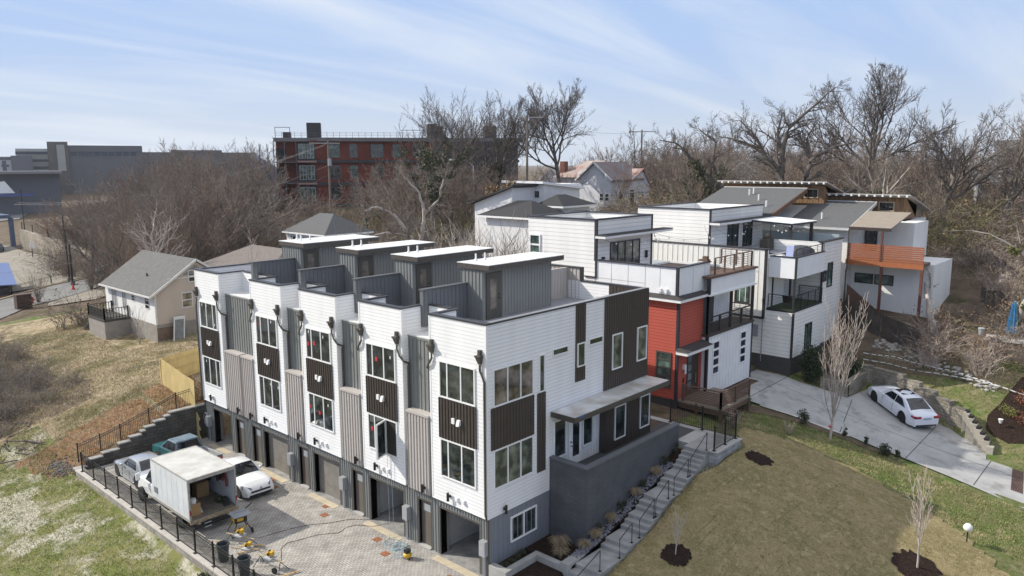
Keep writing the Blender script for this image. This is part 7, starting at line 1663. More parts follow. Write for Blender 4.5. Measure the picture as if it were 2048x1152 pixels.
for k, (x, y, h, r, lab) in enumerate([(21.9,-4.8,.85,.42,'round little evergreen by the driveway, nearest the red house'),(22.6,-9.2,.75,.4,'round little evergreen by the driveway behind the parked car'),]):
    shrub('boxwood', lab, x, y, h, TWIGD, 50+k, 8, .02, 700, r, .04, EVG)
for k, (x, y) in enumerate([(22.65,-7.0),(22.75,-8.2),(22.6,-9.9)]):
    shrub('column_yew', '%s narrow upright evergreen along the driveway edge' % ('farthest','middle','nearest')[k], x, y, .8, TWIGD, 60+k, 6, .015, 420, .16, .035, EVG, group='narrow evergreens along the driveway')
shrub('deck_shrub', 'dark leafy shrub at the right end of the front deck', 20.6, -1.6, 1.0, TWIGD, 70, 16, .02, 900, .55, .05, EVG)
shrub('pink_twig_shrub', 'pinkish bare shrub beside the landing railing', 17.0, -2.9, 1.0, TWIGL, 71, 40, .02, 160, .8, .05, mat('pinkish_dry_leaves', (.30,.18,.15), .9, .2))
shrub('twiggy_shrub', 'small bare twiggy shrub on the lawn above the sod', 19.4, -5.0, .9, TWIGL, 72, 16, .02)
shrub('red_bush', 'reddish heather bush in the mulch bed right of the driveway', 31.6, -14.6, .55, TWIGR, 73, 60, .02, 500, .8, .05, mat('rust_red_leaves', (.24,.09,.05), .9, .3))
shrub('red_bush', 'rust coloured low bush at the back of the mulch bed', 33.4, -14.2, .6, TWIGR, 74, 60, .02, 500, .8, .05, mat('rust_red_leaves', (0,)*3))
shrub('green_bush', 'yellow green low bush in the mulch bed right of the driveway', 31.9, -13.6, .5, TWIGR, 75, 20, .02, 500, .6, .05, YELLOW)
shrub('young_maple', 'low branched bare shrub at the foot of the small gable house corner', 3.4, 43.6, 3.0, BARKL, 80, 18, .035, 0, 1.0)
shrub('olive_shrub', 'large olive green shrub behind the white balcony house', 62, 26, 3.4, TWIG, 81, 60, .05, 1500, 3.2, .16, mat('olive_leaves', (.10,.12,.045), .9, .3, .8))
shrub('olive_shrub', 'broad olive green shrub by the old porch house', 70, 28, 3.0, TWIG, 82, 60, .05, 1500, 3.0, .16, mat('olive_leaves', (0,)*3))
shrub('yellow_green_shrub', 'yellow green shrub at the foot of the brick building', 34.5, 66, 3.0, OLIVE, 83, 60, .05, 1300, 2.0, .14, YELLOW)
for k, (x, y, h, lab) in enumerate([(9.5,62.5,4.2,'left of two fan shaped bare shrubs at the road edge'),(4.2,67.5,4.0,'right of two fan shaped bare shrubs at the road edge')][::-1]): pass
shrub('fan_shrub', 'fan shaped bare shrub beside the dark lamp pole at the road edge', 15.2, 88.5, 5.2, TWIG, 90, 46, .045, 0, 3.0)
shrub('fan_shrub', 'pale fan shaped bare shrub over the blue roof edge', 8.2, 86.5, 4.6, TWIG, 91, 40, .045, 0, 2.8)
# shrubs between the townhouses and the houses behind
def back_shrubs():
    rn = random.Random(41); G = 'pale bare shrubs behind the rooftop huts'
    protos = []
    for i in range(3):
        t = shrub('crape_myrtle', 'pale upright bare shrub in the row behind the townhouses', 0, 0, 8.6, BARKL if i != 1 else TWIG, 300+i, 46, .06, 0, 2.6, z=0, group=G); kids(t); protos.append(t)
    spots = [(48.6,50),(47.6,51),(46.8,49),(45.9,50.5),(45.0,49),(44.2,51),(43.3,50),(42.4,51.5),(49.6,53),(50.6,54),(48.0,54),(46.0,55),(44.6,55),(52.0,56),(53.5,57),(42.9,54),(41.6,52.5)]
    for i, (az, d) in enumerate(spots):
        x, y = polar(az, d); z = gz(x, y); k = i % 3; s = rn.uniform(.8,1.15)
        if i < 3: protos[k].location = (x, y, z); protos[k].scale = (s,s,s)
        else: dup(protos[k], (x, y, z), rn.uniform(0,6.28), None, G, s)
    pts = [(polar(rn.uniform(41.3,56), rn.uniform(46,58))+(rn.uniform(.5,.9),)) for _ in range(60)]
    brush('back_thicket', 'reddish brown thicket behind the townhouses', pts, [TWIGR, TWIG, YELLOW], 2.2, 22, .03, 43, 10, 1.3, .06)
back_shrubs()
# ornamental grasses and plants along the stairs
GRASS = mat('dry_ornamental_grass', (.36,.29,.185), .9, .25, 8, col2=(.25,.19,.12))
def tuft(name, label, x, y, z, h, r, n, m, seed, group=None, w=.018, cat='grass clump'):
    rn = random.Random(seed); mb = MB()
    for _ in range(n):
        a = rn.uniform(0,6.28); e = rn.uniform(.1,1); p = Vector((x+rn.uniform(-.05,.05), y+rn.uniform(-.05,.05), z)); q = p+Vector((math.cos(a)*e*r*.5, math.sin(a)*e*r*.5, h*rn.uniform(.6,1))); s = q+Vector((math.cos(a)*e*r*.5, math.sin(a)*e*r*.5, -h*.25*e))
        flat(mb, p, q, w, rn); flat(mb, q, s, w*.7, rn)
    tag(mb.build(name, m, loc=(x,y,z)), label, cat, group)
for k, (x, z, lab) in enumerate([(3.6,1.0,'lowest'),(4.4,1.2,'second'),(5.6,1.55,'third'),(7.6,2.1,'fourth'),(9.4,2.6,'highest')]):
    tuft('grass_tuft', '%s straw coloured grass tuft between the block wall and the garden stairs' % lab, x, -2.42, z-.25, .55, .42, 260, GRASS, 400+k, 'grass tufts beside the stairs')
tuft('grass_tuft', 'larger straw grass clump in the concrete planter', 3.2, -1.35, .52, .75, .62, 420, GRASS, 410); tuft('grass_tuft', 'smaller straw grass clump in the concrete planter', 2.75, -1.75, .52, .55, .5, 300, GRASS, 411)
for k, (x, z) in enumerate([(4.9,1.1),(6.6,1.6),(8.4,2.2),(10.4,2.8),(11.4,3.1)]):
    shrub('slim_evergreen', '%s slim dark evergreen against the block wall' % ('lowest','second','third','fourth','highest')[k], x, -2.35, .75, TWIGD, 420+k, 8, .015, 260, .2, .035, EVG, z=z-.2, group='slim evergreens by the block wall')
for k, (x, y) in enumerate([(.7,-.4),(1.1,-.5),(1.5,-.4),(1.85,-.3)]):
    shrub('ground_plant', 'row plant %s the planter bed below the basement window' % ('nearest the corner of','second in','third in','last in')[k], x, y, .22, TWIGD, 430+k, 8, .012, 200, .22, .03, mat('planter_green_leaves', (.05,.065,.03), .8, .3), z=.5, cat='plant', group='low plants in the planter bed')
# young staked trees in mulch rings on the sod
def sapling(label, x, y, h, seed, ring=1.0, mat_b=None, kw=None, sq=1.0, mound=False):
    z = gz(x, y); t = thing('young_tree', label, 'tree', (x, y, z)); OFF[t] = Vector((0,0,0))
    tr, cr = tree_mesh(seed, **(kw or dict(H=h, r0=.035, fork=.38, nl=9, spread=.45, lv=2, kids=(5,4), lens=(.32,.5), twig_w=.012, up=.5, wander=.08, minang=.3)))
    tr.build('trunk', mat_b or BARKL, t); cr.build('branches', TWIGL if mat_b is None else TWIG, t)
    if ring:
        rn = random.Random(seed); n = 44; pts = []
        for i in range(n): a = 6.283*i/n; r = ring*rn.uniform(.86,1.12); pts.append((x+math.cos(a)*r, y+math.sin(a)*r*sq))
        patch('mulch_ring', pts, M_MULCH, .07, .25)
sapling('pale young tree in the mulch ring nearest the garden stairs', 5.6, -5.8, 2.6, 501, .62)
sapling('stubby cut tree in the mulch ring by the landing wall', 14.1, -5.6, .35, 502, .68, kw=dict(H=.5, r0=.03, fork=.6, nl=2, spread=.3, lv=1, kids=(2,), lens=(.3,), twig_w=.01))
sapling('pale young tree in the sunlit mulch ring at the lower right', 12.6, -13.55, 5.2, 503, .95, kw=dict(H=5.6, r0=.05, fork=.30, nl=12, spread=.35, lv=3, kids=(4,3,3), lens=(.26,.5,.5), twig_w=.014, up=.55, wander=.07, minang=.3))
sapling('bare top of a young tree at the bottom edge of the sod lawn', 5.0, -12.2, 3.4, 504, .6, kw=dict(H=4.0, r0=.04, fork=.3, nl=12, spread=.5, lv=3, kids=(4,3,3), lens=(.3,.5,.5), twig_w=.014, up=.5, wander=.1, minang=.35))
x, y = 21.5, -6.55
make_tree('vase_tree', 'pale vase shaped bare tree with a pink ribbon between the lawn and driveway', 511, (x, y, gz(x, y)), BARKL, TWIGL, H=8.2, r0=.085, fork=.22, nl=20, spread=.32, lv=3, kids=(7,4,4), lens=(.42,.42,.5), twig_w=.022, up=.75, wander=.09, minang=.25)
tag(MB().lathe((x, y, gz(x,y)+.75), [(.001,-.04),(.11,-.04),(.11,.04),(.001,.04)], 8).build('ribbon', mat('pink_ribbon', (.65,.10,.14), .6), loc=(x,y,gz(x,y)+.75)), 'pink ribbon tied round the pale vase shaped tree', 'ribbon')
# ------------------------------------------------------------ yard fence, walls, small things
YF = mat('new_pine_fence', (.56,.43,.19), .8, .18, 1.6, stretch=(1,1,.4))
def board_fence(name, label, pts, h, m, w=.14, gap=.012, dip=0, rails=True, d=.02):
    t = thing(name, label, 'fence', (pts[0][0], pts[0][1], gz(*pts[0]))); b = MB(); rl = MB(); rn = random.Random(len(label))
    for p, q in zip(pts[:-1], pts[1:]):
        p = Vector((p[0], p[1], 0)); q = Vector((q[0], q[1], 0)); L = (q-p).length; n = int(L/(w+gap)); u = (q-p).normalized(); v = Vector((-u.y, u.x, 0))*d
        for i in range(n):
            c = p+u*((i+.5)*(w+gap)); z = gz(c.x, c.y); a = c-u*w/2; e = c+u*w/2; hh = h+rn.uniform(-.015,.015)
            b.hexa([(a.x-v.x/2,a.y-v.y/2,z-.05),(e.x-v.x/2,e.y-v.y/2,z-.05),(e.x+v.x/2,e.y+v.y/2,z-.05),(a.x+v.x/2,a.y+v.y/2,z-.05),(a.x-v.x/2,a.y-v.y/2,z+hh),(e.x-v.x/2,e.y-v.y/2,z+hh),(e.x+v.x/2,e.y+v.y/2,z+hh),(a.x+v.x/2,a.y+v.y/2,z+hh)])
        k = max(1, round(L/2.4))
        for j in range(k):
            a = p.lerp(q, j/k); e = p.lerp(q, (j+1)/k); za, ze = gz(a.x,a.y), gz(e.x,e.y)
            for hh in (.3, .9, h-.25): rl.beam((a.x+v.x*2,a.y+v.y*2,za+hh),(e.x+v.x*2,e.y+v.y*2,ze+hh),.04,.09)
            rl.box(a.x+v.x*3-.045,a.y+v.y*3-.045,za-.2,a.x+v.x*3+.045,a.y+v.y*3+.045,za+h)
    b.build('boards', m, t); rl.build('rails', m, t); return t
board_fence('pine_fence', 'new yellow pine board fence running from the townhouse into the yard', [(-.3,30.85),(-.3,25.6)], 1.82, YF)
board_fence('pine_fence', 'new yellow pine fence section at the back of the yard corner', [(-.3,30.9),(5.5,30.9),(12,31)], 1.82, YF, d=-.02)
board_fence('dark_board_fence', 'dark weathered board fence behind the white balcony house', [(38.9,1.5),(38.2,-1.9),(37.0,-4.5),(35.4,-7.5)], 1.75, mat('dark_weathered_boards', (.075,.062,.052), .9, .3, 2))
board_fence('hillside_fence', 'dark horizontal rail fence beside the blue umbrella', [(46,-9),(43.5,-15.5),(42.5,-20)], 1.2, mat('dark_weathered_boards', (0,)*3), w=.3, gap=.12)
def drive_wall():
    t = thing('driveway_retaining_wall', 'stepped tan stone retaining wall behind the parked driveway car', 'wall', (31.5, -9, 1.5))
    M1 = brick('stone_wall_block', (.30,.27,.22), (.22,.20,.165), (.12,.11,.09), .4, .2, .012, .02); M2 = mat('dark_wall_face', (.05,.045,.042), .9, .2, 2)
    P = [(32.65,-4.6,3.75),(32.65,-5.35,3.7),(32.3,-6.4,3.7),(31.95,-7.5,3.45),(31.6,-8.6,3.15),(31.25,-9.6,2.85),(30.65,-10.6,2.6),(30.0,-11.65,2.45)]
    w = MB(); cp = MB()
    for (x0,y0,z0),(x1,y1,z1) in zip(P[:-1], P[1:]):
        u = Vector((x1-x0,y1-y0,0)).normalized(); n = Vector((-u.y,u.x,0))*.42
        b = [(x0,y0),(x1,y1),(x1+n.x,y1+n.y),(x0+n.x,y0+n.y)]; w.hexa([(a[0],a[1],.4) for a in b]+[(a[0],a[1],z0-.08) for a in b]); cp.hexa([(a[0],a[1],z0-.08) for a in b]+[(a[0],a[1],z0) for a in b])
    w.box(29.0,-5.0,1.0,32.65,-4.6,3.3).box(28.9,-5.0,1.0,29.2,-3.2,3.3); w.build('wall_blocks', M1, t); cp.build('wall_cap', M1, t)
    t = thing('stepped_drive_piers', 'row of stepped stone piers with black lamps along the driveway', 'wall', (29, -12.6, .8))
    N = 7
    for k in range(N):
        u = k/(N-1); x = 30.1-1.75*u; y = -11.7-1.65*u; z = 2.5-1.25*u
        o = MB().box(x-.16,y-.16,.2,x+.30,y+.20,z).build('pier', mat('pale_stone_pier', (.36,.33,.28), .85, .15, 3), t)
        if k < 6: MB().box(x-.02,y-.10,z,x+.34,y+.14,z+.14).build('pier_lamp', BLKMET, o)
drive_wall()
patch('planting_bed', [(29.9,-13.1),(30.3,-12.7),(31.2,-12.6),(32.5,-13),(36,-13.5),(38,-15),(36,-17.5),(32,-16.2),(30,-15.2),(29.5,-14)], M_MULCH, .05, .4)
def tape():
    for k, P in enumerate((((34.6,-4.1),(34.5,-4.7),(34.2,-8.2),(33.8,-12.4),(33.6,-15.5)), ((34.0,-4.3),(33.8,-5.5),(33.6,-8.4),(33.6,-10.5),(33.75,-12.6)))):
        mb = MB(); 
        for (x0,y0),(x1,y1) in zip(P[:-1],P[1:]):
            n = max(1, int(math.hypot(x1-x0,y1-y0)/.42))
            for i in range(n):
                a = i/n; b = (i+.66)/n; p = (x0+(x1-x0)*a, y0+(y1-y0)*a); q = (x0+(x1-x0)*b, y0+(y1-y0)*b)
                mb.beam((p[0],p[1],gz(*p)+.28),(q[0],q[1],gz(*q)+.28),.02,.055)
        mb.tube([(x,y,gz(x,y)+.28) for x,y in P], .006, 4)
        tag(mb.build('white_tape_line', WHITE, loc=(P[0][0],P[0][1],gz(*P[0]))), ('upper','lower')[k]+' dashed white tape line strung over the upper lawn', 'tape')
tape()
def rocks():
    rn = random.Random(6); mb = MB()
    for i in range(150):
        u = rn.random(); x = 36.2-2.6*u+rn.uniform(-.5,.5); y = -4.4-8.2*u+rn.uniform(-.4,.4); s = rn.uniform(.05,.17); mb.blob((x,y,gz(x,y)+s*.3),(s,s*1.2,s*.7),i,amp=.3,n=6,k=4)
    o = mb.build('loose_rocks', mat('pale_rock', (.36,.34,.31), .9, .3, 5), loc=(35.5,-7,4)); o['kind']='stuff'; tag(o, 'loose pale rocks along the foot of the hillside thicket', 'rocks')
    mb = MB()
    for i in range(900):
        x = rn.uniform(2.4, 10.6); y = rn.uniform(-2.70,-2.22); z = float(np.interp(x,[2.4,4.5,6.5,8,10,11],[.85,1.15,1.65,2.2,2.7,3.0])); s = rn.uniform(.03,.07); mb.blob((x,y,z-.12),(s,s,s*.7),i,amp=.3,n=5,k=3)
    bm = MB(); xs = np.linspace(2.3,11.8,20)
    for a, b in zip(xs[:-1], xs[1:]): za, zb = [float(np.interp(v,[2.3,4.5,6.5,8,10,11.8],[.80,1.10,1.6,2.15,2.65,3.2]))-.14 for v in (a,b)]; bm.hexa([(a,-2.72,za-1),(b,-2.72,zb-1),(b,-2.15,zb-1),(a,-2.15,za-1),(a,-2.72,za),(b,-2.72,zb),(b,-2.15,zb),(a,-2.15,za)])
    struct(bm.build('stair_bed', M_MULCH))
    o = mb.build('river_gravel', mat('blue_grey_gravel', (.17,.175,.20), .8, .4, 8), loc=(6,-2.5,1.6)); o['kind']='stuff'; tag(o, 'blue grey river gravel between the block wall and the stairs', 'gravel')
rocks()
# utility covers in the paving
for k, (x, y) in enumerate([(-.62,21.3),(-.55,16.35),(-1.05,15.4),(-.5,11.25),(-1.15,10.45),(-.95,6.40),(-1.55,5.05),(-1.0,1.35)]):
    tag(MB().box(x-.19,y-.19,-.02,x+.19,y+.19,.008).build('utility_cover', mat('rusty_cover', (.27,.105,.045), .85, .3, 9), loc=(x,y,0)), '%s rusty square cover from the far end of the paved court' % ('first','second','third','fourth','fifth','sixth','seventh','last')[k], 'drain cover', 'rusty covers in the paving')
# compressor, hoses, cords
DY = mat('tool_yellow', (.60,.36,.02), .4, .08); DK = mat('tool_black', (.02,.02,.022), .5, .1)
t = thing('air_compressor', 'yellow pancake air compressor on the paving before the nearest garage', 'compressor', (-1.15, 3.95, 0))
MB().lathe((-1.15,3.95,.08),[(.001,0),(.15,.01),(.20,.07),(.20,.15),(.15,.21),(.001,.22)],18).build('tank', DY, t, smooth=True)
MB().box(-1.28,3.86,.30,-1.02,4.05,.46).tube([(-1.30,3.95,.40),(-1.30,3.95,.58),(-1.0,3.95,.58),(-1.0,3.95,.40)],.015,6).tube([(-1.15,3.8,.28),(-1.15,3.72,.5),(-1.15,4.1,.5)],.012,5).build('motor', DK, t)
for a in (0,2.1,4.2): pass
m = MB(); [m.tube([(-1.15+.15*math.cos(a),3.95+.15*math.sin(a),.1),(-1.15+.16*math.cos(a),3.95+.16*math.sin(a),0)],.02,6) for a in (.3,2.4,4.5)]; m.build('feet', DK, t)
def coil(name, label, pts, r, m, cat): tag(MB().tube(pts, r, 4).build(name, m, loc=pts[0]), label, cat)
rn = random.Random(14)
P = []; cx, cy = -.75, 5.0
for i in range(190):
    a = i*.42; rr = .30+.14*math.sin(i*.37)+.08*math.cos(i*.91); cx = -.62-.35*(i/190)+.1*math.sin(i*.11); cy = 5.7-1.4*(i/190); P.append((cx+rr*math.cos(a), cy+rr*math.sin(a)*.9, .012+.03*(i % 5)/5))
coil('air_hose', 'tangled pale blue air hose on the paving beside the compressor', P+[(-1.1,4.15,.2)], .008, mat('pale_blue_hose', (.25,.42,.50), .5, .1), 'hose')
for k, y in enumerate((6.55, 6.25)):
    coil('hanging_hose', ('left','right')[k]+' of two thin pale hoses hanging from the open casement window', [(-.06,y,3.95),(-.09,y+.02,2.8),(-.12,y-.06,1.4),(-.16,y-.12,.25),(-.35,y-.3,.02),(-.6,y-.6,.015)], .011, mat('pale_hose', (.45,.50,.54), .5, .1), 'hose')
coil('extension_cord', 'brown extension cord curving from the garage to the saw with the black wheel', [(-5.35,7.75,.015),(-5.0,8.15,.015),(-4.5,9.0,.015),(-4.0,9.3,.015),(-3.4,9.1,.015),(-2.6,8.9,.015),(-1.8,8.3,.015),(-1.2,8.5,.015),(-.7,8.3,.015),(-.3,7.6,.015),(.4,7.2,.05)], .011, mat('brown_cord', (.12,.05,.03), .6, .1), 'cord')
coil('extension_cord', 'brown extension cord running from the table saw across the shaded paving', [(-5.1,11.2,.015),(-4.6,10.7,.015),(-3.9,10.6,.015),(-3.1,10.4,.015),(-2.3,10.1,.015),(-1.5,9.5,.015),(-.6,9.1,.015),(.3,8.0,.05)], .011, mat('brown_cord', (0,)*3), 'cord')
def table_saw():
    t = thing('table_saw', 'grey and yellow table saw on folding legs behind the box truck', 'saw', (-4.9, 12.0, 0)); OFF[t] = Vector((0,0,0)); t.rotation_euler = (0,0,rad(-8))
    MB().box(-.36,-.30,.86,.36,.30,.90).box(.36,-.26,.87,.52,.26,.895).build('table', mat('saw_table', (.28,.30,.32), .4, .05), t)
    MB().box(-.42,.22,.90,.42,.28,.97).build('rip_fence', mat('saw_fence', (.34,.36,.38), .4), t)
    MB().box(-.28,-.24,.56,.28,.24,.86).build('motor_housing', DK, t); MB().box(-.30,-.10,.60,-.26,.24,.84).box(.26,-.2,.62,.31,.2,.82).box(-.2,-.26,.66,.1,-.23,.80).build('yellow_panel', DY, t)
    for sx in (-1,1):
        for sy in (-1,1): MB().beam((sx*.2,sy*.2,.62),(sx*.48,sy*.42,.0),.035,.035).build('leg', DK, t)
    m = MB(); m.beam((-.38,-.3,.35),(.38,-.3,.35),.03,.03).beam((-.38,.3,.35),(.38,.3,.35),.03,.03); m.build('brace', DY, t)
    for sx in (-1,1): MB().lathe((sx*.42,-.45,.14),[(.001,-.03),(.13,-.03),(.13,.03),(.001,.03)],14,ax='x').build('wheel', RIM if sx < 0 else TYRE, t)
    MB().beam((.3,.3,.9),(.85,.62,1.02),.04,.04).build('side_rail', DK, t)
table_saw()
def mitre(name, label, x, y, rz, wheel_=False):
    t = thing(name, label, 'saw', (x, y, 0)); OFF[t] = Vector((0,0,0)); t.rotation_euler = (0,0,rz); t.scale = (.82,.82,.82)
    MB().box(-1.0,-.04,.53,1.0,.04,.57).build('stand_beam', mat('stand_beam_grey', (.40,.34,.22), .5), t)
    for s in (-1,1):
        for q in (-1,1): MB().beam((s*.7,0,.52),(s*.92,q*.38,0),.03,.03).build('leg', WHITEP if name == 'saw_stand' else DK, t)
    MB().box(-.25,-.25,.58,.25,.22,.66).build('base', mat('saw_base', (.45,.46,.47), .4), t)
    MB().lathe((-.03,-.02,.86),[(.001,-.03),(.17,-.03),(.17,.03),(.001,.03)],18,ax='x').build('blade_guard', DK, t)
    MB().box(.0,-.12,.78,.22,.1,.98).beam((.1,.1,.66),(.1,.16,1.0),.05,.05).beam((0,-.1,.98),(0,-.36,.92),.05,.05).build('saw_head', DY, t)
    if wheel_: MB().lathe((.62,-.36,.17),[(.001,-.05),(.17,-.05),(.17,.05),(.001,.05)],16,ax='y').build('wheel', TYRE, t)
mitre('mitre_saw', 'yellow mitre saw on its stand just in front of the table saw', -5.55, 10.75, rad(-70))
mitre('saw_stand', 'saw stand with white legs between the two court railing bins', -5.95, 9.35, rad(-60))
mitre('mitre_saw', 'lowest mitre saw with a black wheel, at the bottom of the tool row', -5.7, 7.85, rad(-75), True)
def planks():
    rn = random.Random(4)
    for k, (x, y, a, L, lab) in enumerate([(-5.3,10.2,-.7,1.4,'light plank lying between the table saw and the railing'),(-5.7,9.9,-.3,1.1,'short plank beside the mitre saw'),(-6.1,7.0,-.9,1.8,'yellow tipped board at the lowest saw'),(-5.5,6.7,-.2,1.2,'pale board near the bottom edge of the paving'),(-6.05,11.6,-1.1,.8,'orange scrap of wood by the railing')]):
        M = Matrix.Translation((x,y,.05)) @ Matrix.Rotation(a, 4, 'Z'); m = MB(); m.box(-L*.4,-.04,0,L*.4,.04,.03).xform(M); tag(m.build('plank', mat('fresh_wood', (.48,.32,.14), .8, .2), loc=(x,y,.05)), lab, 'plank')
planks()
for k, (x, y) in enumerate([(-6.78,10.0),(-6.78,8.15)]):
    t = thing('rubbish_bin', ('dark grey open rubbish bin against the court railing, nearer the truck','dark grey rubbish bin against the court railing, nearer the bottom edge')[k], 'bin', (x,y,0), 'bins by the court railing'); gm = mat('dark_bin_plastic', (.045,.055,.06), .5, .1)
    n = 16; m = MB(); m.lathe((x,y,0),[(.20,.0),(.27,.78),(.29,.80),(.29,.84),(.26,.84),(.24,.78),(.19,.05),(.001,.05)],n); m.build('tub', gm, t, smooth=False)
    MB().tube([(x+.28,y-.09,.72),(x+.34,y,.72),(x+.28,y+.09,.72)],.015,5).build('handle', gm, t)
# planted and lawn bits
x, y = 16.86, -14.56; z = gz(x, y)
t = thing('globe_lamp', 'white globe garden lamp on the sunlit sod', 'lamp', (x,y,z)); MB().tube([(x,y,z),(x,y,z+.55)],.03,6).build('stake', BLKMET, t); MB().blob((x,y,z+.72),(.2,.2,.2),1,amp=.05,n=12,k=8).build('globe', WHITE, t, smooth=True)
x, y = 30.5, -13.4; z = gz(x, y); t = thing('bed_lamp', 'white flood lamp in the mulch bed right of the driveway', 'lamp', (x,y,z)); MB().tube([(x,y,z),(x,y,z+.4)],.02,6).build('stake', BLKMET, t); MB().lathe((x,y,z+.35),[(.001,0),(.06,.02),(.14,.28),(.001,.30)],12).build('lamp_head', WHITE, t)
def umbrella():
    x, y = 40.9, -12.0; z = gz(x, y)
    d = thing('hillside_deck', 'small pale deck slab under the blue umbrella on the hillside', 'deck', (x, y, z)); MB().box(x-1,y-5,z-.1,x+3,y+1.5,z+.12).build('deck_slab', mat('pale_deck', (.5,.48,.46), .8, .1), d); MB().box(x-.9,y-.2,z-1.6,x-.75,y-.05,z-.1).build('deck_post', BRW, d)
    t = thing('blue_umbrella', 'closed blue patio umbrella on the hillside deck', 'umbrella', (x, y, z+.12)); n = 16; prof = [(.05,2.55),(.16,2.35),(.30,1.4),(.42,.35),(.40,.3)]; m = MB(); base = 0
    for r, h in prof:
        for j in range(n): a = 6.283*j/n; q = r*(1 if j % 2 else .62); m.v.append((x+q*math.cos(a), y+q*math.sin(a), z+.12+h))
    for i in range(len(prof)-1):
        for j in range(n): a = i*n+j; b = i*n+(j+1) % n; m.f.append((a,b,b+n,a+n)); m.m.append(j//2 % 2)
    m.build('canopy', [mat('deep_blue_fabric', (.02,.13,.30), .8, .1), mat('light_blue_fabric', (.13,.38,.50), .8, .1)], t); MB().tube([(x,y,z+.12),(x,y,z+2.7)],.025,6).build('pole', WHITE, t)
    p = MB(); p.lathe((x-1.5,y+1.6,gz(x-1.5,y+1.6)),[(.001,.5),(.14,.5),(.22,1.0),(.001,1.0)],12); tag(p.build('hanging_pot', mat('pale_blue_pot', (.42,.47,.50), .6), loc=(x-1.5,y+1.6,z)), 'pale pot with dry twigs left of the blue umbrella', 'pot')
umbrella()
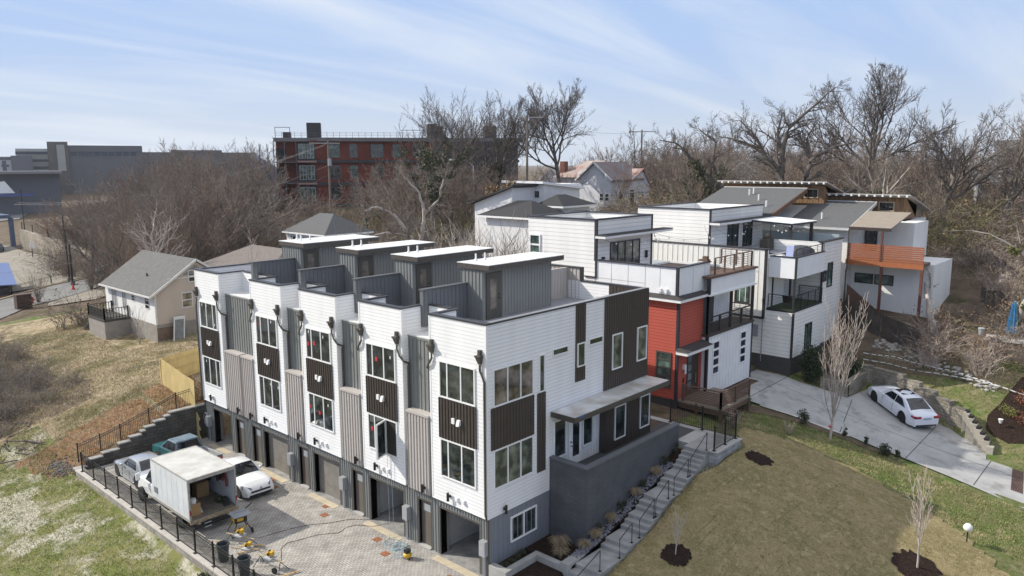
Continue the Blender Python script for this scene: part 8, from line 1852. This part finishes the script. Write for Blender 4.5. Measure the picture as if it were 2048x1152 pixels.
# ------------------------------------------------------------ left distance: road furniture, wall, poles
def left_things():
    t = thing('block_terrace_wall', 'long tan block retaining wall below the left woods', 'wall', (22, 120, 1)); P = [(26.5,160,4.6),(25.6,150,4.6),(24.1,136,4.6),(22.3,122,4.8),(20.6,108,4.7),(19.7,100,3.9),(19.6,92,3.0),(21,86,2.6)]; w = MB()
    for (x0,y0,z0),(x1,y1,z1) in zip(P[:-1],P[1:]): w.hexa([(x0,y0,.5),(x0+1,y0,.5),(x1+1,y1,.5),(x1,y1,.5),(x0,y0,z0),(x0+1,y0,z0),(x1+1,y1,z1),(x1,y1,z1)])
    w.build('wall_blocks', brick('tan_terrace_block', (.30,.26,.205),(.25,.22,.175),(.17,.15,.12),.9,.4,.02,.02,nscale=.35,namt=.35), t)
    fence_run('chainlink_fence', 'dark wire fence on top of the tan block wall', [((a[0]+.5,a[1],a[2]),(b[0]+.5,b[1],b[2])) for a, b in zip(P[:-1],P[1:])], 1.5, pick=.6, postw=.12, foot=False)
    Q = [(2,89),(8,96.6),(13.6,99.3),(19.5,98.4),(21.5,95)]
    fence_run('road_fence', 'black rail fence along the far edge of the road', [((a[0],a[1],gz(*a)),(b[0],b[1],gz(*b))) for a, b in zip(Q[:-1],Q[1:])], 1.2, pick=1.4, postw=.12, foot=False)
    k = thing('road_kerb', 'pale kerb along the far edge of the road', 'kerb', (8,95,1)); m = MB(); K = [(-12,78.3),(1.2,88.3),(5.7,93.6),(13.2,97.9),(19.3,96.7)]
    for a, b in zip(K[:-1],K[1:]): m.beam((a[0],a[1],gz(*a)+.12),(b[0],b[1],gz(*b)+.12),.3,.22)
    m.build('kerb_stone', mat('tan_kerb', (.36,.28,.19), .9, .2), k)
    for i, ((x,y),h,lab) in enumerate([((27.3,159.4),12,'dark lamp pole farthest left beside the tan wall'),((20.85,115.3),8.5,'dark lamp pole by the corner of the tan wall'),((15.4,97.5),7.5,'shorter dark lamp pole with a box at its foot'),((14.9,94.7),5.8,'thick dark pole beside the red traffic cone'),((20.9,92),6.4,'dark lamp pole just left of the small gable house roof')]):
        z = gz(x,y); t = thing('lamp_pole', lab, 'lamp pole', (x,y,z)); MB().tube([(x,y,z),(x,y,z+h)],.10 if i != 3 else .14,6).build('pole', BLKMET, t); MB().box(x-.25,y-.25,z,x+.25,y+.25,z+.7).build('pole_base', mat('grey_pole_base', (.12,.12,.115), .8), t)
        if i in (1,2): MB().box(x-.5,y-.1,z+h,x+.1,y+.1,z+h+.1).build('lamp_head', BLKMET, t)
    x, y = 18.2, 93.0; z = gz(x,y); t = thing('transformer_box', 'pale green grey transformer cabinet behind the road fence', 'utility box', (x,y,z)); m = MB(); m.hexa([(x-1,y-.8,z),(x+1,y-.8,z),(x+1,y+.8,z),(x-1,y+.8,z),(x-1,y-.7,z+1.5),(x+1,y-.7,z+1.5),(x+.8,y+.7,z+2.1),(x-.8,y+.7,z+2.1)]); m.build('cabinet', mat('pale_green_grey', (.30,.34,.33), .6, .1), t)
    x, y = 13.9, 91.5; z = gz(x,y)+.1; t = thing('traffic_cone', 'red traffic cone at the edge of the road', 'cone', (x,y,z)); RD = mat('traffic_red', (.55,.03,.02), .6, .05); MB().lathe((x,y,z),[(.30,.0),(.30,.05),(.18,.06),(.05,.75),(.001,.76)],12).build('cone_body', RD, t)
    x, y = 7.5, 86.4; z = gz(x,y); t = thing('fire_hydrant', 'red fire hydrant on the road verge', 'hydrant', (x,y,z)); RH = mat('hydrant_red', (.32,.02,.015), .5, .1); MB().lathe((x,y,z),[(.22,0),(.22,.06),(.15,.1),(.15,.62),(.2,.64),(.2,.7),(.12,.85),(.04,.95),(.001,.95)],12).build('barrel', RH, t); MB().lathe((x,y,z+.5),[(.001,-.28),(.09,-.28),(.09,.28),(.001,.28)],10,ax='x').build('outlets', RH, t)
    x, y = 5.6, 83.0; z = gz(x,y); t = thing('brown_crate', 'dark brown slatted box by the road left of the hydrant', 'box', (x,y,z)); m = MB(); [m.box(x-.8,y-.6,z+.1+i*.24,x+.8,y+.6,z+.1+i*.24+.2) for i in range(7)]; m.build('slats', mat('dark_red_brown', (.085,.05,.04), .8, .2), t); MB().box(x-.85,y-.65,z+1.76,x+.85,y+.65,z+1.86).build('crate_lid', mat('dark_red_brown', (0,)*3), t)
    x, y = 21.65, 135.5; z = gz(x,y); t = thing('small_sign', 'small white sign on a post in front of the tan wall', 'sign', (x,y,z)); MB().tube([(x,y,z),(x,y,z+2.6)],.08,6).build('post', BLKMET, t); MB().box(x-.4,y-.25,z+1.7,x+.4,y-.2,z+2.9).build('sign_panel', WHITE, t)
    x, y = 25.0, 170; z = gz(x,y); t = thing('blue_carport', 'blue grey canopy on two posts at the left edge', 'canopy', (x,y,z)); BG = mat('slate_blue_paint', (.08,.11,.17), .6, .1); MB().box(x-9,y-4,z+6.3,x+1.8,y+4,z+7.0).build('canopy_roof', BG, t)
    for dx in (-1.5,1.9): MB().box(x+dx-.4,y-3.6,z,x+dx+.4,y-2.8,z+6.3).build('canopy_post', BG, t)
    x, y = 9.0, 105; t = thing('blue_roof_shed', 'low shed with a shiny blue metal roof at the left edge', 'shed', (x,y,0)); OFF[t]=Vector((0,0,0)); t.location=(5.5,101.0,gz(5.5,101)); t.rotation_euler=(0,0,rad(-18))
    MB().box(-9,-3,0,3.4,3.5,1.6).build('wall', mat('dark_shed_wall', (.06,.055,.05), .9), t); MB().hexa([(-9.4,-3.6,1.6),(4.4,-3.6,1.4),(3.2,4,3.6),(-9.4,4,3.8),(-9.4,-3.6,1.7),(4.4,-3.6,1.5),(3.2,4,3.7),(-9.4,4,3.9)]).build('metal_roof', mat('blue_metal_roof', (.16,.22,.42), .3, .1, metal=.4), t)
left_things()
def small_car(label, loc, hd, col, van=False):
    t = thing('distant_car', label, 'car', loc); OFF[t] = Vector((0,0,0)); t.rotation_euler = (0,0,hd); P = paint('dc_'+str(len(MATS)), col)
    MB().hexa([(-2.2,-.88,.3),(2.2,-.85,.3),(2.2,.85,.3),(-2.2,.88,.3),(-2.15,-.82,.95),(2.1,-.78,.82),(2.1,.78,.82),(-2.15,.82,.95)]).build('body', P, t, bevel=.08)
    MB().hexa([(-1.9,-.78,.94),(1.0,-.78,.9),(1.0,.78,.9),(-1.9,.78,.94),(-1.3,-.62,1.45),(.3,-.62,1.45),(.3,.62,1.45),(-1.3,.62,1.45)]).build('cabin', CGLASS, t, bevel=.05); MB().box(-1.28,-.6,1.45,.28,.6,1.48).build('roof', P, t)
    for x in (-1.35,1.4):
        for y in (-.8,.8): MB().lathe((x,y,.32),[(.001,-.1),(.32,-.1),(.32,.1),(.001,.1)],12,ax='y').build('wheel', TYRE, t)
for lab, (x, y), hd, col in [('white car in the far lot at the left edge', (76,359), 1.2, (.6,.62,.65)), ('dark blue car on the far road, left of two', (106,455), .6, (.03,.05,.10)), ('dark car on the far road, right of two', (116,470), .6, (.03,.03,.035)), ('black car at the end of the far lot row', (88,371), 1.0, (.03,.03,.04)), ('dark pickup parked beneath the blue grey canopy', (22.5,160), 1.3, (.04,.05,.07)), ('silver car behind the white car in the far lot', (79,369), 1.2, (.35,.36,.37))]:
    small_car(lab, (x, y, gz(x, y)+.35), hd, col)
def poles():
    WP = mat('weathered_pole_wood', (.20,.165,.135), .9, .2, 2); WPL = mat('crossarm_pale', (.42,.39,.36), .8, .1)
    for k, (az, d, h, lab) in enumerate([(55.5,118,13.5,'wooden utility pole in front of the brick apartments'),(41.0,105,14.5,'wooden utility pole beside the dark end of the brick building'),(32.6,128,12.5,'dark wooden utility pole right of the big round tree')]):
        x, y = polar(az, d); z = gz(x, y); t = thing('utility_pole', lab, 'utility pole', (x,y,z)); MB().tube([(x,y,z),(x,y,z+h)],[.2,.13],8).build('pole', WP, t)
        a = rad(az-90); u = Vector((math.cos(a),math.sin(a),0))*(2.1 if k else 1.7); MB().beam(Vector((x,y,z+h-.3))-u*(1 if k else 1.6),Vector((x,y,z+h-.3))+u,.12,.14).build('crossarm', WPL, t)
        if k == 0: m = MB(); m.lathe((x-.1,y-.35,z+h-3.6),[(.001,0),(.28,0),(.28,1.0),(.001,1.05)],12); m.build('transformer', GALV, t)
    x, y = polar(45.0, 104); z = gz(x,y); t = thing('street_lamp', 'pale cobra head street lamp before the brick building', 'street lamp', (x,y,z)); MB().tube([(x,y,z),(x,y,z+8.5),(x-.6,y+.5,z+9.2),(x-2.0,y+1.6,z+9.4)],.09,6).build('pole', GALV, t); MB().box(x-2.7,y+1.4,z+9.3,x-1.9,y+1.9,z+9.5).build('lamp_head', GALV, t)
    def wire(label, a, b, sag, r=.022, m=None):
        r *= .5
        a = Vector(a); b = Vector(b); P = [a.lerp(b, i/24)-Vector((0,0,sag*4*(i/24)*(1-i/24))) for i in range(25)]; tag(MB().tube(P, r, 4).build('power_line', m or mat('wire_grey', (.30,.29,.28), .6, 0), loc=tuple(a)), label, 'power line')
    x0, y0 = polar(55.5,118); zt0 = gz(x0,y0)+13.2
    wire('upper power line running left from the pole before the brick apartments', (x0,y0,zt0), (24,150,10.5), 2.6, .03); wire('second power line running left from the pole before the brick apartments', (x0-.6,y0,zt0-.35), (23.4,150,10.2), 2.6, .03)
    wire('middle power line crossing the left woods', (x0,y0,zt0-3.2), (18,100,8.2), 1.4, .022); wire('low power line crossing the road on the left', (x0,y0,zt0-4.6), (0,88,4.5), 2.8, .024)
    wire('pale service wire sloping down to the small gable house', (18.5,70,13.2), (10.5,53.6,9.2), .5, .026, mat('pale_wire', (.50,.48,.46), .6)); wire('pale service wire sagging toward the brown roof house', (36,92,15), (18,50,9.4), 1.2, .024, mat('pale_wire', (0,)*3))
    for k, q in enumerate(((28.0,.9,7.0),(27.9,.7,6.3),(28,.6,5.9))): wire('%s service wire reaching the electric meter of the white balcony house' % ('top','middle','bottom')[k], q, (34.5+k*.3,-12.5,3.3+.2*k), .5, .012, BLKMET)
    xx, yy = polar(32.6,128); wire('high wire between the two right hand utility poles', (xx,yy,gz(xx,yy)+12.2), (polar(41.0,105))+(gz(*polar(41.0,105))+14.2,), 1.0, .03)
poles()
def debris():
    rn = random.Random(19); m = MB()
    for i in range(70):
        x = rn.uniform(-11,-7.6); y = rn.uniform(30,38); z = gz(x,y); a = rn.uniform(0,3.14); L = rn.uniform(.3,1.6); m.tube([(x,y,z+.05),(x+L*math.cos(a),y+L*math.sin(a),z+rn.uniform(.05,.35))],rn.uniform(.02,.07),5)
    o = m.build('fallen_branches', mat('grey_deadwood', (.14,.115,.10), .9, .3), loc=(-9,34,0)); o['kind']='stuff'; tag(o, 'heap of fallen branches on the slope at the left edge', 'branches')
    m = MB()
    for i in range(140):
        x = rn.gauss(-7.9,.35); y = rn.gauss(27.4,.7); s = rn.uniform(.04,.10); m.blob((x,y,gz(x,y)+s*.4),(s,s,s*.7),i,amp=.3,n=5,k=3)
    o = m.build('gravel_pile', mat('grey_gravel', (.16,.15,.145), .9, .3, 5), loc=(-7.9,27.4,0)); o['kind']='stuff'; tag(o, 'small grey gravel pile at the end of the stepped wall', 'gravel')
debris()
def grass(name, label, n, reg, zf, h, mats, seed, w=.02, kind='stuff'):
    rn = np.random.default_rng(seed); x = rn.uniform(reg[0], reg[1], n*2); y = rn.uniform(reg[2], reg[3], n*2); k = zf(x, y); x, y = x[k][:n], y[k][:n]; z = ground_z(x, y); n = len(x)
    a = rn.uniform(0, 6.283, n); hh = h*rn.uniform(.5, 1.3, n); ln = rn.uniform(.3, 1.3, n)*hh; b = a+rn.uniform(1.2,1.9,n)
    P = np.stack([x-w*np.cos(b), y-w*np.sin(b), z-.01], 1); Q = np.stack([x+w*np.cos(b), y+w*np.sin(b), z-.01], 1); R = np.stack([x+ln*np.cos(a), y+ln*np.sin(a), z+hh], 1)
    V = np.stack([P,Q,R],1).reshape(-1,3); me = bpy.data.meshes.new(name); me.vertices.add(len(V)); me.vertices.foreach_set('co', V.ravel()); me.loops.add(n*3); me.loops.foreach_set('vertex_index', np.arange(n*3, dtype=np.int32)); me.polygons.add(n); me.polygons.foreach_set('loop_start', np.arange(0,n*3,3,dtype=np.int32)); me.polygons.foreach_set('loop_total', np.full(n,3,np.int32))
    for q in mats: me.materials.append(q)
    cl = (nz(x, y, .9, seed)+nz(x, y, 3.1, seed+1)*.6+rn.normal(0,.35,n)); me.polygons.foreach_set('material_index', np.clip(((cl+.9)/1.8*len(mats)).astype(np.int32), 0, len(mats)-1)); me.update()
    o = bpy.data.objects.new(name, me); COL.objects.link(o); o['kind'] = kind; tag(o, label, 'grass')
GA = mat('grass_green', (.18,.225,.06), .9, .3, 2); GB_ = mat('grass_dry', (.42,.36,.19), .9, .3, 2); GC_ = mat('grass_olive', (.26,.25,.10), .9, .3, 2); GD = mat('straw_pale', (.58,.51,.38), .9, .3, 2); GE = mat('straw_brown', (.36,.27,.17), .9, .3, 2)
grass('slope_grass', 'patchy green and straw coloured grass on the left slope', 170000, (-24,-7.7,-2,33), lambda x,y: np.ones(len(x),bool), .09, [GD,GD,GC_,GA,GA,GC_], 1, .012)
grass('yard_straw', 'loose straw and dry grass over the yard behind the stepped wall', 130000, (-9,11.5,26.5,60), lambda x,y: ~((x>2.2)&(y>42.3)&(y<53.2)) & ((x<11)|(y>31)), .11, [GE,GD,GB_,GE,GC_], 2, .016)
grass('lawn_grass', 'winter lawn grass between the sod and the driveway', 60000, (17.2,23.2,-22,-1.5), lambda x,y: (x > np.interp(y,[-22,-16.4,-12.3,-10.8,-8.4,-6,-3.2],[14,15.8,18.9,19.3,19.5,18.9,17.6])) & (x < np.interp(y,[-22,-16,-9.4,-7,-4,-1.5],[21.6,22.1,22.7,22.5,21.6,20])), .07, [GB_,GC_,GA,GA,GB_], 3, .010)
grass('lawn_grass', 'green grass of the upper lawn beyond the driveway wall', 50000, (27.6,38,-24,-4), lambda x,y: (x > np.interp(y,[-24,-15,-13.3,-11.7,-9.5,-5.4],[27.6,27.7,29.6,30.8,32.1,33.2])) & (y+(x-33.5)*1.1 < -3), .07, [GC_,GA,GA,GB_,GA], 4, .010)

GS1 = mat('sod_blade_tan', (.42,.345,.19), .9, .3, 2); GS2 = mat('sod_blade_olive', (.27,.245,.11), .9, .3, 2); GS3 = mat('sod_blade_dark', (.20,.165,.09), .9, .3, 2)
grass('sod_blades', 'short tan dormant blades of the sod lawn', 150000, (-2,19.3,-20,-4.1), lambda x,y: (x < np.interp(y,[-20,-16.4,-12.3,-10.8,-8.4,-6,-4.1],[14,15.2,18.4,18.9,19.0,18.4,17.4])) & (x > np.interp(y,[-20,-14,-6,-4.1],[0,-3,-.5,2.4])) & (np.hypot(x-5.6,y+5.8)>.62) & (np.hypot(x-14.1,y+5.6)>.68) & (np.hypot(x-12.6,y+13.55)>.95), .055, [GS3,GS1,GS2,GS1,GS1], 5, .016)
def seams():
    rn = random.Random(3); mb = MB()
    for k in range(0):
        x = 1.5+k*1.55; P = []
        y = -4.3-rn.uniform(0,.4)
        while y > -13.5 and x+(-4.3-y)*.12 < 18: P.append((x+(-4.3-y)*.12+rn.uniform(-.04,.04), y, gz(x+(-4.3-y)*.12, y)+.045)); y -= .8
        if len(P) > 2: mb.tube(P, .018, 4)
    for k in range(26):
        x = rn.uniform(1.5, 15.5); y = rn.uniform(-11.5, -4.6); L = rn.uniform(.8, 2.6); P = [(x+t*L, y+t*L*-.10+rn.uniform(-.03,.03), gz(x+t*L, y-t*L*.10)+.04) for t in (0,.25,.5,.75,1)]
        if P[-1][0] < 16.8: mb.tube(P, .012, 3)
    struct(mb.build('sod_seams', mat('seam_olive', (.15,.13,.07), .9)))
seams()
def caulk():
    m = MB(); rn = random.Random(12)
    for (a, b) in BAY:
        for z in np.arange(2.97, 11.0, .165):
            if rn.random() < .10: y = rn.uniform(a+.15, b-.15); m.box(-.004, y-.006, z, 0, y+.006, z+.15)
    m.build('board_joint', mat('board_joint_grey', (.45,.45,.45), .7, 0), T)  # grey marks at the vertical board joints
caulk()

# ------------------------------------------------------------ the air
def haze():
    m = bpy.data.materials.new('haze_air'); m.use_nodes = True; N = m.node_tree.nodes; L = m.node_tree.links
    N.remove(N['Principled BSDF']); v = N.new('ShaderNodeVolumePrincipled'); v.inputs['Color'].default_value = (.92,.95,1,1); v.inputs['Density'].default_value = .00012; v.inputs['Anisotropy'].default_value = .2
    L.new(v.outputs[0], N['Material Output'].inputs['Volume'])
    o = MB().box(-3200,-3200,-40,4300,4300,175).build('haze', m); o['kind'] = 'stuff'; tag(o, 'thin pale haze lying over the distance', 'haze')
haze()
